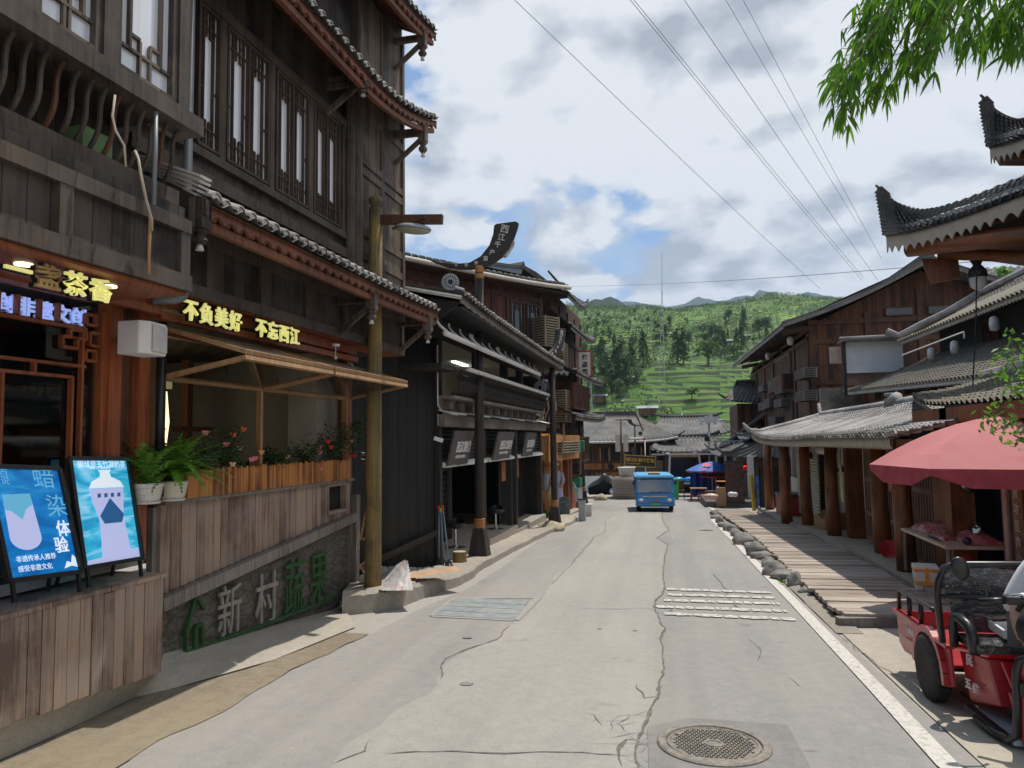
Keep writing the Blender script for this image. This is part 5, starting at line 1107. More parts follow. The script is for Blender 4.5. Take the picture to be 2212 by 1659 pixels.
for(x,k)in((-3.9,0),(-2.6,0),(-1.1,0),(.4,1),(1.5,1)):
 m=MB();m.box(x-.5,-.03,1.87,x+.5,-.02,2.8);w_=m.build('window',M['darkglass'],rs);m=MB();m.bar((x-.5,-.05,2.33),(x-.5,-.5,2.33),.04,.86,(0,0,1));m.bar((x+.05,-.05,2.33),(x+.1,-.4,2.33),.04,.86,(0,0,1));m.build('shutter',M['tanframe'],w_)
m=MB();m.box(-2.6,-.04,1.38,.9,-.02,1.75);m.build('carved_panel',M['orange'],rs);m=MB();m.lathe([(.2,0),(.12,.02),(.001,.02)],(-.9,-.045,1.56),14,(0,-1,0));m.build('roundel',M['black'],rs)
m=MB();m.box(-1.9,-.05,0,-.3,-.03,1.2);m.build('plank_door',M['orange'],rs)
er=lambda u:V((-7.6+10.8*u,-1.0,3.15+.25*abs(2*u-1)**5));tr=lambda u:V((-6.6+7.8*u,2.6,4.95))
r=roof_mesh(er,tr,40,10,.06,.02,.25).build('roof',M['tilemid2']if 'tilemid2' in M else M.setdefault('tilemid2',tilemat('grey_far_tile',(.05,.048,.046),(.15,.145,.14),(.20,.195,.185),.6)),rs)
er2=lambda u:V((3.2+.1*math.sin(PI*u),-1.0+7*u,3.2));tr2=lambda u:V((1.3,2.4+.4*u,4.2))
roof_mesh(er2,tr2,26,6,.06,.02,.15).build('roof_end',M['tilemid2'],r)
m=MB();m.bar((-6.8,2.6,5.0),(1.2,2.6,5.02),.22,.2);m.tube([(1.2,2.6,5.0),(1.7,2.0,4.3),(2.6,.2,3.55),(3.1,-.8,3.4),(3.6,-1.3,3.75)],[.12,.12,.1,.08,.04],8);m.build('ridge',M['tile'],r)
m=MB();m.prism([(1.25,2.2,4.9),(1.25,.2,3.9),(1.25,4.6,3.9)],(.06,0,0));m.build('gable_end',M['brownbeam'],r)
m=MB();m.tube([er(i/14)+V((0,-.02,-.05))for i in range(15)],.07,8);m.build('eave_trim',M['white'],r)
for nm,lab,x0,x1,y,zw,ze,zr,dpt in(('low_house','low grey tiled house with a dark open front under the hillside',.2,3.3,46,2.6,2.35,3.35,3.0),('far_house','far grey tiled house showing only its roof above the low house',.3,4.4,56,3.4,3.6,5.1,4.)):
 h=thing(nm,lab,'house',(x0,y,gz(y)));W=x1-x0
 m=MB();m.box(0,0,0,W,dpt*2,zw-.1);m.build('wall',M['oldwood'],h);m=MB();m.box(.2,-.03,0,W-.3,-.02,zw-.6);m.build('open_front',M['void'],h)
 for k in range(4):m=MB();m.box(.1+k*(W-.3)/3,-.2,0,.22+k*(W-.3)/3,-.06,zw-.2);m.build('post',M['oldwood'],h)
 er=lambda u:V((-.8+(W+1.6)*u,-1.0,ze+.35*abs(2*u-1)**6));tr=lambda u:V((-.2+(W+.4)*u,dpt,zr))
 r=roof_mesh(er,tr,int(W*5),8,.06,.02,.12).build('roof',M['tilemid2'],h);m=MB();m.tube([(-.6,dpt,zr+.25),(0,dpt,zr+.08),(W/2,dpt,zr+.05),(W,dpt,zr+.1),(W+.5,dpt,zr+.3)],.11,8);m.tube([er(i/10)+V((0,0,.08))for i in range(11)],.05,6);m.build('ridge',M['tile'],r);m=MB();m.bar((-.7,-.98,ze-.05),(W+.7,-.98,ze-.05),.05,.1);m.build('eave_board',M['white'],r)
sg=thing('street_sign_board','dark board with gold Chinese characters 西江姑妈烧烤街 on posts at the street end','sign',at(1382,997,y=42)-V((0,0,.3)),R(10));sg.rotation_euler.y=R(4)
m=MB();m.box(-.85,-.03,.02,.85,.03,.62);m.build('board',plain('dark_green_board',(.035,.03,.015),.5),sg)
m=MB();
for a,b in(((-.85,.02),(.85,.02)),((-.85,.62),(.85,.62)),((-.85,.02),(-.85,.62)),((.85,.02),(.85,.62))):m.bar((a[0],-.04,a[1]),(b[0],-.04,b[1]),.05,.05,(0,1,0))
m.build('gilt_frame',M['gold'],sg)
for i,ch in enumerate('西江姑妈烧烤街'):m=MB();m.text(ch,.225,(-.80+.228*i,-.035,.30),(1,0,0),(0,0,1),.008,.006);m.build('character',plain('gold_letter',(.75,.42,.04),.4)if 'gold_letter' not in bpy.data.materials else bpy.data.materials['gold_letter'],sg)
m=MB();m.text('西江姑妈烧烤街欢迎您',.075,(-.75,-.035,.14),(1,0,0),(0,0,1),.004,.002);m.build('small_lettering',bpy.data.materials['gold_letter'],sg)
for x in(-.7,.7):m=MB();m.bar((x,.06,.5),(x,.06,-1.9+.12),.06,.06);m.build('post',M['oldwood'],sg)
def pole(name,lab,px,py0,py1,y,r,mat,cat='pole'):
 b=at(px,py0,y=y);b.z=gz(y);t_=at(px-3,py1,y=y);o=thing(name,lab,cat,b);m=MB();m.tube([(0,0,0),t_-b],[r,r*.85],10);m.build('shaft',mat,o,smooth=True);return o,t_-b
o,t_=pole('banner_post','brown post with two cream banner boards left of the gold lettered sign',1344,1080,905,40,.06,M['oldwood'],'banner post')
for sx,lbl in((-.32,'left'),(.10,'right')):m=MB();m.box(sx,-.03,-1.75,sx+.26,.03,-.85);m.build('banner_board',M['beigepipe'],o,loc=t_)
m=MB();m.bar((-.3,0,-.05),(.55,0,-.05),.04,.05);m.build('arm',M['oldwood'],o,loc=t_)
o,t_=pole('far_horn_lamp','distant lamp post carrying a small dark horn and hanging drum',1374,1075,920,44,.055,M['lampblk'],'street lamp')
m=MB();k=.0012;m.prism([V(((915-x)*k,-.05,-(y-505)*k*.8))for x,y in HORN],(0,.1,0));m.build('horn',M['lampblk'],o,loc=t_);m=MB();m.lathe([(.12,-.12),(.12,.12)],t_+V((.32,0,-.45)),14,(0,-1,0));m.build('drum',M['lampblk'],o)
o,t_=pole('pipe_stand','white bent pipe with a red elbow beside the gold lettered sign',1396,1075,948,43,.035,M['whitepaint'],'pipe');m=MB();m.tube([t_,t_+V((-.05,0,.03)),t_+V((-.85,0,.03))],.045,8);m.build('arm',M['whitepaint'],o);m=MB();m.tube([t_+V((0,0,-.08)),t_+V((0,0,.03)),t_+V((-.12,0,.03))],.055,8);m.build('elbow',M['red'],o)
o,t_=pole('telecom_pole','grey telecom pole with white antenna boxes and cameras',1534,1062,910,46,.075,M['metal'],'telecom pole')
for(x,z,h)in((-.55,-.12,.5),(-.2,-.05,.5),(.02,-.0,.52),(.25,-.1,.4)):m=MB();m.box(x,-.1,z-.1,x+.2,.1,z+h*.75);m.build('antenna_box',M['whitepaint'],o,loc=t_)
m=MB();m.box(-.28,-.12,-1.2,.0,.12,-.9);m.build('equipment_box',M['dkmetal'],o,loc=t_);m=MB();m.bar((-.5,0,0),(.75,0,0),.04,.04);m.build('arm',M['metal'],o,loc=t_)
m=MB();m.bar((.6,-.1,.02),(.85,.15,.1),.16,.05);m.build('solar_panel',plain('pale_panel',(.4,.5,.6),.3),o,loc=t_)
pole('thin_street_light','thin white pole in front of the terraced fields',1476,1000,893,75,.05,M['whitepaint'])
bw=thing('round_stone_tank','round lattice banded stone tank under the gold lettered sign','tank',gp(1352,1079,0)+V((0,.6,0)));m=MB();m.lathe([(.68,0),(.70,.5),(.66,.54),(.70,.6),(.68,1.08),(.60,1.1),(.58,.95)],n=28);t=NT('banded_stone');co=t.co();br=t.n('TexBrick',{'Scale':3.2,'Mortar Size':.04,'Color1':(.30,.27,.23,1),'Color2':(.36,.32,.27,1),'Mortar':(.14,.11,.09,1)});t.set(br.inputs['Vector'],t.mapv(co,(1,1,1),rot=(R(90),0,0)));m.build('tank_wall',t.fin(br.outputs[0],.9),bw,smooth=True)
tb=thing('white_tub','white plastic tub standing on the round stone tank','tub',bw.location+V((.05,0,1.08)));m=MB();m.lathe([(.36,0),(.42,.45),(.46,.46),(.46,.5),(.40,.5),(.36,.1)],n=22);m.build('tub',M['whitepaint'],tb,smooth=True)
rw=thing('stone_retaining_wall','grey rough stone wall behind the round tank','wall',at(1385,1040,y=43.5));rw.location.z=gz(43.5);m=MB();m.grid(lambda u,v:V((-.95+2.2*u,.05*noise.noise(V((u*9,v*5,0))),1.9*v)),30,12);m.box(-.95,.06,0,1.25,.8,1.88);m.build('masonry',M['rubble'],rw)
gs=thing('parked_tarp_heap','black tarpaulin heap against the far left house','tarpaulin',gp(1311,1073,0)+V((0,1,0)));m=MB();m.grid(lambda u,v:V((-1.1+2.2*u,-.5+1.*v,max(0,(1.25-1.9*abs(u-.42))*math.sin(PI*min(1,v+.25))+.1*noise.noise(V((u*5,v*5,0)))))),22,14);m.build('tarpaulin',plain('black_tarp',(.012,.012,.013),.5,0,.4,10,.5),gs)
ws=thing('white_sheet','white sheet panel standing left of the black tarpaulin heap','panel',gp(1283,1066,0)+V((0,1.3,0)));m=MB();m.prism([(-.9,0,0),(.9,.2,0),(1.0,.3,.95),(-.9,.1,.95)],(0,.04,0));m.build('panel',M['whitepaint'],ws);m=MB();m.box(-.85,.1,0,-.8,.4,.7);m.build('prop',M['dkmetal'],ws)
boulder('boulder','yellow boulder left of the black tarpaulin heap',gp(1297,1077,.08),.32,(1.1,.8,.7),M['boulder'],3.)
bd=thing('cloth_bundle','blue and white cloth bundle on the far pavement stone','bundle',gp(1327,1068,.1));m=MB();m.ball((0,0,.18),.22,14,9,(1.3,1,.85));m.build('blue_bundle',plain('blue_stripe_cloth',(.25,.35,.5),.8,0,.6,14),bd,smooth=True);m=MB();m.ball((.1,-.2,.1),.22,14,9,(1.4,1,.6));m.build('pink_bundle',plain('pale_pink_cloth',(.55,.42,.36),.8),bd,smooth=True)
for(px,lab,w_)in((1285,'flat pale paving stone at the foot of the tarpaulin heap',1.),(1338,'long flat pale paving stone under the cloth bundle',1.5)):m=MB();m.box(-w_,-.35,-.1,w_,.35,.13);tag(m.build('edge_stone',M['kerb'],None,bev=.03,loc=gp(px,1077,0)),lab,'stone')
M['busblue']=plain('bus_blue_paint',(.02,.20,.52),.25,0,.06,3,Coat_Weight=.6);M['tint']=plain('windscreen_glass',(.045,.065,.075),.06,0,.5,1.2,spec=.8)
bp=at(1416,1106);bs=thing('electric_minibus','small blue electric minibus driving towards the camera','minibus',(bp.x+.0,bp.y,gz(bp.y)),R(3));W=.68;L_=3.2
prof=[(0,.28),(-.10,.34),(-.12,.62),(-.06,.72),(.0,.98),(.28,1.74),(.38,1.80),(L_,1.80),(L_,.28)]
m=MB();m.prism([(-W,y,z)for y,z in[(0,.28),(-.10,.34),(-.12,.62),(-.06,.72),(.0,.97),(.08,.97),(L_,.97),(L_,.28)]],(2*W,0,0));m.build('body',M['busblue'],bs,bev=.04)
m=MB();m.box(-W-.02,.16,1.74,W+.02,L_+.05,1.84);m.box(-W+.05,.3,1.84,W-.05,L_-.1,1.88);m.build('roof',plain('light_blue_roof',(.08,.36,.66),.35),bs,bev=.03)
m=MB();m.prism([(-W+.06,.015,1.0),(W-.06,.015,1.0),(W-.08,.25,1.72),(-W+.08,.25,1.72)],(0,.02,0));m.build('windscreen',glassmat('bus_glass',(.55,.62,.62),.16),bs)
for sg in(-1,1):
 m=MB();m.bar((sg*(W-.04),.0,.97),(sg*(W-.05),.27,1.76),.07,.07);m.build('windscreen_pillar',M['busblue'],bs)
 for y in(1.2,2.2,3.1):m=MB();m.bar((sg*(W-.03),y,.97),(sg*(W-.03),y,1.76),.05,.06);m.build('side_pillar',M['busblue'],bs)
 m=MB();m.lathe([(.075,0),(.085,.02),(.06,.05),(.001,.055)],(sg*.5,-.11,.62),16,(0,-1,0));m.build('headlight',plain('headlight_lens',(.65,.66,.64),.1),bs,smooth=True)
 m=MB();m.box(sg*W,.0,1.42,sg*(W+.1),.06,1.62);m.bar((sg*(W-.02),.12,1.7),(sg*(W+.06),.03,1.6),.025,.025);m.build('mirror',M['blackp'],bs)
 for y in(.45,2.6):
  m=MB();m.lathe([(.12,-.07),(.22,-.07),(.245,-.04),(.245,.04),(.22,.07),(.12,.07)],(sg*(W-.1),y,.245),22,(1,0,0));wl=m.build('wheel',M['rubber'],bs);m=MB();m.lathe([(.12,0),(.04,.02*sg),(.001,.02*sg)],(sg*(W-.05),y,.245),16,(1,0,0));m.build('rim',M['steel'],wl)
m=MB();m.box(-W-.01,-.15,.34,W+.01,-.11,.44);m.build('bumper',M['busblue'],bs,bev=.015);m=MB();m.box(-.5,-.14,.24,.45,-.08,.30);m.build('white_skirt',M['whitepaint'],bs)
m=MB();m.box(-.16,-.165,.37,.16,-.152,.47);m.build('number_plate',plain('green_plate',(.10,.45,.16),.5),bs);m=MB();m.box(-.25,-.128,.56,.25,-.12,.70);m.build('grille',plain('grey_grille',(.10,.20,.34),.5),bs);m=MB();m.box(-.45,-.068,.78,.42,-.06,.83);m.build('yellow_lettering',plain('pale_yellow_stripe',(.50,.60,.35),.5),bs)
m=MB();m.bar((-.2,-.0,1.03),(.0,.015,1.06),.012,.012);m.bar((.05,-.0,1.03),(.28,.015,1.06),.012,.012);m.build('wiper',M['blackp'],bs)
m=MB();m.box(-W+.1,.2,.9,W-.1,.4,1.06);m.build('dashboard',M['blackp'],bs)
for y in(1.0,1.9,2.8):m=MB();m.box(-W+.12,y,.6,W-.12,y+.12,1.35);m.build('bench',M['blackp'],bs)
m=MB();m.box(-.25,.8,1.34,.2,1.6,1.41);bs.scale=(1.04,1.,.71);tag(m.build('roof_box',M['tanframe'],None,bev=.02,loc=bs.location),'tan flat box lying on the roof of the blue minibus','box')
M['cloth1']=plain('driver_shirt',(.10,.10,.12),.8);M['hair']=plain('dark_hair',(.012,.010,.009),.5)
def sitter(lab,c,shirt):
 o=thing('person',lab,'person',c);J=[((0,0,.0),.14),((0,0,.25),.13),((0,-.0,.45),.13),((0,-.02,.55),.05),((0,-.04,.66),.085),((0,-.03,.75),.075),((.19,0,.46),.055),((.22,-.08,.24),.045),((.15,-.3,.24),.035),((.12,-.36,.27),.035),((-.19,0,.46),.055),((-.22,-.08,.24),.045),((-.15,-.3,.24),.035),((-.12,-.36,.27),.035),((.1,-.3,.0),.08),((.1,-.34,-.35),.055),((-.1,-.3,.0),.08),((-.1,-.34,-.35),.055)]
 E_=[(0,1),(1,2),(2,3),(3,4),(4,5),(2,6),(6,7),(7,8),(8,9),(2,10),(10,11),(11,12),(12,13),(0,14),(14,15),(0,16),(16,17)]
 skinned('body',J,E_,M['skin'],o);m=MB();m.lathe([(.17,-.05),(.16,.2),(.18,.42),(.1,.52),(.06,.54)],n=16);m.build('shirt',shirt,o,smooth=True);m=MB();m.ball((0,-.02,.72),.1,12,8,(.95,1.05,.8));m.build('hair',M['hair'],o,smooth=True)
sitter('person in a dark shirt driving the blue minibus',bs.location+V((.32,.85,.50)),M['cloth1']);sitter('person in a tan shirt riding in the middle of the blue minibus',bs.location+V((-.02,1.75,.51)),M['khaki']);sitter('person in a grey shirt riding at the left of the blue minibus',bs.location+V((-.36,1.75,.50)),M['metal'])
gb=thing('wheelie_bin','bright green wheelie bin right of the blue minibus','bin',at(1456,1075,y=37.5));gb.location.z=gz(37.5);m=MB();m.prism([(-.22,-.2,.05),(.22,-.2,.05),(.26,-.25,.95),(-.26,-.25,.95)],(0,.45,0));m.build('tub',plain('bin_green',(.02,.42,.08),.4),gb,bev=.02);m=MB();m.box(-.28,-.27,.95,.28,.24,1.02);m.build('lid',bpy.data.materials['bin_green'],gb,bev=.02)
for sg in(-1,1):m=MB();m.lathe([(.09,-.03),(.09,.03)],(sg*.2,.2,.09),12,(1,0,0));m.build('wheel',M['rubber'],gb)
cr=thing('folding_chair','dark red folding chair between the green bin and the cargo truck','chair',at(1470,1075,y=37.8));cr.location.z=gz(37.8);m=MB();m.box(-.2,-.2,.4,.2,.2,.45);m.build('seat',M['pillar'],cr);m=MB();m.box(-.2,.18,.5,.2,.22,.9);m.build('backrest',M['pillar'],cr)
for x in(-.18,.18):
 for y in(-.18,.18):m=MB();m.bar((x,y,0),(x,y,.42 if y<0 else .9),.03,.03);m.build('leg',M['dkmetal'],cr)
tk=thing('cargo_truck','open fronted cargo truck body with a white frame and blue sacks inside','truck',at(1481,1073,y=40.5),R(6));tk.location.z=gz(40.5)
m=MB();
for a,b in(((-.85,0,.7),(-.75,0,2.25)),((.95,0,.7),(.75,0,2.25)),((-.75,0,2.25),(.75,0,2.25)),((-.75,0,2.25),(-.75,1.8,2.25)),((.75,0,2.25),(.75,1.8,2.25)),((-.85,0,.7),(.95,0,.7))):m.bar(a,b,.09,.09)
m.build('frame',M['white'],tk);m=MB();m.box(-.9,.0,.5,.95,1.9,.72);m.box(-.8,1.85,.7,.8,1.9,2.2);m.box(-.82,.05,.72,-.78,1.85,2.2);m.box(.78,.05,.72,.82,1.85,2.2);m.build('cargo_bed',M['blackp'],tk)
for sg in(-1,1):m=MB();m.lathe([(.14,-.07),(.3,-.07),(.3,.07),(.14,.07)],(sg*.6,.6,.3),18,(1,0,0));m.build('wheel',M['rubber'],tk)
m=MB();m.bar((-.75,0,2.2),(.75,0,2.2),.06,.22);m.build('visor',M['tanframe'],tk)
for(x,lab)in((-.35,'left blue plastic sack in the open cargo truck'),(.25,'right blue plastic sack in the open cargo truck')):m=MB();m.ball((0,0,.14),.3,14,9,(1.1,.8,.55));tag(m.build('blue_sack',M['sackblue']if 'sackblue' in M else M.setdefault('sackblue',plain('blue_sack_film',(.02,.25,.70),.35,0,.4,9)),None,smooth=True,loc=tk.location+V((x,.1,.74))),lab,'sack')
def parasol(lab,base,h,rad,n,mat,tilt=0,rise=.45,val=.0,pole_r=.025,name='parasol',rot=0,polemat=None):
 o=thing(name,lab,'parasol',base);m=MB();vs=[V((0,0,h+rise))];rings=6
 for j in range(1,rings+1):
  f=j/rings
  for i in range(n*4):
   a=2*PI*i/(n*4)+rot;seg=((i%4)/4-.5);rr=rad*f*(math.cos(PI/n)/math.cos((seg)*2*PI/n));z=h+rise*(1-f**1.7)-.05*(1-abs(seg*2))*math.sin(PI*f)
   vs.append(V((rr*math.cos(a),rr*math.sin(a),z)))
 k=n*4;fs=[(0,1+i,1+(i+1)%k)for i in range(k)]+[(1+(j-1)*k+i,1+j*k+i,1+j*k+(i+1)%k,1+(j-1)*k+(i+1)%k)for j in range(1,rings)for i in range(k)]
 m.add(vs,fs);cn=m.build('canopy',mat,o,smooth=False)
 if val:
  m=MB();b0=1+(rings-1)*k
  for s_ in range(n):
   top=[vs[b0+(s_*4+q)%k]for q in range(5)]
   low=[]
   for q,p in enumerate(top):low.append(V((p.x*(1.012 if 0<q<4 else .99),p.y*(1.012 if 0<q<4 else .99),p.z-val*(1 if 0<q<4 else .35))))
   m.add(top+low,[(q,q+1,6+q,5+q)for q in range(4)])
  m.build('valance',M['valance']if 'valance' in M else mat,cn)
 m=MB();m.tube([(0,0,0),(0,0,h+rise)],pole_r,10);m.build('pole',polemat or M['whitepaint'],o,smooth=True)
 m=MB()
 for i in range(n):a=2*PI*i/n+rot;m.tube([(0,0,h+rise*.9),(rad*.55*math.cos(a),rad*.55*math.sin(a),h+rise*.62-.02),(rad*.98*math.cos(a),rad*.98*math.sin(a),h)],.008,5)
 m.build('ribs',M['steel'],o)
 return o
M['umbblue']=plain('blue_parasol_cloth',(.03,.12,.42),.6,0,.2,4);M['umbred']=plain('red_parasol_cloth',(.70,.05,.06),.6)
ub=V((2.45,37.3,gz(37.3)));o=parasol('blue parasol with red marks over the far food stall',ub,1.42,1.25,8,M['umbblue'],rise=.42,val=.08)
m=MB();m.poly([(-.35,-.55,1.80),(-.05,-.75,1.73),(-.15,-.85,1.66),(-.5,-.7,1.70)]);m.poly([(-.55,-.95,1.58),(-.3,-.98,1.56),(-.3,-1.05,1.52),(-.6,-1.0,1.53)]);m.build('red_mark',M['umbred'],o)
parasol('small red parasol folded low under the blue one',ub+V((.15,-.4,0)),1.15,.75,8,M['umbred'],rise=.12,val=.05,polemat=M['umbred'])
bl=thing('blue_curtain','blue tarpaulin curtain hanging at the back of the far stall','curtain',ub+V((-.5,.9,0)));m=MB();m.grid(lambda u,v:V((-.5+1.2*u,.05*math.sin(u*22),.15+1.35*v)),40,3);m.build('sheet',plain('blue_tarp',(.015,.05,.34),.5),bl,smooth=True);m=MB();m.bar((-.5,0,1.5),(.7,0,1.5),.03,.03);m.build('rail',M['steel'],bl)
def table(name,lab,c,w,d,h,top,leg,rz=0,cat='table',group=None):
 o=thing(name,lab,cat,c,rz,group);m=MB();m.box(-w,-d,h-.04,w,d,h);m.build('tabletop',top,o,bev=.008)
 for sx in(-1,1):
  for sy in(-1,1):m=MB();m.bar((sx*(w-.04),sy*(d-.04),0),(sx*(w-.05),sy*(d-.05),h-.04),.045,.045);m.build('leg',leg,o)
 return o
table('wooden_table','small wooden table on the far pavement by the red stools',gp(1508,1084,0)+V((.05,.3,0)),.38,.3,.62,M['tanframe'],M['pillar'])
M['stoolred']=plain('red_plastic',(.55,.025,.03),.4)
for(px,py,lab)in((1517,1082,'red plastic stool under the small wooden table'),(1532,1076,'red plastic stool beside the orange stall counter')):
 o=thing('plastic_stool',lab,'stool',gp(px,py,0),group='red plastic stools at the far stall');m=MB();m.box(-.15,-.15,.38,.15,.15,.42);m.build('seat',M['stoolred'],o,bev=.02)
 for sx in(-1,1):
  for sy in(-1,1):m=MB();m.bar((sx*.17,sy*.17,0),(sx*.13,sy*.13,.38),.06,.04);m.build('leg',M['stoolred'],o)
table('stall_counter','orange topped stall counter with bowls beneath the blue parasol',gp(1545,1076,0)+V((.1,.1,.0)),.55,.35,.85,plain('orange_counter',(.62,.24,.08),.5),M['dkmetal'],cat='stall')
m=MB();m.ball((0,0,.08),.09,12,8,(1.2,1,.8));m.ball((.11,.05,.07),.07,12,8);tag(m.build('white_bag',plain('white_bag_film',(.62,.64,.66),.5,0,.2,8),None,smooth=True,loc=gp(1562,1076,.85)+V((.25,.3,0))),'white plastic bag heap on the stall counter beneath the parasols','bag')
m=MB();m.ball((0,0,.05),.17,12,8,(1.2,1,.5));tag(m.build('meat_tray',plain('pinkish_food',(.55,.33,.27),.5,0,.4,12),None,smooth=True,loc=gp(1536,1076,.85)),'tray of pinkish food on the orange stall counter','food tray')
o=thing('machine_stand','dark low machine with wheels in front of the stall counter','machine',gp(1543,1092,0));m=MB();m.box(-.35,-.2,.25,.35,.2,.62);m.build('body',M['dkmetal'],o,bev=.03)
for x in(-.25,.25):m=MB();m.lathe([(.13,-.04),(.13,.04)],(x,-.1,.13),14,(1,0,0));m.build('wheel',M['rubber'],o)
M['plank']=wood('grey_boardwalk_plank',(.25,.20,.16),(.42,.36,.305),0,island=True,rough=.85,stain=.5)
m=MB();bwL=[at(*p,g=.13)for p in[(1562,1113),(1640,1167),(1740,1262),(1816,1324)]];bwR=[at(*p,g=.13)for p in[(1600,1098),(1750,1150),(1930,1245),(2010,1300)]]
def XY(pl,y):
 pl=sorted(pl,key=lambda p:p.y)
 for a,b in zip(pl[:-1],pl[1:]):
  if a.y<=y<=b.y:return a.x+(b.x-a.x)*(y-a.y)/(b.y-a.y)
 return pl[0].x if y<pl[0].y else pl[-1].x
y=9.05
while y<27.8:
 w_=random.uniform(.13,.17);x0=XY(bwL,y)+random.uniform(-.03,.04);x1=XY(bwR,y)+random.uniform(-.02,.03)+(.9 if y<11 else 0);z=gz(y)+.13+random.uniform(-.008,.008);tw=random.uniform(-.008,.008)
 m.prism([(x0,y,z-.045),(x1,y+.05,z-.045+tw),(x1,y+.05,z+tw),(x0,y,z)],(0,w_-.005,-SLOPE*w_));y+=w_
struct(m,'boardwalk',M['plank'])
m=MB()
for f in(.12,1.25):m.bar((2.0+f,9.1,gz(9.1)+.04),(2.1+f,27.5,gz(27.5)+.04),.1,.1)
m.bar((1.9,9.0,gz(9)+.05),(3.9,9.35,gz(9.2)+.06),.12,.1);struct(m,'boardwalk_joists',M['greywood'])
rk=[(1543,1112,.16),(1548,1121,.15),(1556,1130,.18),(1566,1139,.2),(1577,1147,.16),(1589,1158,.2),(1599,1165,.17),(1606,1176,.2),(1620,1186,.17),(1634,1200,.21),(1645,1207,.17),(1660,1226,.17),(1676,1243,.2),(1692,1251,.17),(1718,1266,.16),(1748,1284,.14)]
rl_=['small grey rock at the far end of the boardwalk edge','mossy rock second from the far end of the boardwalk edge','low rock third from the far end of the boardwalk edge','tall rounded rock fourth from the far end of the boardwalk','flat dark rock fifth from the far end of the boardwalk','large round rock sixth from the far end of the boardwalk','narrow rock just nearer than the large sixth one','broad dark rock about halfway along the boardwalk edge','low pale rock nearer than the broad halfway rock','big grey rock two thirds along towards the camera','small rock touching the big grey one on its near side','rough rock sixth from the camera end of the row','angular dark rock fourth from the camera end of the row','squat rock third from the camera end of the row','upright pointed grey rock second from the camera end','low slanting rock nearest the camera by the boardwalk']
for i,((px,py,r_),lab)in enumerate(zip(rk,rl_)):
 p=at(px,py);boulder('edge_rock',lab,V((p.x,p.y,gz(p.y)+r_*.35)),r_*.95,(1.+.3*math.sin(i*2.1),1.15,.72+.25*math.sin(i*3.7)),M['rock'],i*3.3,'rocks along the boardwalk edge','rock')
m=MB()
def dirt(u,v):y=8.6+19.6*u;x0=1.80;x=x0+(XY(bwL,y)+.12-x0)*v;return V((x,y,gz(y)+.012+(.03*math.sin(PI*v)+.015*noise.noise(V((x*6,y*3,0))))*min(1,(y-8.6)*.8)))
m.grid(dirt,160,6);struct(m,'verge_soil',M['ground'],smooth=True)
m=MB();m.poly([V((x,y,gz(y)+.008))for x,y in[(1.93,-6),(6,-6),(6,3),(4.2,8.9),(3.2,9.0),(1.86,8.8),(1.87,4)]]);struct(m,'right_pavement',M['apron'])
sh=thing('pillared_shop_row','long low shop row with varnished round pillars and a pale curved tile roof, right side','shop',(0,0,0))
plv=[(1664,1102),(1701,1129),(1746,1134),(1804,1158),(1850,1162),(1910,1199)]
PL=[at(*p,g=.16)for p in plv];PL.append(V((3.72,12.6,gz(12.6)+.16)))
for i,p in enumerate(PL):
 z0=gz(p.y)+.12
 m=MB()
 if i==4:m.box(p.x-.16,p.y-.16,z0,p.x+.16,p.y+.16,1.75)
 else:m.tube([(p.x,p.y,z0-.1),(p.x-.03,p.y,z0+1),(p.x-.02,p.y,1.8)],[.155,.14,.13],18)
 m.build('pillar',M['pillar'],sh,smooth=i!=4)
xe=3.02
m=MB()
for(a,b,st_)in((11.2,15.4,.16),(15.4,18.6,.15),(18.6,21.6,.14),(21.6,28,.12)):m.box(3.45 if a<15 else 3.40,a,gz(b)-.3,6.2,b-.004,gz((a+b)/2)+st_)
m.build('platform',M['kerb'],sh)
m=MB();m.box(5.6,11,-1.2,5.75,27.5,2.2);m.box(4.5,21.4,-1.,5.6,21.5,2.0);m.box(4.5,16.7,-1,5.6,16.8,2.0);m.box(4.75,16.8,-1,4.8,21.4,2.0);m.box(4.5,24.9,-1,5.6,25.0,2);m.box(4.5,27.3,-1.2,5.6,27.4,2);m.box(4.45,25.6,-1.2,4.5,27.3,.4);m.build('wall',M['plaster'],sh)
m=MB();m.box(3.7,11,1.62,5.6,27,1.68);m.build('ceiling',M['brown'],sh)
m=MB();m.box(3.62,11,1.58,3.86,26.6,1.76);m.build('front_beam',M['pillar'],sh)
M['shutter']=plain('cream_roller_shutter',(.42,.40,.30),.5,0,.06,5)
m=MB();z=gz(23)+.16
while z<1.35:m.prism([(4.25,21.6,z),(4.22,21.6,z+.045),(4.25,21.6,z+.09),(4.28,21.6,z+.05)],(0,3.2,0));z+=.085
m.build('roller_shutter',M['shutter'],sh);m=MB();m.box(4.24,21.6,1.33,4.5,24.8,1.62);m.build('shutter_box',plain('faded_print',(.35,.32,.30),.7,0,.5,9),sh)
m=MB();m.box(4.205,22.9,.55,4.21,23.2,.95);m.build('paper_notice',plain('orange_notice',(.65,.28,.05),.7,0,.4,15),sh)
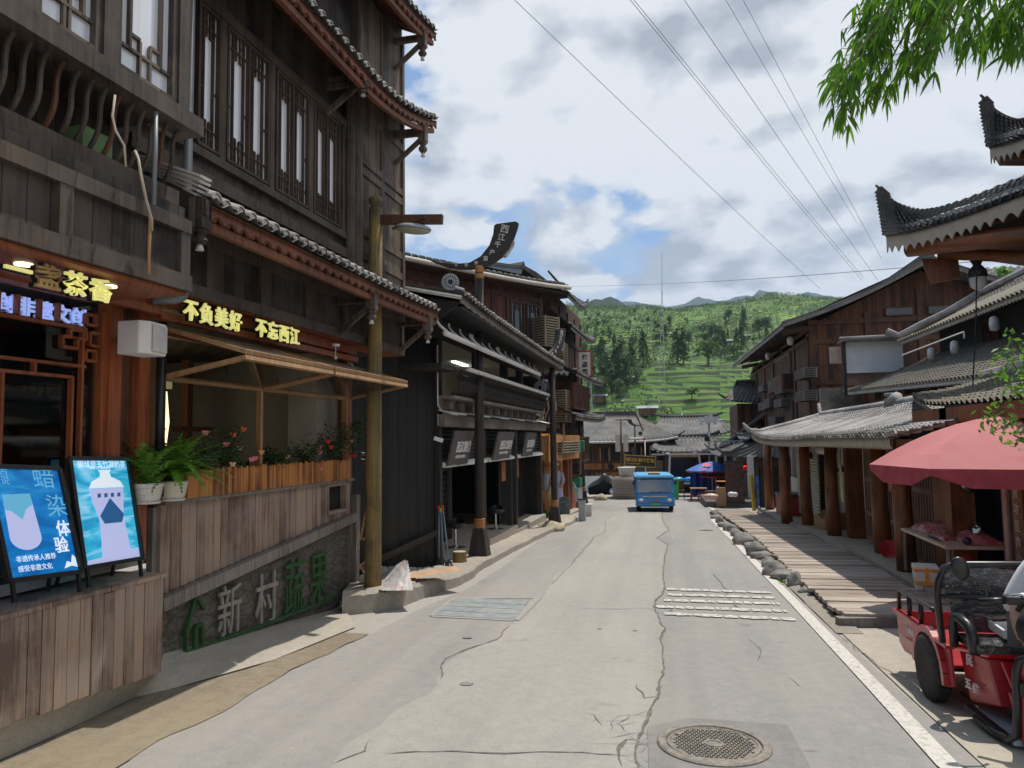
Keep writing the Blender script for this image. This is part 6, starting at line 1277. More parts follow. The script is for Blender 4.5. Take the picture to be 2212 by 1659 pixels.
def slatdoor(y0,y1,x,z0,z1):
 m=MB();m.box(x,y0,z0,x+.04,y0+.07,z1);m.box(x,y1-.07,z0,x+.04,y1,z1)
 for z in(z0,z0+.5,z0+(z1-z0)*.62,z1-.08):m.box(x,y0+.07,z,x+.038,y1-.07,z+.09)
 k=y0+.14
 while k<y1-.1:m.box(x+.004,k,z0,x+.03,k+.05,z1);k+=.13
 d=m.build('slatted_door',M['doorw']if 'doorw' in M else M.setdefault('doorw',wood('faded_red_door_wood',(.11,.06,.045),(.27,.17,.13),0,rough=.7)),sh);m=MB();m.box(x+.035,y0+.07,z0+.45,x+.05,y1-.07,z1);m.box(x+.031,y0+.07,z0,x+.05,y1-.07,z0+.45);m.build('pane',M['doorglass']if 'doorglass' in M else M.setdefault('doorglass',plain('dusty_door_glass',(.24,.25,.26),.25,0,.2,2)),d);return d
for(a,b)in((13.9,15.0),(15.35,16.6),(12.7,13.8)):slatdoor(a,b,4.15,gz(14.5)+.16,1.60)
m=MB();c_=at(1925,1037,x=4.13);m.prism([c_+V((0,-.16,-.2)),c_+V((0,.0,-.24)),c_+V((0,.16,-.2)),c_+V((0,.17,.2)),c_+V((0,-.17,.2))],(-.006,0,0));fu=m.build('red_poster',M['red'],sh)
for k,ch in enumerate('满福'):tx=MB();tx.text(ch,.17,c_+V((-.01,.08,.02-.19*k)),(0,-1,0),(0,0,1),.002,.004,1.);tx.build('gold_character',bpy.data.materials['gold_letter'],fu)
m=MB();c_=at(1815,1010,x=3.86);m.prism([c_+V((.02,-.1,-.75)),c_+V((.02,.12,-.75)),c_+V((0,.12,.15)),c_+V((0,-.1,.15))],(-.006,0,0));m.build('green_poster',plain('green_yellow_poster',(.45,.48,.20),.6,0,.5,4),sh)
for(px,py,lab)in((1751,985,'black cone lamp hanging between the far round pillars'),(1817,1014,'black cone lamp hanging lower beside the square post')):
 c_=at(px,py,x=4.2);o=thing('cone_lamp',lab,'lamp',c_,group='black cone lamps in the porch');m=MB();m.lathe([(.15,-.06),(.14,-.03),(.05,.06),(.03,.1)],n=18);m.build('shade',M['blackp'],o,smooth=True);m=MB();m.tube([(0,0,.1),(0,0,1.62-c_.z)],.008,5);m.build('cord',M['blackp'],o)
c_=at(1792,973,x=4.3);o=thing('duct_fan','white pipe with a black round fan end under the porch ceiling','fan',c_);m=MB();m.lathe([(.11,-.5),(.11,0)],n=16,axis=(.3,-1,0));m.build('pipe',M['whitepaint'],o,smooth=False);m=MB();m.lathe([(.15,0),(.16,.1),(.10,.12),(.09,.04)],n=18,axis=(.3,-1,0));m.build('fan_end',M['blackp'],o)
M['card']=plain('brown_carton',(.38,.24,.13),.85,0,.15,6)
for(x,y,w_,d,h,rz,lab)in((4.2,20.1,.3,.3,.33,15,'open brown carton behind the third round pillar'),(4.5,17.9,.28,.35,.3,-10,'brown carton full of wrapped goods by the square post'),(4.9,19.3,.2,.25,.42,5,'tall brown carton against the white porch wall')):
 o=thing('carton',lab,'box',(x,y,gz(y)+.15),R(rz),group='cartons under the porch');m=MB();m.box(-w_,-d,0,w_,d,h);m.build('carton_body',M['card'],o);m=MB();m.bar((-w_,-d,h),(-w_-.1,-d,h+.1),d*.01+.2,.012,(0,1,0));m.prism([(-w_,-d,h),(w_,-d,h),(w_,-d-.16,h+.09),(-w_,-d-.16,h+.09)],(0,0,.01));m.build('flap',M['card'],o)
o=thing('red_chest','dark red chest freezer at the far end of the porch','freezer',(4.1,25.2,gz(25.2)+.12));m=MB();m.box(-.4,-.5,0,.45,.6,.62);m.build('cabinet',plain('dark_red_enamel',(.33,.03,.03),.4),o,bev=.02);m=MB();m.box(-.42,-.52,.62,.47,.62,.70);m.build('lid',plain('dark_lid',(.06,.05,.05),.5),o,bev=.02)
for(y,w_,lab)in((18.7,.25,'heap of white and dark bags behind the fourth round pillar'),(20.3,.2,'small heap of wrapped goods beside the open carton')):m=MB();m.ball((0,0,.15),w_,12,8,(1.2,1,.7));m.ball((.25,.2,.12),w_*.7,12,8,(1.2,1,.8));tag(m.build('goods_heap',plain('mixed_goods_%d'%int(y),(.35,.30,.27),.5,0,.7,14),None,smooth=True,loc=(4.75,y,gz(y)+.14)),lab,'goods')
def er(u):y=25.2-14.4*u;return V((xe-.1*math.exp(-u*9),y,1.74+.17*math.exp(-u*16)-.03*math.sin(PI*min(1,u*1.6))+.1*max(0,u-.5)))
def tr(u):y=27.4-16.6*u;return V((5.55,y,2.50+.16*max(0,u-.4)))
r=roof_mesh(er,tr,82,17,.035,.034,.10).build('roof',M['tilelt'],sh);caps_mesh(lambda u:er(u)+V((0,0,.02)),82,(-1,0,0),.055,.12,notch=False).build('tile_ends',[M['tile'],M['white']],r)
M['cream']=plain('cream_eave_board',(.40,.35,.28),.8,0,.15,4);fascia_mesh(lambda u:er(u)+V((.03,0,-.0)),110,.15,.03,(-1,0,0),.05,teeth=True).build('eave_board',M['cream'],r)
m=MB();pts=[V((5.55,27.65,2.95)),V((5.55,27.55,2.66)),V((5.55,27.3,2.56))]+[tr(i/12)+V((0,0,.06))for i in range(1,13)];m.tube(pts,[.05,.07,.09]+[.10]*12,8);m.tube([p+V((0,0,-.12))for p in pts[2:]],.12,8)
m.tube([tr(0)+V((0,0,.02)),V((4.3,26.7,2.2)),V((3.3,25.8,1.98)),V((2.92,25.5,2.02)),V((2.72,25.4,2.25))],[.1,.1,.09,.08,.04],8);m.build('ridge',M['tilelt'],r,smooth=True)
def er3(u):return er(0).lerp(V((6.0,29.4,1.78)),u)
roof_mesh(er3,lambda u:tr(0)+V((.6*u,.2*u,0)),18,8,.035,.02,.05).build('hip_roof',M['tilelt'],r)
c_=at(1926,872,x=5.55);m=MB();m.lathe([(.14,-.12),(.18,0),(.15,.12),(.1,.15),(.16,.2),(.15,.26),(.001,.27)],c_,14);m.tube([c_+V((0,-.1,0)),c_+V((0,-.4,.12)),c_+V((0,-.75,-.02))],[.16,.15,.08],8);m.build('ridge_ornament',M['tilelt'],r,smooth=True)
ms=thing('meat_shop','nearer brown shop bay with a higher flared tile roof and a navy curtained doorway','shop',(0,0,0))
def er4(u):return V((3.9+.2*math.exp(-u*8),13.2-9*u,2.22+.25*math.exp(-u*10)))
def tr4(u):return V((5.75,14.6-10*u,2.78+.12*u))
r=roof_mesh(er4,tr4,50,9,.035,.02,.04).build('roof',M['tilemid'],ms);m=MB();m.tube([tr4(i/8)+V((0,0,.08))for i in range(9)],.11,8);m.build('ridge',M['tilelt'],r)
c_=at(1972,868,y=13.6);m=MB()
for k in range(5):m.tube([c_+V((.0,0,-.05*k)),c_+V((.25,-.1,-.26-.05*k)),c_+V((.55,-.25,-.36-.045*k)),c_+V((1.2,-.7,-.30-.04*k))],[.05,.05,.055,.05],6)
m.build('flared_tip',M['tile'],r);m=MB();m.tube([c_+V((.02,-.02,.04)),c_+V((.26,-.1,-.2)),c_+V((.56,-.25,-.31)),c_+V((1.2,-.7,-.25))],.045,6);m.build('tip_cap',M['tilelt'],r)
m=MB();m.box(4.05,11.5,-.6,4.2,12.35,1.9);m.box(3.9,11.2,-.5,4.2,11.45,2.2);m.build('frame_post',M['pillar'],ms)
m=MB();m.box(4.2,4,-.6,4.35,9.0,2.2);m.build('board_wall',wood('grey_brown_shop_board',(.07,.04,.028),(.17,.11,.08),.9,groove=.01),ms)
m=MB();m.box(4.05,9.5,-.5,4.3,9.75,2.2);pst=m.build('inscribed_post',M['pillar'],ms)
for k,ch in enumerate('脱贫攻坚奔小康'):tx=MB();tx.text(ch,.15,(4.04,9.70,1.28-.19*k),(0,-1,0),(0,0,1),.002,.001);tx.build('chalk_character',plain('chalk_writing',(.55,.50,.44),.9)if 'chalk_writing' not in bpy.data.materials else bpy.data.materials['chalk_writing'],pst)
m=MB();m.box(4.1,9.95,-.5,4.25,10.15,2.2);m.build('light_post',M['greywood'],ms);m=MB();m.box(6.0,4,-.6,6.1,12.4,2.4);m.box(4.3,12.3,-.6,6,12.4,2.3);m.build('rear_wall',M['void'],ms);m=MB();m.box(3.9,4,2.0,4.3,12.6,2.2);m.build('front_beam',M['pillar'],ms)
m=MB();m.box(3.35,4,-.9,6,11.15,gz(10)+.17);m.build('floor',M['kerb'],ms)
m=MB();m.grid(lambda u,v:V((4.55+.03*math.sin(u*40),10.2+1.35*u,-.1+2.1*v)),60,3);tag(m.build('navy_curtain',plain('navy_cloth',(.006,.008,.03),.8),None,smooth=True),'dark navy curtain across the doorway behind the meat table','curtain')
hs=thing('gabled_house','large brown timber house with a broad tiled gable and many slatted unit boxes','house',(6.2,32.3,gz(32)),0);ZH=gz(32)
def H(x,y,z):return V((x-6.2,y-32.3,z-ZH))
m=MB();m.box(0,0,0,9,20,7.2);m.prism([H(6.2,32.31,5.9),H(15.2,32.31,5.9),H(15.2,32.31,6.6),H(10.6,32.31,8.45),H(6.2,32.31,6.35)],(0,19,0));m.build('wall',M['brown'],hs)
m=MB()
for x in(.12,2.3,4.3,6.4):m.box(x-.12,-.08,0,x+.12,0,7.2+.4*x-.25)
for z in(4.95,6.65,7.45):m.box(0,-.06,z,9,0,z+.2)
for y in(.1,3.2,6.4,9.6,13,16.5):m.box(-.08,y-.1,0,0,y+.12,7.1)
for z in(2.2,4.5,6.8):m.box(-.06,0,z,0,20,z+.18)
m.build('wall_frame',M['brownbeam'],hs)
for(x0,x1)in((3.0,4.0),(4.6,5.5),(5.6,6.2)):m=MB();m.box(x0,-.1,7.70,x1,-.05,8.02);w_=m.build('attic_window',M['darkglass'],hs);m=MB();m.bar((x0,-.11,7.70),(x1,-.11,7.70),.05,.05);m.bar((x0,-.11,8.02),(x1,-.11,8.02),.05,.05);m.build('frame',M['brownbeam'],w_)
A,B_,Cc=V((5.0,31,6.3)),V((10.56,31,8.65)),V((14.6,31,7.1))
er=lambda u:V((5.0,31+21*u,6.3+.25*u));tr=lambda u:V((10.56,31+21*u,8.68+.1*u))
r=roof_mesh(er,tr,84,16,.05,.03,.22).build('roof',M['tile'],hs,loc=-hs.location);er2=lambda u:V((14.8,31+21*u,7.0));roof_mesh(er2,tr,84,12,.05,.03,.1).build('roof_far_slope',M['tile'],r)
m=MB()
for a,b,sg in((A,B_,.22),(Cc,B_,.1)):
 n=14;pts=[a.lerp(b,i/n)-V((0,0,sg*math.sin(PI*i/n)))for i in range(n+1)]
 for p,q in zip(pts[:-1],pts[1:]):m.bar(p+V((0,-.03,-.03)),q+V((0,-.03,-.03)),.05,.16)
m.build('verge_board',M['greywood'],r);m=MB()
for a,b,sg in((A,B_,.22),(Cc,B_,.1)):
 n=14;pts=[a.lerp(b,i/n)-V((0,0,sg*math.sin(PI*i/n)))for i in range(n+1)]
 for p,q in zip(pts[:-1],pts[1:]):m.bar(p+V((0,.12,.07)),q+V((0,.12,.07)),.36,.10)
m.build('verge_tiles',M['tile'],r)
m=MB();m.bar(B_+V((0,-.1,.16)),B_+V((0,21,.2)),.25,.26);m.bar(B_+V((0,-.2,.3)),B_+V((0,.5,.42)),.2,.22);m.build('ridge',M['tile'],r);m=MB();m.bar((5.02,31,6.2),(5.02,52,6.45),.04,.14);m.build('eave_board',M['greywood'],r)
m=MB()
for y in(32.4,36,40,44,48):m.bar((5.2,y,6.12),(6.2,y,6.3),.14,.2)
m.build('eave_bracket',M['brownbeam'],hs,loc=-hs.location)['kind']='stuff'
def hbox(px0,py0,px1,py1):
 a,b=at(px0,py1,x=5.75),at(px1,py0,x=5.75);y0,y1=min(a.y,b.y),max(a.y,b.y);z0,z1=min(a.z,b.z),max(a.z,b.z)
 y1=y0+min(2.1,y1-y0);return slatbox(hs,-.02,-.5,y0-32.3,y1-32.3,z0-ZH,z1-ZH,M['greywood'],6,-1)
for q in((1722,793,1739,823),(1655,817,1676,843),(1632,829,1651,853),(1668,831,1691,857),(1722,842,1739,870),(1632,867,1651,891),(1651,859,1664,884),(1672,859,1690,883),(1658,899,1677,923)):hbox(*q)
a,b=at(1680,822,x=6.2),at(1709,760,x=6.2);lattice(hs,b.y-32.3,a.y-32.3,a.z-ZH,b.z-ZH,-.02,M['doorw'],M['darkglass'],4,fw=.1,bw=.04,style=2,sgn=-1,dep=.1);m=MB();m.box(-.5,b.y-32.5,a.z-ZH-.7,0,a.y-32.1,a.z-ZH);m.build('window_box',M['brown'],hs)
a,b=at(1680,930,x=6.2),at(1714,875,x=6.2);lattice(hs,b.y-32.3,a.y-32.3,a.z-ZH,b.z-ZH+.4,-.02,M['doorw'],M['doorglass'],4,fw=.1,bw=.04,style=2,sgn=-1,dep=.1)
for(px,py,nm)in((1707,737,'near'),(1659,770,'far')):o=thing('hanging_lantern','white hanging lantern at the %s end of the big house eave'%nm,'lantern',at(px,py,x=5.6),group='lanterns under the right hand eaves');m=MB();m.lathe([(.05,.2),(.12,.15),(.14,0),(.1,-.15),(.03,-.18)],n=12);m.build('shade',M['white'],o,smooth=True);m=MB();m.tube([(0,0,.2),(0,0,.7)],.01,5);m.build('cord',M['blackp'],o)
s2=thing('small_brown_house','small brown house with a flared dark tile roof beyond the big gabled house','house',(4.9,48,gz(48)),0);Z2=gz(48)
m=MB();m.box(0,0,0,6,6,5.4);m.build('wall',M['brown'],s2);m=MB();m.box(-.1,-.05,0,.1,.1,5.4);m.box(0,-.06,3.7,3,0,3.85);m.box(0,-.1,2.6,3,-.02,3.4);m.build('wall_frame',M['brownbeam'],s2)
er=lambda u:V((-1.0+6*u,-1.2,5.4+.3*math.exp(-u*12)));tr=lambda u:V((.2+5*u,2.4,6.9+.1*u));r=roof_mesh(er,tr,24,6,.06,.03,.1).build('roof',M['tile'],s2);m=MB();m.tube([V((-1.3,-1.3,6.0)),V((-.9,-1.0,5.75)),V((-.3,.6,6.1)),V((.2,2.4,6.95)),V((5,2.4,7.0))],[.04,.1,.12,.12,.12],8);m.build('ridge',M['tile'],r)
cs=thing('tiered_corner_shop','corner shop with stacked flared tile roofs beyond the boardwalk','shop',(3.5,33,gz(33)),0);ZC=gz(33)
def C_(px,py,y):return at(px,py,y=y)-cs.location
m=MB();m.box(.3,0,0,3,6.5,2.4);m.build('wall',M['oldwood'],cs);m=MB();m.box(.1,-.45,0,.35,-.2,2.1);m.box(.75,-.7,0,.98,-.45,2.2);m.build('plaster_pier',M['plaster'],cs)
for(xo,z,rise,y0,y1,dp)in((-.9,2.02,.75,-.4,6.5,1.9),(.4,2.75,.7,.4,5.8,1.6)):
 er=lambda u:V((xo,y1+(y0-y1)*u,z+.12*abs(2*u-1)**5));tr=lambda u:V((xo+dp,y1-.6+(y0-y1+1.2)*u,z+rise));r=roof_mesh(er,tr,30,5,.04,.02,.06).build('roof',M['tilemid2'],cs);m=MB();m.tube([er(i/10)+V((0,0,.03))for i in range(11)],.05,6)
 er5=lambda u:V((xo+(3.8-xo)*u,y0,z+.12*abs(2*u-1)**5));tr5=lambda u:V((xo+dp+u,y0+.6,z+rise));roof_mesh(er5,tr5,14,5,.04,.02,.06).build('roof_end',M['tilemid2'],r)
 for(px,yy)in((er(0),1),(er(1),-1)):m.tube([V(px)+V((.9,-.4*yy,.42)),V(px)+V((.3,0,.14)),V(px)+V((-.05,.05*yy,.14)),V(px)+V((-.35,.1*yy,.42))],[.09,.08,.07,.03],7)
 m.build('roof_tips',M['tile'],r)
ld=thing('led_sign','small red LED sign with Chinese characters under the tiered roof','sign',at(1590,1010,y=33.2)+V((-.42,0,-.17)));m=MB();m.box(-.04,0,-.03,.92,.1,.37);m.build('case',M['blackp'],ld);m=MB();m.text('正宗烧烤',.24,(.0,-.005,.06),(1,0,0),(0,0,1),.003,.004,.9);m.build('lit_characters',emit('red_led',(1.,.02,.03),2.2),ld)
mn=thing('menu_board','tall dark menu board with faint red print beside the boardwalk end','sign board',at(1592,1085,y=31.0));mn.location.z=gz(31)+.05;m=MB();m.box(-.42,-.03,.2,.30,.03,1.75);m.build('panel',plain('dark_menu_print',(.045,.018,.016),.5,0,.8,10,0,(.20,.05,.05)),mn);m=MB();m.box(-.46,-.04,.12,.34,.04,.2);m.box(-.46,-.04,1.75,.34,.04,1.82);m.build('frame',M['dkmetal'],mn);m=MB();m.box(-.8,-.1,0,-.42,.1,.75);m.build('side_board',M['tanframe'],mn)
bnk=thing('standing_banner','narrow yellow and blue roll of signs leaning by the corner shop wall','banner',at(1636,1110,y=28.3));bnk.location.z=gz(28.3)+.05;m=MB();m.bar((-.1,0,0),(-.16,.05,1.3),.18,.05);m.build('yellow_strip',plain('yellow_print',(.62,.45,.03),.5),bnk);m=MB();m.bar((.1,0,0),(.05,.05,1.25),.16,.05);m.build('blue_strip',plain('blue_print',(.06,.16,.45),.5,0,.7,8),bnk)
m=MB();m.grid(lambda u,v:V((.7*u,.04*math.sin(u*15),1.5*v)),20,3);tag(m.build('black_curtain',M['blackp'],None,smooth=True,loc=at(1650,1108,y=27.6)+V((-.1,.2,.1))),'black cloth hanging at the far end of the porch','curtain')
kb=MB();kb.box(-1.0,-.5,-.3,1.2,3.5,.28);tag(kb.build('stone_planter',M['rubble'],None,bev=.03,loc=(2.75,31.5,gz(32))),'low mossy stone plinth in front of the tiered corner shop','plinth')
rlg=thing('grey_railing','row of grey posts with a rail on the roof terrace beside the telecom pole','railing',at(1545,1000,y=44))
for k in range(4):m=MB();m.box(k*.5,0,-.3,k*.5+.13,.13,1.2);m.build('post',M['metal'],rlg)
m=MB();m.box(-.05,-.02,1.2,1.75,.15,1.28);m.build('rail',M['metal'],rlg)
fp=thing('sloped_roof_house','dark house with a sloping roof line behind the grey railing','house',(3.7,46.5,gz(46)),0);m=MB();m.prism([(0,0,0),(0,0,2.6),(2.3,0,4.4),(2.3,0,0)],(0,4,0));m.build('wall',M['brown'],fp);m=MB();m.bar((-.4,-.2,2.4),(2.5,-.2,4.65),.6,.14);m.build('roof',M['tile'],fp)
mh_=thing('two_roof_house','dark house with two moss grey tile roofs and a white panel, behind the shop row','house',(0,0,0))
def lin(p,q):return lambda u:V(p).lerp(V(q),u)
m=MB();m.box(7.6,8,-1,14,28.4,3.4);m.box(9.2,8,3.4,14,26.6,5.35);m.build('wall',M['black'],mh_)
er=lin((6.75,29.3,3.42),(6.75,9,2.78));tr=lin((9.25,27.0,4.5),(9.25,9,4.0));r=roof_mesh(er,tr,86,14,.045,.03,.08).build('lower_roof',M['tilemid'],mh_);fascia_mesh(lambda u:er(u)+V((.03,0,-.0)),120,.13,.03,(-1,0,0),.06,teeth=True).build('eave_board',M['white'],r)
roof_mesh(lin((6.75,29.3,3.42),(10,29.6,3.6)),lin((9.25,27.0,4.5),(10.5,27,4.6)),14,8,.045,.03,.05).build('roof_end',M['tilemid'],r)
er=lin((8.1,27.2,4.98),(8.1,9,4.98));tr=lin((10.6,26.6,6.3),(10.6,9,6.6));r=roof_mesh(er,tr,78,14,.045,.03,.14).build('upper_roof',M['tilemid'],mh_);fascia_mesh(lambda u:er(u)+V((.03,0,-.0)),105,.14,.03,(-1,0,0),.06,teeth=True).build('eave_board',M['cream'],r)
m=MB();a=[er(0)+V((-.25,.3,.42)),er(0)+V((.1,.15,.22)),er(0).lerp(tr(0),.3)+V((0,.1,.16)),er(0).lerp(tr(0),.6)+V((0,.1,.12)),tr(0)+V((0,.1,.2)),tr(1)+V((0,0,.2))];m.tube(a,.12,8);m.build('verge_ridge',M['tilelt'],r)
m=MB();m.box(6.62,28.05,4.02,8.5,28.1,5.12);m.build('white_panel',plain('white_sheet_panel',(.62,.66,.70),.5,0,.08,1.2,0,(.42,.42,.40)),mh_);m=MB();m.box(6.45,27.6,5.14,9,28.5,5.2);m.tube([(6.3,27.5,5.2),(9,27.5,5.24)],.06,8);m.build('panel_canopy',M['tilelt'],mh_);m=MB();m.box(6.5,28,3.2,6.6,28.1,5.14);m.build('panel_post',M['dkmetal'],mh_);m=MB();m.box(6.1,28.2,4.4,6.5,28.25,5.0);m.build('pink_board',plain('pale_pink_board',(.45,.33,.27),.7),mh_);m=MB();m.box(6.6,28.2,3.6,9,28.3,4.0);m.build('panel_skirt',M['doorw'],mh_)
m=MB();m.box(6.0,29.5,-1,7.5,29.8,3.6);m.build('stone_wall',plain('stained_rough_wall',(.24,.21,.17),.95,0,.5,2.5,.5,(.05,.045,.04)),mh_)
for k in range(9):m=MB();m.box(7.45,10+k*2.1,-.5,7.6,10.2+k*2.1,3.3);m.build('post',M['pillar'],mh_)
for(y0,mt)in((26.2,'blind'),(23.4,'glz'),(19.3,'blue'),(16.6,'glz'),(14.4,'blue')):
 M.setdefault('blind',wood('bamboo_blind',(.16,.11,.05),(.42,.32,.17),.05,horiz=True));M.setdefault('glz',M['darkglass']);M.setdefault('blue',plain('pale_blue_window',(.30,.38,.42),.2,0,.15,1.5));m=MB();m.box(7.5,y0,1.6,7.56,y0+1.7,3.0);w_=m.build('window',M[mt],mh_);m=MB();m.bar((7.48,y0,1.6),(7.48,y0,3.0),.08,.08);m.bar((7.48,y0+.85,1.6),(7.48,y0+.85,3.0),.05,.05);m.bar((7.48,y0,3.0),(7.48,y0+1.7,3.0),.08,.08);m.build('frame',M['pillar'],w_)
for(a,b)in((22.2,23.2),(17.2,18.4)):lattice(mh_,a,b,3.95,5.0,9.18,M['brownbeam'],M['blue']if a<20 else M['darkglass'],2,style=2,sgn=-1)
m=MB();m.tube([(7.7,25.5,4.35),(7.7,20.6,4.42),(7.7,20.6,4.25)],.02,6);m.build('white_rail',M['whitepaint'],mh_)
for(px,py,lab)in((1917,950*0+1170,''),):pass
for(px,py,lab)in((1716+0,0,None),):pass
for(px,py,lab)in((2148,700,'white lantern hanging rightmost under the upper moss tile eave'),(2062,751,'white lantern hanging in the middle under the upper moss tile eave'),(2012,765,'dim lantern hanging leftmost under the upper moss tile eave')):
 o=thing('hanging_lantern',lab,'lantern',at(px,py,x=8.3),group='lanterns under the right hand eaves');m=MB();m.lathe([(.04,.2),(.1,.16),(.12,0),(.1,-.15),(.03,-.18)],n=12);m.build('shade',M['white'],o,smooth=True);m=MB();m.tube([(0,0,.2),(0,0,.5)],.01,5);m.build('cord',M['blackp'],o)
fr_=thing('upper_roof_house','far house with a dark tiled roof rising at the right picture edge','house',(14,40,gz(40)),0);m=MB();m.box(1,0,0,12,6,10.2);m.build('wall',M['oldwood'],fr_);er=lin((.0,-1,10.3),(12,-1,10.3));tr=lin((1,2.5,11.8),(12,2.5,11.8));r=roof_mesh(er,tr,30,6,.06,.03,.08).build('roof',M['tile'],fr_);m=MB();m.bar((0,-1.02,10.28),(12,-1.02,10.28),.05,.14);m.build('eave_board',M['white'],r);lattice(fr_,0,0.1,8,9,0,M['brownbeam'],None,1);m=MB();m.box(1.3,-.05,8.6,3.5,-.0,9.7);m.build('window',M['blue'],fr_)
pv_=thing('corner_pavilion','near timber pavilion whose two upturned black tile roof corners jut in from the right','house',(0,0,0))
m=MB();m.box(6.9,6.5,-.6,11,12.2,8.6);m.build('wall',M['brown'],pv_)
def corner_roof(E_,T_,rows,courses,fas,tiles_white=True):
 """E_, T_: eave and ridge control points running from the corner to out of frame"""
 def ip(P):
  def f(u):k=u*(len(P)-1);i=min(len(P)-2,int(k));t_=k-i;a,b,c,d=P[max(0,i-1)],P[i],P[i+1],P[min(len(P)-1,i+2)];return .5*((2*b)+(c-a)*t_+(2*a-5*b+4*c-d)*t_**2+(3*b-a-3*c+d)*t_**3)
  return f
 e,t_=ip(E_),ip(T_);r=roof_mesh(e,t_,rows,courses,.05,.035,.0).build('roof',M['tile'],pv_);out=V((-.75,-.66,0));caps_mesh(lambda u:e(u)+V((0,0,.06)),rows,out,.085,.2).build('tile_ends',[M['tilelt'],M['white']],r)
 fascia_mesh(lambda u:e(u)+V((.02,.02,-.01)),int(rows*.72),fas,.035,out,.11).build('eave_board',M['cream'],r)
 m=MB()
 for k in range(7):m.tube([t_(i/16)+V((.025*k,.015*k,-.052*k))+(out*(.10-.015*k)if i==0 else V())for i in range(17)],[.02+.02*min(1,i/4)for i in range(17)],6)
 m.build('hip_ridge',M['tile'],r);m=MB()
 for j in range(1,14):p=e(0).lerp(t_(0),j/14);q=e(.12).lerp(t_(.12),j/14);m.bar(p+out*.05,q+V((0,0,.02)),.16,.035,(out.x,out.y,.4))
 m.build('corner_tiles',M['tile'],r);return e,t_,r
p=lambda x,y,d:at(x,y,y=d)
e,t_,r=corner_roof([p(1912,508,14.0),p(1975,499,13.6),p(2060,474,13.1),p(2150,442,12.6),p(2300,385,11.8),p(2500,300,10.8)],[p(1899,402,14.05),p(1930,438,14.0),p(1985,458,13.9),p(2060,443,13.7),p(2212,384,13.3),p(2500,268,12.6)],30,8,.30)
m=MB();a,b=p(1962,537,13.9),p(2300,498,12.2);m.tube([a,b],.15,14);m.tube([p(2030,548,13.9),p(2400,562,12.4)],.10,10);m.tube([p(2090,545,13.9),p(2420,590,12.6)],.10,10);m.build('eave_beam',M['pillar'],pv_,smooth=True)
m=MB();m.grid(lambda u,v:e(u).lerp(t_(u)+V((2.2,.4,-1.05)),v)+V((.08,.06,-.08)),16,4);m.build('soffit',M['brown'],pv_);m=MB();m.prism([p(1990,558,13.9),p(2070,560,13.9),p(2075,600,13.9),p(2010,612,13.9)],(.03,.1,0));m.build('bracket_board',M['pillar'],pv_)
e2,t2,r2=corner_roof([p(2136,318,13.0),p(2165,312,12.8),p(2215,296,12.4),p(2300,258,11.8),p(2500,160,10.8)],[p(2125,208,13.05),p(2150,240,13.0),p(2185,258,12.9),p(2215,258,12.8),p(2300,225,12.5),p(2500,120,11.9)],18,7,.26)
m=MB();m.grid(lambda u,v:e2(u).lerp(t2(u)+V((2.0,.4,-.95)),v)+V((.05,.05,-.06)),10,3);m.build('soffit',M['brown'],pv_);m=MB();m.prism([p(2150,325,12.95),p(2260,300,12.4),p(2260,345,12.4),p(2162,345,12.95)],(.1,.3,0));m.build('corner_block',M['brown'],pv_)
o=thing('eave_lamp','dark carved lamp with a white lower bowl hanging beneath the pavilion roof corner','lamp',p(2112,600,13.6));m=MB();m.lathe([(.02,.35),(.10,.3),(.06,.22),(.14,.12),(.15,.02),(.08,-.02)],n=14);m.build('body',M['dkmetal'],o,smooth=True);m=MB();m.lathe([(.13,.0),(.12,-.14),(.06,-.2),(.001,-.21)],n=14);m.build('bowl',M['white'],o,smooth=True);m=MB();m.tube([(0,0,.35),(0,0,.75)],.012,5);m.build('cord',M['blackp'],o)
m=MB();m.tube([p(2110,560,13.5),p(2108,700,13.4),p(2100,860,13.3)],.012,6);tag(m.build('dark_cable',M['blackp'],None),'thin dark cable hanging down in front of the moss grey roofs','cable')
M['trikered']=plain('dusty_red_paint',(.38,.018,.028),.38,0,.16,6,0,(.36,.12,.10),Coat_Weight=.3);M['trikebright']=plain('glossy_red_paint',(.50,.008,.015),.2,0,.1,5,Coat_Weight=.6)
gy=gz(6.3)
tr_=thing('cargo_tricycle','dusty red cargo tricycle with black rails and plastic wrapped seat at the right edge','tricycle',(2.5,6.3,gy))
def Tk(x,y,z):return V((x-2.5,y-6.3,z-gy))
X0,X1=2.05,2.98
def side(x,sg):
 """pressed side panel with a wheel arch"""
 m=MB();arch=[(6.40+.30*math.cos(a),-.0+.30*math.sin(a))for a in[PI*k/10 for k in range(11)]]
 out=[(7.24,.28),(7.20,.02),(7.06,-.03)]+[(6.70,.0)]+arch[1:-1]+[(6.10,-.02),(5.98,.02),(6.02,.28)]
 m.prism([Tk(x,y,z)for y,z in out],(sg*.025,0,0));return m
body=MB();body.prism([Tk(X0+.03,7.2,.12),Tk(X0+.03,6.1,.12),Tk(X1-.03,6.1,.12),Tk(X1-.03,7.2,.12)],(0,0,.02));bd_=body.build('cargo_floor',M['trikered'],tr_)
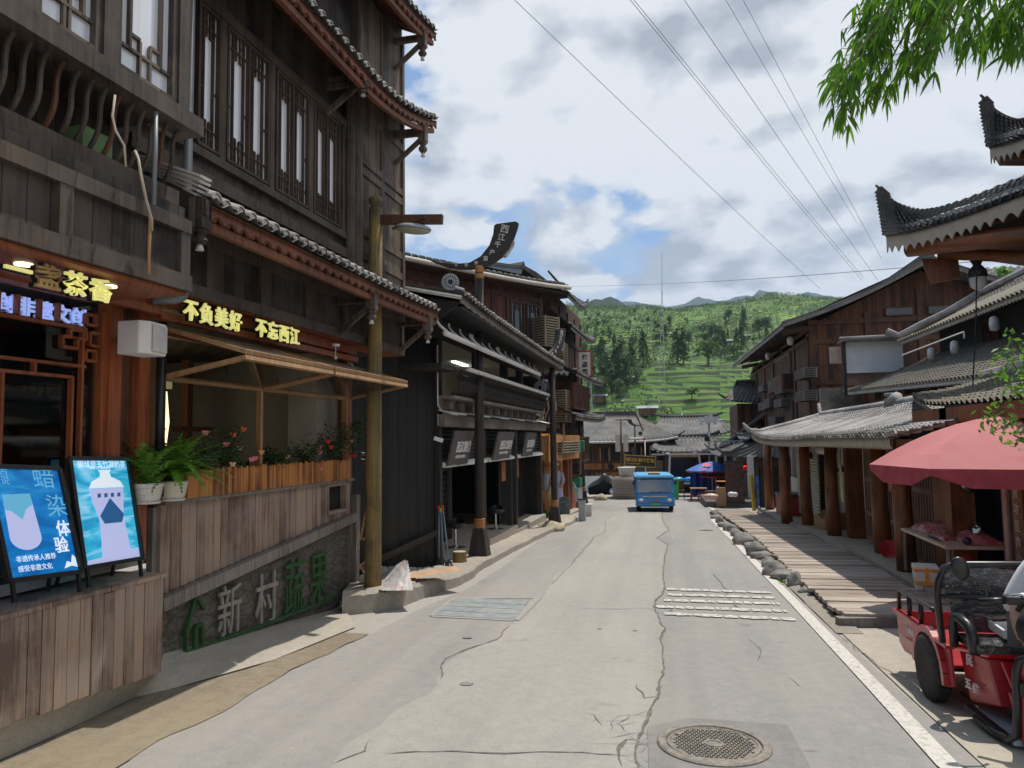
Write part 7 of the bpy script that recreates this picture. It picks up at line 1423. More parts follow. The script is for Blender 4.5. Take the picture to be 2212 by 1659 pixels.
for x,sg in((X0,-1),(X1,1)):
 sp_=side(x,sg).build('side_panel',M['trikered'],tr_,bev=.006)
 m=MB();m.bar(Tk(x+sg*.02,7.25,.285),Tk(x+sg*.02,6.0,.295),.07,.03);m.bar(Tk(x+sg*.03,7.0,.10),Tk(x+sg*.03,6.75,.12),.012,.03);m.build('rim',M['trikered'],sp_,bev=.006)
 m=MB();ar=[Tk(x+sg*.035,6.40+.325*math.cos(a),-.0+.325*math.sin(a))for a in[PI*k/12 for k in range(13)]]
 for p,q in zip(ar[:-1],ar[1:]):m.bar(p,q,.05,.05)
 m.build('wheel_arch',M['trikered'],sp_)
 m=MB();m.tube([Tk(x,7.23,.29),Tk(x,7.23,.44),Tk(x,7.20,.47),Tk(x,6.42,.48),Tk(x,6.36,.48)],.018,8)
 for y in(6.95,6.66):m.tube([Tk(x,y,.29),Tk(x,y,.47)],.02,8)
 m.build('rail',M['blackp'],tr_,smooth=True)
 wx=2.0 if sg<0 else X1-.04;c=Tk(wx+(.03 if sg<0 else 0),6.40,gy+.245)
 m=MB();m.lathe([(.15,-.06),(.20,-.065),(.235,-.055),(.25,-.03),(.25,.03),(.235,.055),(.20,.065),(.15,.06)],c,36,(1,0,0));wl=m.build('wheel',M['rubber'],tr_,smooth=True)
 m=MB();
 for k in range(36):a=2*PI*k/36;m.bar(c+V((-.04,.249*math.cos(a),.249*math.sin(a))),c+V((.04,.249*math.cos(a+.07),.249*math.sin(a+.07))),.018,.012,(0,math.cos(a),math.sin(a)))
 tdm=m.build('tread',M['rubber'],wl);tdm['kind']='stuff'
 m=MB();m.lathe([(.155,-.05),(.15,-.02),(.06,-.01),(.05,-.05),(.001,-.055)]if sg<0 else[(.155,.05),(.15,.02),(.06,.01),(.05,.05),(.001,.055)],c,24,(1,0,0))
 m.build('rim_disc',M['dkmetal'],wl,smooth=True);m=MB();m.lathe([(.16,-.052*-sg*-1),(.15,-.06*-sg*-1)],c,24,(1,0,0))
m=MB();m.prism([Tk(X0,7.22,.0),Tk(X1,7.22,.0),Tk(X1,7.22,.28),Tk(X0,7.22,.28)],(0,.025,0));m.build('tailboard',M['trikered'],tr_)
m=MB();m.tube([Tk(2.0,6.4,gy+.245),Tk(2.95,6.4,gy+.245)],.03,8);m.bar(Tk(2.3,7.1,.05),Tk(2.3,5.2,-.02),.05,.06);m.bar(Tk(2.75,7.1,.05),Tk(2.75,5.2,-.02),.05,.06);m.bar(Tk(2.15,6.2,-.08),Tk(2.2,5.9,-.14),.012,.012);m.build('chassis',M['dkmetal'],tr_)
m=MB();m.prism([Tk(2.04,6.02,.28),Tk(2.14,5.66,.32),Tk(2.92,5.62,.32),Tk(3.0,6.02,.28)],(0,0,.035));m.build('seat_deck',M['trikebright'],tr_,bev=.012)
m=MB();m.prism([Tk(2.10,6.05,.28),Tk(2.16,5.72,.30),Tk(2.20,5.66,-.0),Tk(2.14,6.0,-.08)],(.72,0,0));bb=m.build('battery_box',M['trikered'],tr_,bev=.012)
m=MB();m.prism([Tk(2.22,5.68,.30),Tk(2.9,5.68,.30),Tk(2.9,5.64,.12),Tk(2.27,5.64,.12)],(0,-.02,0));m.prism([Tk(2.25,5.66,.11),Tk(2.9,5.66,.11),Tk(2.9,5.64,-.03),Tk(2.27,5.64,-.03)],(0,-.02,0));m.build('front_cover',M['trikebright'],bb,bev=.015)
n_=V((-1,-.14,0))
for(ch,y,z,sz)in(('民',5.95,.20,.085),('五',5.98,.03,.08),('维',5.89,.02,.08)):tx=MB();tx.text(ch,sz,Tk(2.105+(6.05-y)*.17-.012,y,z),(.16,-1,.08),(0,0,1),.002,.002);tx.build('white_lettering',M['pwhite2'],bb)
tx=MB();tx.text('五星车业',.05,Tk(X0-.028,6.98,.17),(0,-1,0),(0,0,1),.002,.001);tx.build('side_lettering',M['pwhite2'],sp_)
t=NT('plastic_wrapped_black');co=t.co();nz=t.noise(t.mapv(co,(2.2,2,7)),5.5,6,.68,2.2);f=t.ramp(nz,[(.52,0.),(.60,.55),(.66,.0),(.74,.7)])
M['wrap']=t.fin(t.mix(f,(.012,.012,.013),(.42,.42,.43)),.16,nz,.8,.03,spec=.8,Coat_Weight=1.,Coat_Roughness=.08)
m=MB();m.grid(lambda u,v:Tk(2.10+.80*u,5.66+.32*v,.40+.035*math.sin(PI*u)*math.sin(PI*min(1,v*1.2))+.01*noise.noise(V((u*7,v*5,0)))),18,8);m.prism([Tk(2.08,5.66,.345),Tk(2.92,5.64,.345),Tk(2.92,6.0,.345),Tk(2.08,6.0,.345)],(0,0,.056));m.build('seat_cushion',M['wrap'],tr_,smooth=False)
m=MB();m.grid(lambda u,v:Tk(2.02+.95*u,6.02+.02*math.sin(9*u)-.015*math.sin(PI*v),.66+.20*v+.01*noise.noise(V((u*8,v*6,2)))),26,8);m.grid(lambda u,v:Tk(2.05+.89*u,6.03-.02*math.sin(PI*v),.40+.24*v),20,6);m.build('seat_back',M['wrap'],tr_,smooth=True)
m=MB();m.tube([Tk(1.99,6.03,.32),Tk(1.97,6.03,.66),Tk(1.985,6.03,.76),Tk(2.03,6.03,.86),Tk(2.09,6.03,.885),Tk(2.95,6.03,.90),Tk(3.0,6.03,.86),Tk(3.0,6.03,.32)],.024,10);m.tube([Tk(1.98,6.02,.655),Tk(3.0,6.02,.655)],.02,8);m.build('seat_frame',M['blackp'],tr_,smooth=True)
for x,sg in((2.05,-1),(2.93,1)):m=MB();m.tube([Tk(x,5.98,.31),Tk(x,5.98,.46),Tk(x,5.95,.52),Tk(x+.01,5.86,.535),Tk(x+.02,5.76,.51),Tk(x+.03,5.715,.45),Tk(x+.03,5.705,.33)],[.03,.03,.034,.037,.037,.036,.04],12);m.build('armrest',M['blackp'],tr_,smooth=True)
tx=MB();tx.text('五星',.10,Tk(2.50,5.985,.74),(1,0,0),(0,0,1),.002,.002);tx.build('back_lettering',M['pwhite2'],tr_)
m=MB();m.grid(lambda u,v:Tk(2.20+.62*u,5.36-.10*math.sin(PI*u)-.05*v,-.13+.56*v),14,10);m.grid(lambda u,v:Tk(2.20+.62*u,5.39-.09*math.sin(PI*u)-.05*v,-.13+.56*v),14,10);ap=m.build('front_apron',M['trikered'],tr_,smooth=True)
m=MB();m.tube([Tk(2.10,5.80,-.125),Tk(2.12,5.55,-.13),Tk(2.15,5.42,-.12),Tk(2.17,5.36,-.07),Tk(2.17,5.33,.1),Tk(2.165,5.30,.34),Tk(2.18,5.29,.41),Tk(2.24,5.27,.445),Tk(2.4,5.22,.455),Tk(2.8,5.25,.45),Tk(2.85,5.3,.38),Tk(2.86,5.36,-.08)],.026,12);m.build('guard_tube',M['blackp'],tr_,smooth=True)
m=MB();m.box(2.16-2.5,5.38-6.3,-.145-gy,2.85-2.5,5.95-6.3,-.11-gy);m.build('footboard',M['metal'],tr_);m=MB();m.bar(Tk(2.105,5.95,-.10),Tk(2.15,5.45,-.12),.05,.03);m.build('foot_rail',M['dkmetal'],tr_)
m=MB();m.bar(Tk(2.17,5.28,.24),Tk(2.6,5.2,.26),.05,.085);m.build('headlamp_bar',M['blackp'],tr_,bev=.01);m=MB();m.box(2.185-2.5,5.235-6.3,.205-gy,2.225-2.5,5.25-6.3,.27-gy);m.build('side_reflector',plain('amber_reflector',(.55,.22,.03),.25),tr_)
m=MB();m.ball(Tk(2.27,5.24,.40),.055,16,10,(1.05,.6,.62));m.build('indicator',plain('orange_indicator_lens',(.85,.28,.01),.12),tr_,smooth=True);tx=MB();tx.text('五星',.10,Tk(2.245,5.215,.30),(1,-.12,0),(0,0,1),.002,.002);tx.build('front_lettering',M['pwhite2'],ap)
m=MB();m.lathe([(.13,-.05),(.21,-.05),(.225,0),(.21,.05),(.13,.05)],Tk(2.52,5.05,gy+.225-.08),28,(1,0,0));m.build('front_wheel',M['rubber'],tr_,smooth=True);m=MB();m.tube([Tk(2.52,5.05,gy+.2),Tk(2.52,5.3,.7)],.03,10);m.tube([Tk(2.10,5.50,.735),Tk(2.22,5.42,.76),Tk(2.3,5.36,.76),Tk(2.52,5.32,.72),Tk(2.75,5.36,.76),Tk(2.95,5.5,.74)],.016,8);m.build('fork_and_handlebar',M['dkmetal'],tr_,smooth=True)
m=MB();m.tube([Tk(2.06,5.52,.725),Tk(2.19,5.44,.752)],.023,10);m.build('grip',M['blackp'],tr_,smooth=True);m=MB();m.box(2.17-2.5,5.38-6.3,.735-gy,2.27-2.5,5.47-6.3,.79-gy);m.build('switch_box',M['blackp'],tr_,bev=.012)
m=MB();m.tube([Tk(2.20,5.42,.78),Tk(2.27,5.40,.80),Tk(2.32,5.36,.78),Tk(2.36,5.28,.68),Tk(2.42,5.18,.55)],.014,8);m.build('chrome_bar',M['steel'],tr_,smooth=True)
m=MB()
for z,x,y in((.755,2.335,5.325),(.64,2.38,5.245)):m.lathe([(.03,-.012),(.03,.012)],Tk(x,y,z),12,(.5,-1,.3))
m.build('red_reflectors',M['umbred'],tr_)['kind']='stuff'
mc=at(2074,1228,y=5.42);m=MB();m.ball((0,0,0),1,18,12);mm=MB();mm.add([V((v.x*.058,v.y*.028,v.z*.078))for v in m.v],m.f);mr=mm.build('mirror',M['blackp'],tr_,smooth=True,loc=mc-tr_.location);mr.rotation_euler=(0,R(-14),0);m=MB();m.tube([mc+V((.01,.0,-.02))-tr_.location,at(2118,1258,y=5.42)-tr_.location,at(2130,1266,y=5.42)-tr_.location,at(2135,1290,y=5.42)-tr_.location],[.014,.010,.011,.012],8);m.build('mirror_stem',M['blackp'],tr_,smooth=True)
o=thing('foam_tray','white foam tray lying on the wrapped tricycle seat','tray',Tk(2.42,5.86,.44)+tr_.location);m=MB();m.box(-.13,-.12,0,.13,.12,.012);
for a,b in(((-.13,-.12),(.13,-.12)),((-.13,.12),(.13,.12)),((-.13,-.12),(-.13,.12)),((.13,-.12),(.13,.12))):m.bar((*a,.02),(a[0]*0+b[0],b[1],.035),.02,.06)
m.build('tray',M['whitepaint'],o,bev=.005)
M['bagblack']=plain('black_nylon',(.010,.010,.011),.55,0,.5,22,.4)
o=thing('black_bag','black nylon bag hanging in front of the rider by the handlebar','bag',Tk(2.40,5.42,.46)+tr_.location);m=MB();m.ball((0,0,.10),1,20,14);mm=MB();mm.add([V((v.x*.17,v.y*.10,(v.z-.10)*.14+.12))+V((.012,.012,.01))*noise.noise(v*4)for v in m.v],m.f);mm.build('bag_body',M['bagblack'],o,smooth=True);m=MB();m.tube([(-.12,-.05,.2),(-.04,-.12,.26),(.08,-.1,.24)],.012,6);m.tube([(-.03,-.11,.05),(-.05,-.13,-.03),(-.03,-.13,.02)],.006,5);m.build('strap',M['bagblack'],o)
rd=thing('person','person in a white T-shirt bending over on the red tricycle at the right edge','person',Tk(2.44,5.78,.44)+tr_.location)
O_=rd.location
def Rp(x,y,z):return V((x-.05,y,z))-O_
J=[(Rp(2.44,5.74,.55),.11),(Rp(2.46,5.70,.72),.105),(Rp(2.54,5.64,.90),.11),(Rp(2.64,5.58,1.01),.10),(Rp(2.76,5.52,1.12),.055),(Rp(2.86,5.48,1.16),.088),(Rp(2.93,5.45,1.17),.075),(Rp(2.50,5.46,1.0),.058),(Rp(2.45,5.36,.80),.045),(Rp(2.44,5.30,.62),.036),(Rp(2.44,5.28,.56),.034),(Rp(2.74,5.72,1.0),.058),(Rp(2.80,5.60,.80),.045),(Rp(2.78,5.48,.64),.036),(Rp(2.77,5.44,.59),.034),(Rp(2.40,5.44,.52),.085),(Rp(2.42,5.42,.16),.058),(Rp(2.42,5.44,-.05),.045),(Rp(2.42,5.34,-.08),.045),(Rp(2.60,5.46,.52),.085),(Rp(2.62,5.44,.16),.058),(Rp(2.62,5.46,-.05),.045),(Rp(2.62,5.36,-.08),.045)]
E_=[(0,1),(1,2),(2,3),(3,4),(4,5),(5,6),(3,7),(7,8),(8,9),(9,10),(3,11),(11,12),(12,13),(13,14),(0,15),(15,16),(16,17),(17,18),(0,19),(19,20),(20,21),(21,22)]
for hx,hy,hz,b in((2.44,5.28,.56,10),(2.77,5.44,.59,14)):
 for k in range(4):J+=[(Rp(hx-.024+.016*k,hy-.03,hz-.05),.0095),(Rp(hx-.026+.017*k,hy-.045,hz-.085+.006*abs(k-1.5)),.0085)];E_+=[(b,len(J)-2),(len(J)-2,len(J)-1)]
 J+=[(Rp(hx-.035,hy-.01,hz-.02),.011),(Rp(hx-.048,hy-.035,hz-.05),.0095)];E_+=[(b,len(J)-2),(len(J)-2,len(J)-1)]
skinned('body',J,E_,M['skin'],rd)
M['shirtw']=plain('white_cotton',(.74,.74,.77),.8,0,.04,3,.1)
J2=[(Rp(2.43,5.75,.58),.135),(Rp(2.46,5.71,.72),.125),(Rp(2.54,5.65,.90),.135),(Rp(2.64,5.60,1.01),.12),(Rp(2.73,5.54,1.08),.07),(Rp(2.52,5.47,.98),.072),(Rp(2.47,5.39,.86),.064),(Rp(2.74,5.73,.98),.072),(Rp(2.79,5.64,.86),.064)]
skinned('t_shirt',J2,[(0,1),(1,2),(2,3),(3,4),(3,5),(5,6),(3,7),(7,8)],M['shirtw'],rd,2)
J3=[(Rp(2.46,5.76,.53),.125),(Rp(2.42,5.46,.50),.085),(Rp(2.44,5.45,.05),.065),(Rp(2.62,5.46,.50),.085),(Rp(2.64,5.45,.05),.065)];skinned('trousers',J3,[(0,1),(1,2),(0,3),(3,4)],M['cloth1'],rd,2)
m=MB();m.ball(Rp(2.885,5.48,1.19),.096,16,10,(1.05,.95,.85));m.build('hair',M['hair'],rd,smooth=True);m=MB();m.tube([Rp(2.36,5.58,.66),Rp(2.42,5.50,.80),Rp(2.52,5.50,.98),Rp(2.68,5.56,1.13)],.016,6);m.build('bag_strap',M['bagblack'],rd)
t=NT('faded_red_parasol_cloth');co=t.co();c_=t.mix(t.ramp(t.noise(co,1.6,4),[(.3,0.),(.7,1.)]),(.62,.20,.205),(.68,.25,.25));t.fin(c_,.75);tl=t.n('BsdfTranslucent',{0:(.45,.06,.07,1)});mx=t.n('MixShader',{0:.25,1:t.b.outputs[0],2:tl.outputs[0]});t.t.links.new(mx.outputs[0],t.out.inputs[0]);M['umbpink']=t.mat
ta,tb=at(2042,1180,z=.42),at(1945,1140,z=.42);td=(ta-tb);TZ=math.atan2(td.y,td.x);TC=(ta+tb)/2+V((-math.sin(TZ),math.cos(TZ),0))*.42;TC.z=gz(TC.y)+.17;HL=td.length/2
pb_=V((3.88,9.5,gz(9.45)+.15));zE=1.47
o=parasol('large faded red six sided parasol over the meat table',pb_,zE-pb_.z,1.40,6,M['umbpink'],rise=.56,val=.20,pole_r=.028,rot=R(-80),polemat=plain('pinkish_pole',(.38,.25,.23),.5))
mt_=table('meat_table','pale topped trestle table with raw meat under the red parasol',TC,HL,.42,.42-TC.z,plain('pale_table_board',(.52,.44,.34),.6,0,.1,6),M['greywood'],rz=TZ)
zt=.425;ez=TZ;TX,TY=V((math.cos(ez),math.sin(ez),0)),V((-math.sin(ez),math.cos(ez),0))
t=NT('raw_meat');co=t.co();nz=t.noise(t.mapv(co,(1,3,1)),7,5,.6,1.5);M['meat']=t.fin(t.ramp(nz,[(.35,(.28,.04,.05)),(.5,(.48,.15,.15)),(.62,(.66,.42,.38)),(.75,(.70,.55,.48))]),.35,nz,.3)
for i,(u,v,a,b,h,lab)in enumerate(((-HL*.62,.0,HL*.36,.30,.13,'big slab of pale fatty pork at the far left end of the meat table'),(.02,.2,HL*.28,.2,.11,'dark red meat heap under the clear bag on the meat table'),(HL*.55,.12,HL*.28,.2,.09,'pale pork pieces at the near right end of the meat table'),(HL*.3,-.2,HL*.2,.09,.05,'small dark liver strip on the bare part of the meat table'))):
 m=MB();m.grid(lambda p,q:V((a*(2*p-1),b*(2*q-1),h*(max(0,math.sin(PI*p)*math.sin(PI*q))**.4)*(1+.5*noise.noise(V((p*4,q*4,i*3)))))),18,14);c_=mt_.location+TX*u+TY*v;tag(m.build('meat_cut',M['meat'],None,smooth=True,loc=(c_.x,c_.y,zt),rz=ez),lab,'meat')
o=thing('knife','dark long knife lying across the front of the meat table','knife',mt_.location+TX*HL*.4+TY*-.34+V((0,0,zt-mt_.location.z+.01)),ez);m=MB();m.bar((-.32,0,0),(-.12,0,0),.025,.015);m.build('handle',M['blackp'],o);m=MB();m.prism([(-.12,-.02,0),(.18,-.01,0),(.22,.005,0),(-.12,.02,0)],(0,0,.004));m.build('blade',M['dkmetal'],o)
o=thing('cleaver','pale steel cleaver standing in the meat on the table','cleaver',mt_.location+TX*-.12+TY*.05+V((0,0,zt-mt_.location.z)),ez);m=MB();m.bar((0,0,.01),(.05,0,.14),.012,.05,(1,0,0));m.build('blade',M['whitepaint'],o)
m=MB();m.grid(lambda p,q:V((.3*(p-.3),.05*math.sin(p*6+q*3),.02+.2*q*(.4+.6*p)+.02*noise.noise(V((p*8,q*8,0))))),14,10);c_=mt_.location+TX*.05+TY*.2;tag(m.build('clear_bag',glassmat('clear_film',(.75,.75,.78),.25),None,smooth=True,loc=(c_.x,c_.y,zt+.03),rz=ez),'clear crumpled plastic bag on the meat table','bag')
m=MB();m.ball((0,0,.05),.055,12,8);c_=mt_.location+TX*HL*.85+TY*-.12;tag(m.build('purple_bag',plain('purple_film',(.05,.02,.10),.3),None,smooth=True,loc=(c_.x,c_.y,zt)),'small dark purple bundle at the near end of the meat table','bag')
o=thing('foam_box','white foam box with orange tape beside the meat table','box',(3.44,10.92,gz(10.9)+.14),R(-12));m=MB();m.prism([(-.13,-.17,0),(.13,-.17,0),(.15,-.20,.31),(-.15,-.20,.31)],(0,.36,0));m.build('box_body',M['whitepaint'],o,bev=.012);m=MB();m.box(-.152,-.206,.245,.152,.17,.28);m.box(-.02,-.212,.08,.02,-.18,.3);m.box(-.14,-.200,.07,.14,.172,.12);m.build('orange_tape',plain('orange_tape',(.75,.30,.04),.5),o)
o=thing('red_basin','red plastic basin tipped against the round porch pillar','basin',at(1934,1192,g=.2)+V((-.25,-.6,.05)));m=MB();m.lathe([(.12,0),(.19,.12),(.20,.12),(.125,-.01)],n=22);b_=m.build('bowl',M['umbred'],o,smooth=True);b_.rotation_euler=(R(50),0,0)
o=thing('red_jar','red plastic jar standing under the meat table','jar',mt_.location+TX*.0+TY*.12);m=MB();m.lathe([(.13,0),(.15,.05),(.15,.3),(.12,.36),(.12,.4)],n=18);m.build('jar',M['umbred'],o,smooth=True)
o=thing('carton','pale taped carton under the near end of the meat table','box',mt_.location+TX*.45+TY*.15,ez);m=MB();m.box(-.2,-.15,0,.2,.15,.32);m.build('carton_body',M['boxa'],o);m=MB();m.box(-.202,-.152,.22,.202,.152,.26);m.box(-.03,-.154,0,.03,.154,.322);m.build('tape',bpy.data.materials['orange_tape'],o)
m=MB();m.grid(lambda p,q:V((.10*(p-.5)*(.4+q),.03*math.sin(p*7),-.5*q)),8,8);c_=at(2060,985,x=4.0);tag(m.build('red_bag',M['umbred'],None,smooth=True,loc=c_),'red plastic bag hung on the round post by the navy curtain','bag');m=MB();m.ball((0,0,-.28),.13,14,10,(1,.6,1.9));tag(m.build('hanging_bag',glassmat('hazy_film',(.55,.55,.57),.3),None,smooth=True,loc=c_+V((.12,-.15,.02))),'clear bulging plastic bag hanging next to the red one','bag')
o=thing('wrapped_crate','black crate wrapped in clear film behind the tricycle','crate',(4.0,9.2,gz(9.2)+.15));m=MB();m.box(-.3,-.5,0,.5,.6,.48);m.build('crate_body',M['wrap'],o,bev=.02)
STEP=1.6
def hill_base(x,y):
 t_=(y-104)/330;rg=82.5-.03*x-.00055*(x-30)**2*(1 if x>30 else .25);rg+=7*noise.noise(V((x*.012,3.3,0)))+3*noise.noise(V((x*.04,9.,0)))
 if t_<=0:return-2.5
 f=min(1.25,t_);s=.85*f+.30*f*f-.15*f**3
 h=-2.5+rg*s+5.5*noise.noise(V((x*.016,y*.013,1.)))*min(1,t_*4)+2.*noise.noise(V((x*.05,y*.04,2.)))*min(1,t_*4)
 if y>434:h-=(y-434)*.22
 return h
def terr_mask(x,y):return max(0.,min(1.,(1.15-(y-215)/120)+.9*noise.noise(V((x*.012,y*.012,7.)))+(.35 if x>0 else-.25)))
def hill(x,y):
 h=hill_base(x,y);k=terr_mask(x,y)
 if k<=0 or y<104:return h+.5*noise.noise(V((x*.2,y*.2,0)))
 q=h/STEP+.25*noise.noise(V((x*.09,y*.09,4.)));fl=math.floor(q);fr=q-fl;e=max(0,(fr-.62)/.38);e=e*e*(3-2*e)
 return h*(1-k)+(STEP*(fl+e)+.12*noise.noise(V((x*.5,y*.5,0))))*k
m=MB();NX,NY=230,520
def hp(u,v):y=100+400*(v**1.35);w_=60+.75*y;x=.08*y+w_*(2*u-1);return V((x,y,hill(x,y)))
m.grid(hp,NX,NY)
for k,f in enumerate(m.f):
 c=(m.v[f[0]]+m.v[f[2]])/2;km=terr_mask(c.x,c.y)
 if km>.25 and c.y>104:
  q=hill_base(c.x,c.y)/STEP+.25*noise.noise(V((c.x*.09,c.y*.09,4.)));fr=q%1;nn=noise.noise(V((math.floor(q)*7.7,c.x*.035,2.)))
  m.mi[k]=3 if(fr>.84-.08*nn or fr<.07)else(4 if nn>.52 else 1)if fr<.62 else 2  # terrace lips and feet get dark scrub with shade painted in
def grassmat(nm,a,b,c):
 t=NT(nm);co=t.co();fine=t.noise(co,.9,6,.7);mid=t.noise(co,.10,5,.6)
 return t.fin(t.ramp(t.math('ADD',t.math('MULTIPLY',fine,.55),t.math('MULTIPLY',mid,.55)),[(.36,a),(.55,b),(.75,c)]),.95)
HM=[grassmat('hill_grass',(.035,.085,.014),(.075,.15,.025),(.13,.20,.04)),grassmat('terrace_crop',(.11,.22,.02),(.19,.31,.04),(.30,.37,.07)),grassmat('terrace_bank',(.045,.11,.016),(.09,.18,.028),(.15,.23,.05)),grassmat('bank_scrub_and_shade',(.012,.026,.009),(.028,.05,.015),(.065,.09,.028)),grassmat('bare_terrace',(.10,.13,.04),(.22,.18,.09),(.27,.24,.12))]
struct(m,'hillside',HM,smooth=True)
def hit(px,py):
 d=ray(px,py);t_=100.
 while t_<600:
  p=CAM+d*t_
  if p.z<hill(p.x,p.y):return V((p.x,p.y,hill(p.x,p.y)))
  t_+=.7
 return None
M['hillleaf']=leafmat('hill_tree_leaf',(.022,.055,.016),(.085,.155,.04),.2,.2);M['scrub']=leafmat('hill_scrub_leaf',(.022,.06,.015),(.10,.17,.038),.25,.12)
def clump(m,c,r,n,ls,sq=1.):
 for k in range(n):
  a,b=random.random()*6.283,random.uniform(-.35,1);rr=r*random.uniform(.55,1.05);q=math.sqrt(max(0,1-b*b));p=c+V((rr*q*math.cos(a),rr*q*math.sin(a),rr*b*sq));d=V((random.gauss(0,1),random.gauss(0,1),random.gauss(0,.7))).normalized();s=d.cross(V((random.gauss(0,1),random.gauss(0,1),random.gauss(0,1)))).normalized();l=ls*random.uniform(.6,1.3)
  m.add([p-d*l*.5,p+s*l*.4,p+d*l*.5,p-s*l*.4],[(0,1,2,3)])
m=MB();n=0;tries=0
while n<6500 and tries<90000:
 tries+=1;v=random.random();y=108+335*v;x=.08*y+(22+.26*y)*random.uniform(-1,1)*1.25;k=terr_mask(x,y);dn=.5+.9*noise.noise(V((x*.03,y*.025,11.)))+(.18 if x<5 else-.05)-.5*k+.45*(y>270)
 if random.random()>dn:continue
 r=random.uniform(.45,1.35)*(1+y/500);clump(m,V((x,y,hill(x,y)+r*.3)),r,15 if y>220 else 20,min(.55,r*.42),.75);n+=1
struct(m,'hillside_scrub',M['scrub']);bpy.data.objects['hillside_scrub']['kind']='stuff'
def hilltree(kind):
 o=thing({'c':'conifer_tree','r':'round_tree','p':'pale_tree'}[kind],None,'tree');m=MB();cr=MB();H_={'c':9.,'r':6.5,'p':5.}[kind];m.tube([(0,0,-.5),(.1,0,H_*.5),(0,.1,H_*.9)],[.22,.15,.05],6)
 for k in range(5):a=k*2.4;z=H_*(.25+.12*k);m.tube([(0,0,z),(math.cos(a)*1.,math.sin(a)*1.,z+.4)],[.08,.03],5)
 if kind=='c':
  for k in range(11):f=k/10;clump(cr,V((random.gauss(0,.25),random.gauss(0,.25),H_*(.12+.86*f))),2.1*(1-f*.85)*random.uniform(.75,1.2),60,.6,.55)
 else:
  for k in range(9):a=random.random()*6.28;rr=random.uniform(.3,1.7);clump(cr,V((rr*math.cos(a),rr*math.sin(a),H_*random.uniform(.4,.82))),random.uniform(1.0,1.7),56,.55,.8)
 m.build('trunk',M['bark'],o);cr.build('crown',M['scrub']if kind=='p' else M['hillleaf'],o);return o
LB={'c':'dark slender conifer standing among the terraces on the hillside','r':'dark rounded tree in the woods of the hillside','p':'pale green small tree on the terraced hillside'}
GR={'c':'dark conifers on the hillside','r':'rounded trees on the hillside','p':'pale trees on the hillside'}
spots=[(1390,792,'c',1.),(1464,784,'c',1.),(1477,786,'c',1.05),(1341,822,'c',1.1),(1330,826,'c',.95),(1365,815,'c',1.),(1348,818,'r',1.),(1317,852,'c',.9),(1325,850,'r',1.),(1355,848,'c',.8),(1338,846,'c',.9),(1530,789,'p',1.4),(1545,737,'r',1.),(1552,740,'r',1.),(1487,755,'r',1.),(1549,764,'r',1.),(1562,762,'c',.8),(1593,768,'c',.9),(1603,765,'c',1.),(1495,866,'p',.55),(1377,828,'p',.7),(1606,722,'c',1.2),(1368,764,'r',.9),(1300,870,'r',.9),(1575,700,'r',1.),(1520,727,'p',1.),(1585,776,'p',1.),(1566,775,'c',.9),(1640,730,'r',1.2),(1656,727,'r',1.2)]
for k in range(70):px=random.uniform(1255,1700);py=random.uniform(678,752);spots.append((px,py,random.choice('rrrc'),random.uniform(.32,.66)*min(1,.45+(py-665)/60)))
for k in range(22):spots.append((random.uniform(1255,1345),random.uniform(742,870),random.choice('rc'),random.uniform(.5,.85)))
protos={}
for i,(px,py,kd,sc)in enumerate(spots):
 h_=hit(px,py)
 if h_ is None:continue
 if kd not in protos:protos[kd]=hilltree(kd);o=protos[kd];tag(o,LB[kd],'tree',GR[kd])
 else:o=dup(protos[kd])
 o.location=h_-V((0,0,.2));o.rotation_euler.z=random.random()*6.28;o.scale=(sc*random.uniform(.85,1.15),sc*random.uniform(.85,1.15),sc)
M['hutroof']=plain('grey_hut_roof',(.25,.26,.28),.6)
for(px,py,w_,lab)in((1399,896,3.4,'long grey roofed hut low on the terraced hillside'),(1363,826,2.6,'grey hut by the dark conifers on the left of the hillside'),(1609,735,4.2,'pale blue grey hut high on the right of the hillside'),(1583,743,4.2,'dark low hut left of the pale blue grey one on the hillside'),(1297,875,2.4,'small hut at the foot of the hillside beside the inn'),(1456,730,2.5,'tiny white hut in the trees at the middle of the hillside')):
 h_=hit(px,py);o=thing('field_hut',lab,'hut',h_,group='huts on the hillside');m=MB();m.box(-w_/2,-1.2,-.5,w_/2,1.2,1.6);m.build('wall',M['oldwood'],o);m=MB();m.prism([(-w_/2-.4,-1.7,1.5),(-w_/2-.4,0,2.3),(-w_/2-.4,1.7,1.5)],(w_+.8,0,0));m.build('roof',M['hutroof'],o);o.scale.z=.7
M['mount']=plain('far_forest',(.022,.045,.022),.95,0,.5,.006);M['midforest']=plain('dark_forest',(.016,.036,.012),.95,0,.5,.05)
def range_(name,prof,y,depth,mat,rough):
 P=[at(px,py,y=y)for px,py in prof];m=MB()
 def fn(u,v):
  k=u*(len(P)-1);i=min(len(P)-2,int(k));f=k-i;p=P[i].lerp(P[i+1],f);r=p.z+rough*(noise.noise(V((p.x*8/y,1,y)))+.6*noise.noise(V((p.x*30/y,2,y)))+.35*noise.noise(V((p.x*90/y,3,y))));g=1-abs(2*v-1);rid=.8+.2*noise.noise(V((p.x*22/y,v*3,5)))
  return V((p.x,y+depth*(v-.5)*2,-5+(r+5)*g**.8*(rid if .02<g<.98 else 1)))
 m.grid(fn,260,24);struct(m,name,mat,smooth=True)
range_('mountains',[(900,730),(1200,690),(1290,655),(1350,650),(1420,662),(1480,655),(1510,638),(1540,648),(1560,648),(1590,641),(1625,640),(1640,626),(1655,630),(1690,646),(1708,651),(1725,638),(1745,634),(1775,640),(1800,642),(1850,650),(1950,640),(2100,655),(2400,690)],2700,700,M['mount'],14)
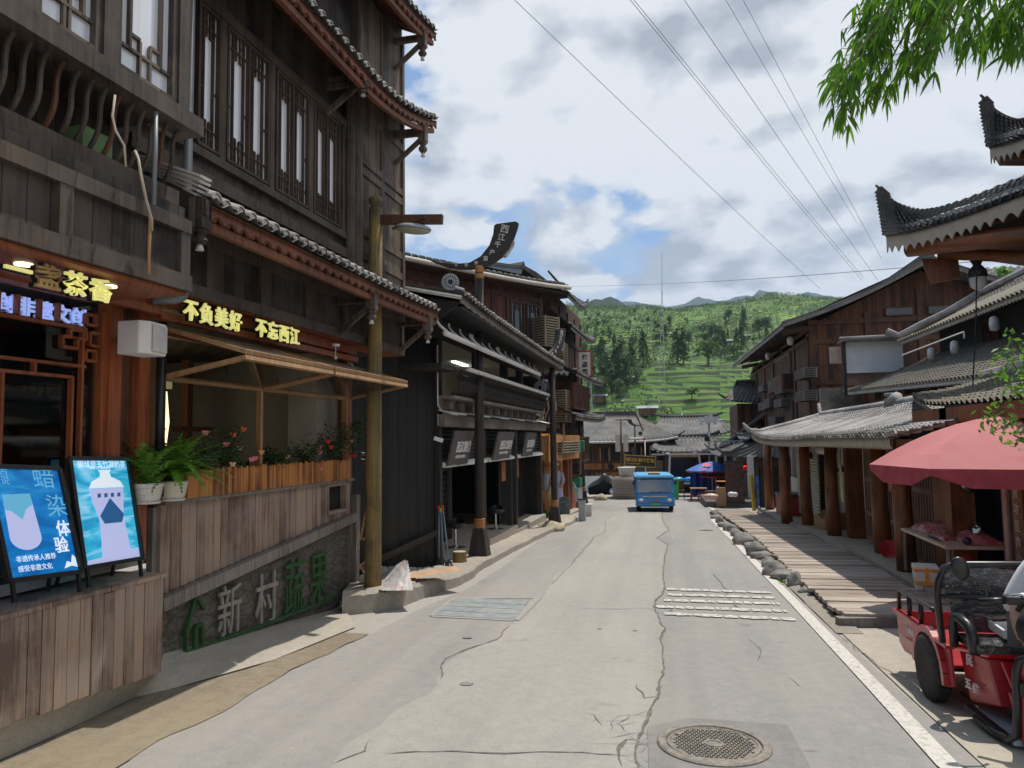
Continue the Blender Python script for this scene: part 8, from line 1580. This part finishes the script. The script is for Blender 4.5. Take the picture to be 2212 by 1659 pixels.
range_('wooded_ridge',[(1000,720),(1230,662),(1260,655),(1285,644),(1320,641),(1335,650),(1390,675),(1450,668),(1500,660),(1560,656),(1600,660),(1640,664),(1700,672),(1760,676),(1850,690),(2100,700),(2400,730)],900,180,M['midforest'],5)
def mast(name,lab,px,pytop,y,wb):
 b=at(px,900,y=y);b.z=hill(b.x,b.y)-.5;tz=at(px,pytop,y=y);tz=tz-b;o=thing(name,lab,'mast',b);m=MB();H_=tz.z
 for sx in(-1,1):
  for sy in(-1,1):m.tube([(sx*wb,sy*wb,0),V((sx*.06,sy*.06,0))+tz*.76],.035,5)
 k=0;z=0
 while z<H_*.74:
  f,g=z/(H_*.76),min(1,(z+2.2)/(H_*.76));a,b2=wb*(1-f)+.06*f,wb*(1-g)+.06*g;dx,dg=tz*(.76*f),tz*(.76*g)
  for sx,sy,tx,ty in((-1,-1,1,-1),(1,-1,1,1),(1,1,-1,1),(-1,1,-1,-1)):m.bar(dx+V((sx*a,sy*a,0)),dg+V((tx*b2,ty*b2,0)),.035,.035)
  z+=2.2
 m.build('lattice',M['metal'],o);m=MB();m.tube([tz*.74,tz],[.08,.045],6);m.build('top_pole',M['metal'],o)
mast('lattice_mast','tall thin lattice mast in the middle of the hillside reaching into the sky',1430,545,150,.75)
mast('lattice_mast','faint lattice mast on the left of the hillside beside the inn',1275,770,135,.5)
M['wire']=plain('wire_black',(.10,.105,.11),.6)
for i,(a,b,ya,yb,lab)in enumerate((((1100,-20),(1772,624),34,150,'leftmost single overhead wire running down from the top of the sky'),((1352,-20),(1862,605),36,155,'left wire of the close pair across the sky'),((1360,-20),(1866,600),36,155,'right wire of the close pair across the sky'),((1470,-20),(1896,605),38,160,'fourth overhead wire, right of the close pair'),((1560,-20),(1850,480),48,170,'faint fifth overhead wire nearing the pavilion roof'),((1598,-20),(1905,560),48,170,'faint rightmost overhead wire above the pavilion roof'),((1215,618),(2212,556),95,60,'thin level wire crossing low over the hill crest'))):
 p,q=at(*a,y=ya),at(*b,y=yb);ext=(p-q)*(.25 if i<6 else .05);p=p+ext;m=MB();m.tube([p.lerp(q,k/20)-V((0,0,(.35 if i<6 else .5)*math.sin(PI*k/20)))for k in range(21)],[.011+.022*k/20 for k in range(21)],5);tag(m.build('overhead_wire',M['wire'],None),lab,'wire','overhead wires')
bm=thing('bamboo','bright green bamboo branch drooping into the picture at the top right','bamboo',(5.2,5.4,gz(5.4)))
bo=bm.location;lf=MB();tw=MB();cu=MB()
def bp_(x,y,d):return at(x,y,y=d)-bo
def blf(p,dirv,l):
 d=V(dirv).normalized();s=d.cross(V((random.gauss(0,.4),-1,random.gauss(0,.4)))).normalized();w_=l*random.uniform(.10,.14);a,b,c=p+d*l*.22,p+d*l*.6,p+d*l-V((0,0,.12*l));nrm=s.cross(d)*w_*.25
 lf.add([p,a+s*w_*.5,b+s*w_*.42,c,b-s*w_*.42,a-s*w_*.5,a+nrm,b+nrm],[(0,1,6),(1,2,7,6),(2,3,7),(3,4,7),(4,5,6,7),(5,0,6)])
twigs=[[(2120,-190),(1990,-60),(1900,50),(1850,140),(1825,215),(1818,262)],[(2060,-140),(1940,-10),(1870,90),(1815,165),(1800,205)],[(2100,-120),(2000,0),(1945,90),(1905,165),(1880,215)],[(2100,-140),(2030,-10),(1985,70),(1965,130),(1955,165)],[(2140,-120),(2070,0),(2030,60),(2005,110)],[(2180,-140),(2120,-20),(2090,40),(2070,75)],[(2230,-140),(2180,-10),(2155,50),(2135,85)],[(2300,-120),(2240,0),(2215,50),(2200,85)],[(1960,-120),(1900,-10),(1870,40),(1850,80)],[(2020,-140),(1950,-20),(1920,30),(1905,75),(1890,120)],[(2160,-160),(2070,-50),(2040,10),(2030,40)],[(2260,-160),(2210,-40),(2190,20),(2180,60)]]
for ti,tg in enumerate(twigs):
 d0=5.0+random.uniform(-.35,.35);P=[bp_(x,y,d0+.05*k)for k,(x,y)in enumerate(tg)];tw.tube(P,[.011,.009,.007,.005,.004,.003][:len(P)],5);nseg=len(P)-1
 for k in range(int(16*nseg)):
  f=(k+random.random())/(16*nseg)*nseg;i=min(nseg-1,int(f));p=P[i].lerp(P[i+1],f-i);dv=(P[i+1]-P[i]).normalized();q=p+V((random.gauss(0,.05),random.gauss(0,.12),random.gauss(0,.05)))
  tw.bar(p,q,.003,.003)
  for j in range(random.choice((2,3,4))):blf(q,dv*.5+V((random.gauss(-.1,.45),random.gauss(0,.4),-.75+random.gauss(0,.25))),random.uniform(.10,.17))
cu.tube([(0,0,0),(.05,0,2.5),(.0,-.1,4.4),(-.5,-.25,5.6),bp_(2120,-190,5.0)],[.05,.045,.035,.025,.014],10)
lf.build('leaves',M['bamboo'],bm);tw.build('twigs',plain('bamboo_twig',(.16,.19,.06),.6),bm);cu.build('culm',bpy.data.materials['bamboo_twig'],bm,smooth=True)
sb_=thing('leafy_shrub','bright green leafy branch beside the parasol at the right edge','shrub',(4.9,7.2,gz(7.2)));so_=sb_.location;lf=MB();tw=MB()
for tg in([(2290,900),(2230,850),(2180,772),(2145,768)],[(2290,920),(2230,880),(2200,850),(2165,870),(2140,920)],[(2290,860),(2230,800),(2205,760),(2190,735)],[(2290,960),(2240,930),(2200,905),(2150,930)],[(2290,880),(2240,840),(2190,850),(2160,800)],[(2280,1000),(2230,960),(2190,940)]):
 P=[at(x,y,y=7.1+random.uniform(-.25,.25))-so_ for x,y in tg];tw.tube(P,[.012,.009,.006,.004,.003][:len(P)],5)
 for k in range(40):f=(1-random.random()**1.5*.75)*(len(P)-1.001);i=int(f);p=P[i].lerp(P[i+1],f-i)+V((random.gauss(0,.05),random.gauss(0,.06),random.gauss(0,.045)));leaf(lf,p,(random.gauss(-.2,.7),random.gauss(0,.5),random.gauss(.1,.6)),random.uniform(.05,.09),random.uniform(.026,.04),None,.15)
tw.tube([(0,0,0),(.1,0,.7),at(2290,920,y=7.1)-so_],[.03,.025,.014],7);tw.build('stems',M['bark'],sb_);lf.build('leaves',M['shrub'],sb_)
def bush(name,lab,c,r,n,mat):
 o=thing(name,lab,'bush',c);m=MB()
 for k in range(7):clump(m,V((random.gauss(0,r*.4),random.gauss(0,r*.3),r*random.uniform(.3,1.1))),r*.55,n,r*.22)
 m.build('leaves',mat,o);m=MB()
 for k in range(4):a=k*1.6;m.tube([(0,0,-.3),(r*.4*math.cos(a),r*.4*math.sin(a),r*.9)],[.05,.02],5)
 m.build('stems',M['bark'],o)
c_=at(1532,1000,y=50);bush('bush','dark green bush behind the grey telecom pole',V((c_.x,50,gz(50)+.8)),1.15,60,M['shrub'])
c_=at(2168,612,y=33.5);bush('bush','yellow green bush growing by the far upper right roof',c_,.5,50,M['shrub'])
for(px,py,lab)in((1512+305,1298,'tiny weed at the near corner of the boardwalk'),(1690,1262,'tiny weed beside the pointed grey rock')):
 o=thing('weed',lab,'plant',G(px,py,.0));m=MB()
 for k in range(16):a=random.random()*6.28;leaf(m,(0,0,.02),(math.cos(a),math.sin(a),random.uniform(.5,1.6)),random.uniform(.06,.11),.025)
 m.build('leaves',M['shrub'],o)
hz_=MB();hz_.box(-2600,-60,-8,2600,3450,640);ho=hz_.build('haze',None);ho['kind']='stuff';ho.data.materials.clear()
t=NT('valley_air');t.t.nodes.remove(t.b);pvn=t.n('VolumePrincipled',{'Color':(.55,.72,.98,1),'Density':HAZE,'Anisotropy':.2});t.t.links.new(pvn.outputs[0],t.out.inputs['Volume']);ho.data.materials.append(t.mat)
cam=bpy.data.cameras.new('camera');co_=bpy.data.objects.new('camera',cam);COL.objects.link(co_)
cam.sensor_width=36;cam.lens=36*F/2212;cam.clip_end=20000;cam.clip_start=.05
mw=Matrix((CR,CU,-FW)).transposed().to_4x4();mw.translation=CAM;co_.matrix_world=mw
SC.camera=co_
sd=V((.19,.33,1.)).normalized()
SUN_EL=math.asin(sd.z);SUN_AZ=math.atan2(sd.x,sd.y)
sl=bpy.data.lights.new('sun','SUN');so=bpy.data.objects.new('sun',sl);COL.objects.link(so)
sl.energy=4.0;sl.angle=R(.6);sl.color=(1,.94,.85);so.rotation_euler=(-sd).to_track_quat('-Z','Y').to_euler();so.location=(20,20,60)
w=bpy.data.worlds.new('World');SC.world=w;w.use_nodes=True;nt=w.node_tree;bg=nt.nodes['Background']
class WT(NT):
 def __init__(s,t):s.t=t
t=WT(nt)
sky=t.n('TexSky',sky_type='NISHITA',sun_disc=False,sun_elevation=SUN_EL,sun_rotation=SUN_AZ,altitude=900,air_density=1.0,dust_density=.6,ozone_density=1.6)
d=t.n('TexCoord').outputs['Generated'];sp=t.n('SeparateXYZ',{0:d});zz=t.math('MAXIMUM',t.math('ADD',sp.outputs[2],.34),.2)
pv=t.n('CombineXYZ',{0:t.math('DIVIDE',sp.outputs[0],zz),1:t.math('DIVIDE',sp.outputs[1],zz),2:0.})
pv=t.mapv(pv,(1.,1.,1.),loc=(CLX,CLY,0.))
def vor(vec,sc,sm=.6):
 n_=t.n('TexVoronoi',{'Scale':sc,'Smoothness':sm},feature='SMOOTH_F1',voronoi_dimensions='2D');t.set(n_.inputs['Vector'],vec);return n_.outputs[0]
def cover(vec):
 wob=t.n('TexNoise',{'Scale':3.2,'Detail':4.,'Roughness':.6},noise_dimensions='2D');t.set(wob.inputs['Vector'],vec)
 v2=t.n('VectorMath',{0:vec,1:t.n('VectorMath',{0:t.n('VectorMath',{0:wob.outputs['Color'],1:(.5,.5,.5)},operation='SUBTRACT'),1:(.26,.26,.26)},operation='MULTIPLY')},operation='ADD').outputs[0]
 big=t.noise(vec,1.15,3,.5,.3,'2D');fine=t.noise(vec,8.5,6,.62,0,'2D')
 return t.math('ADD',t.math('ADD',t.math('MULTIPLY',big,1.0),t.math('MULTIPLY',t.math('SUBTRACT',.45,vor(v2,4.6)),.42)),t.math('ADD',t.math('MULTIPLY',t.math('SUBTRACT',.4,vor(v2,11.)),.16),t.math('MULTIPLY',t.math('SUBTRACT',fine,.5),.30)))
low=t.math('SUBTRACT',1.,t.math('DIVIDE',sp.outputs[2],.42),clamp=True)
rgt=t.math('MULTIPLY',t.math('ADD',sp.outputs[0],.12),.28)
cv=cover(pv);cov=t.math('ADD',t.math('ADD',cv,t.math('MULTIPLY',low,.16)),rgt)
mask=t.ramp(cov,[(.45,0.),(.50,.6),(.56,1.)])
lit=t.math('SUBTRACT',cv,cover(t.mapv(pv,(1,1,1),loc=(.035,.07,0.))))
veil=t.noise(t.mapv(pv,(1.,1.6,1.)),2.2,5,.6,0,'2D')
shade=t.math('ADD',t.math('ADD',t.math('MULTIPLY',lit,1.9),t.math('MULTIPLY',t.math('SUBTRACT',t.noise(pv,1.7,5,.55,.4,'2D'),.5),-1.6)),.58)
ccol=t.ramp(shade,[(.10,(3.7,4.05,4.5)),(.40,(5.8,6.1,6.45)),(.64,(7.7,7.8,7.9))])
hz=t.ramp(sp.outputs[2],[(.02,1.),(.26,0.)])
ccol=t.mix(t.math('MULTIPLY',hz,.5),ccol,(5.2,5.8,6.3))
skyc=t.mix(.42,t.mix(1.,sky.outputs[0],(1.0,1.12,1.2),'MULTIPLY'),(2.2,4.0,6.6))
skyc=t.mix(t.math('MULTIPLY',t.ramp(veil,[(.45,0.),(.75,1.)]),.65),skyc,(5.6,6.2,6.8))
t.set(bg.inputs[0],t.mix(t.math('MULTIPLY',mask,.97),skyc,ccol));bg.inputs[1].default_value=.1
w.cycles.sampling_method='MANUAL';w.cycles.sample_map_resolution=256
SC.view_settings.view_transform='Standard';SC.view_settings.look='None';SC.view_settings.exposure=EXPO;SC.view_settings.gamma=1
SC.cycles.max_bounces=8;SC.cycles.transparent_max_bounces=16;SC.cycles.use_denoising=True;SC.cycles.caustics_reflective=False;SC.cycles.caustics_refractive=False
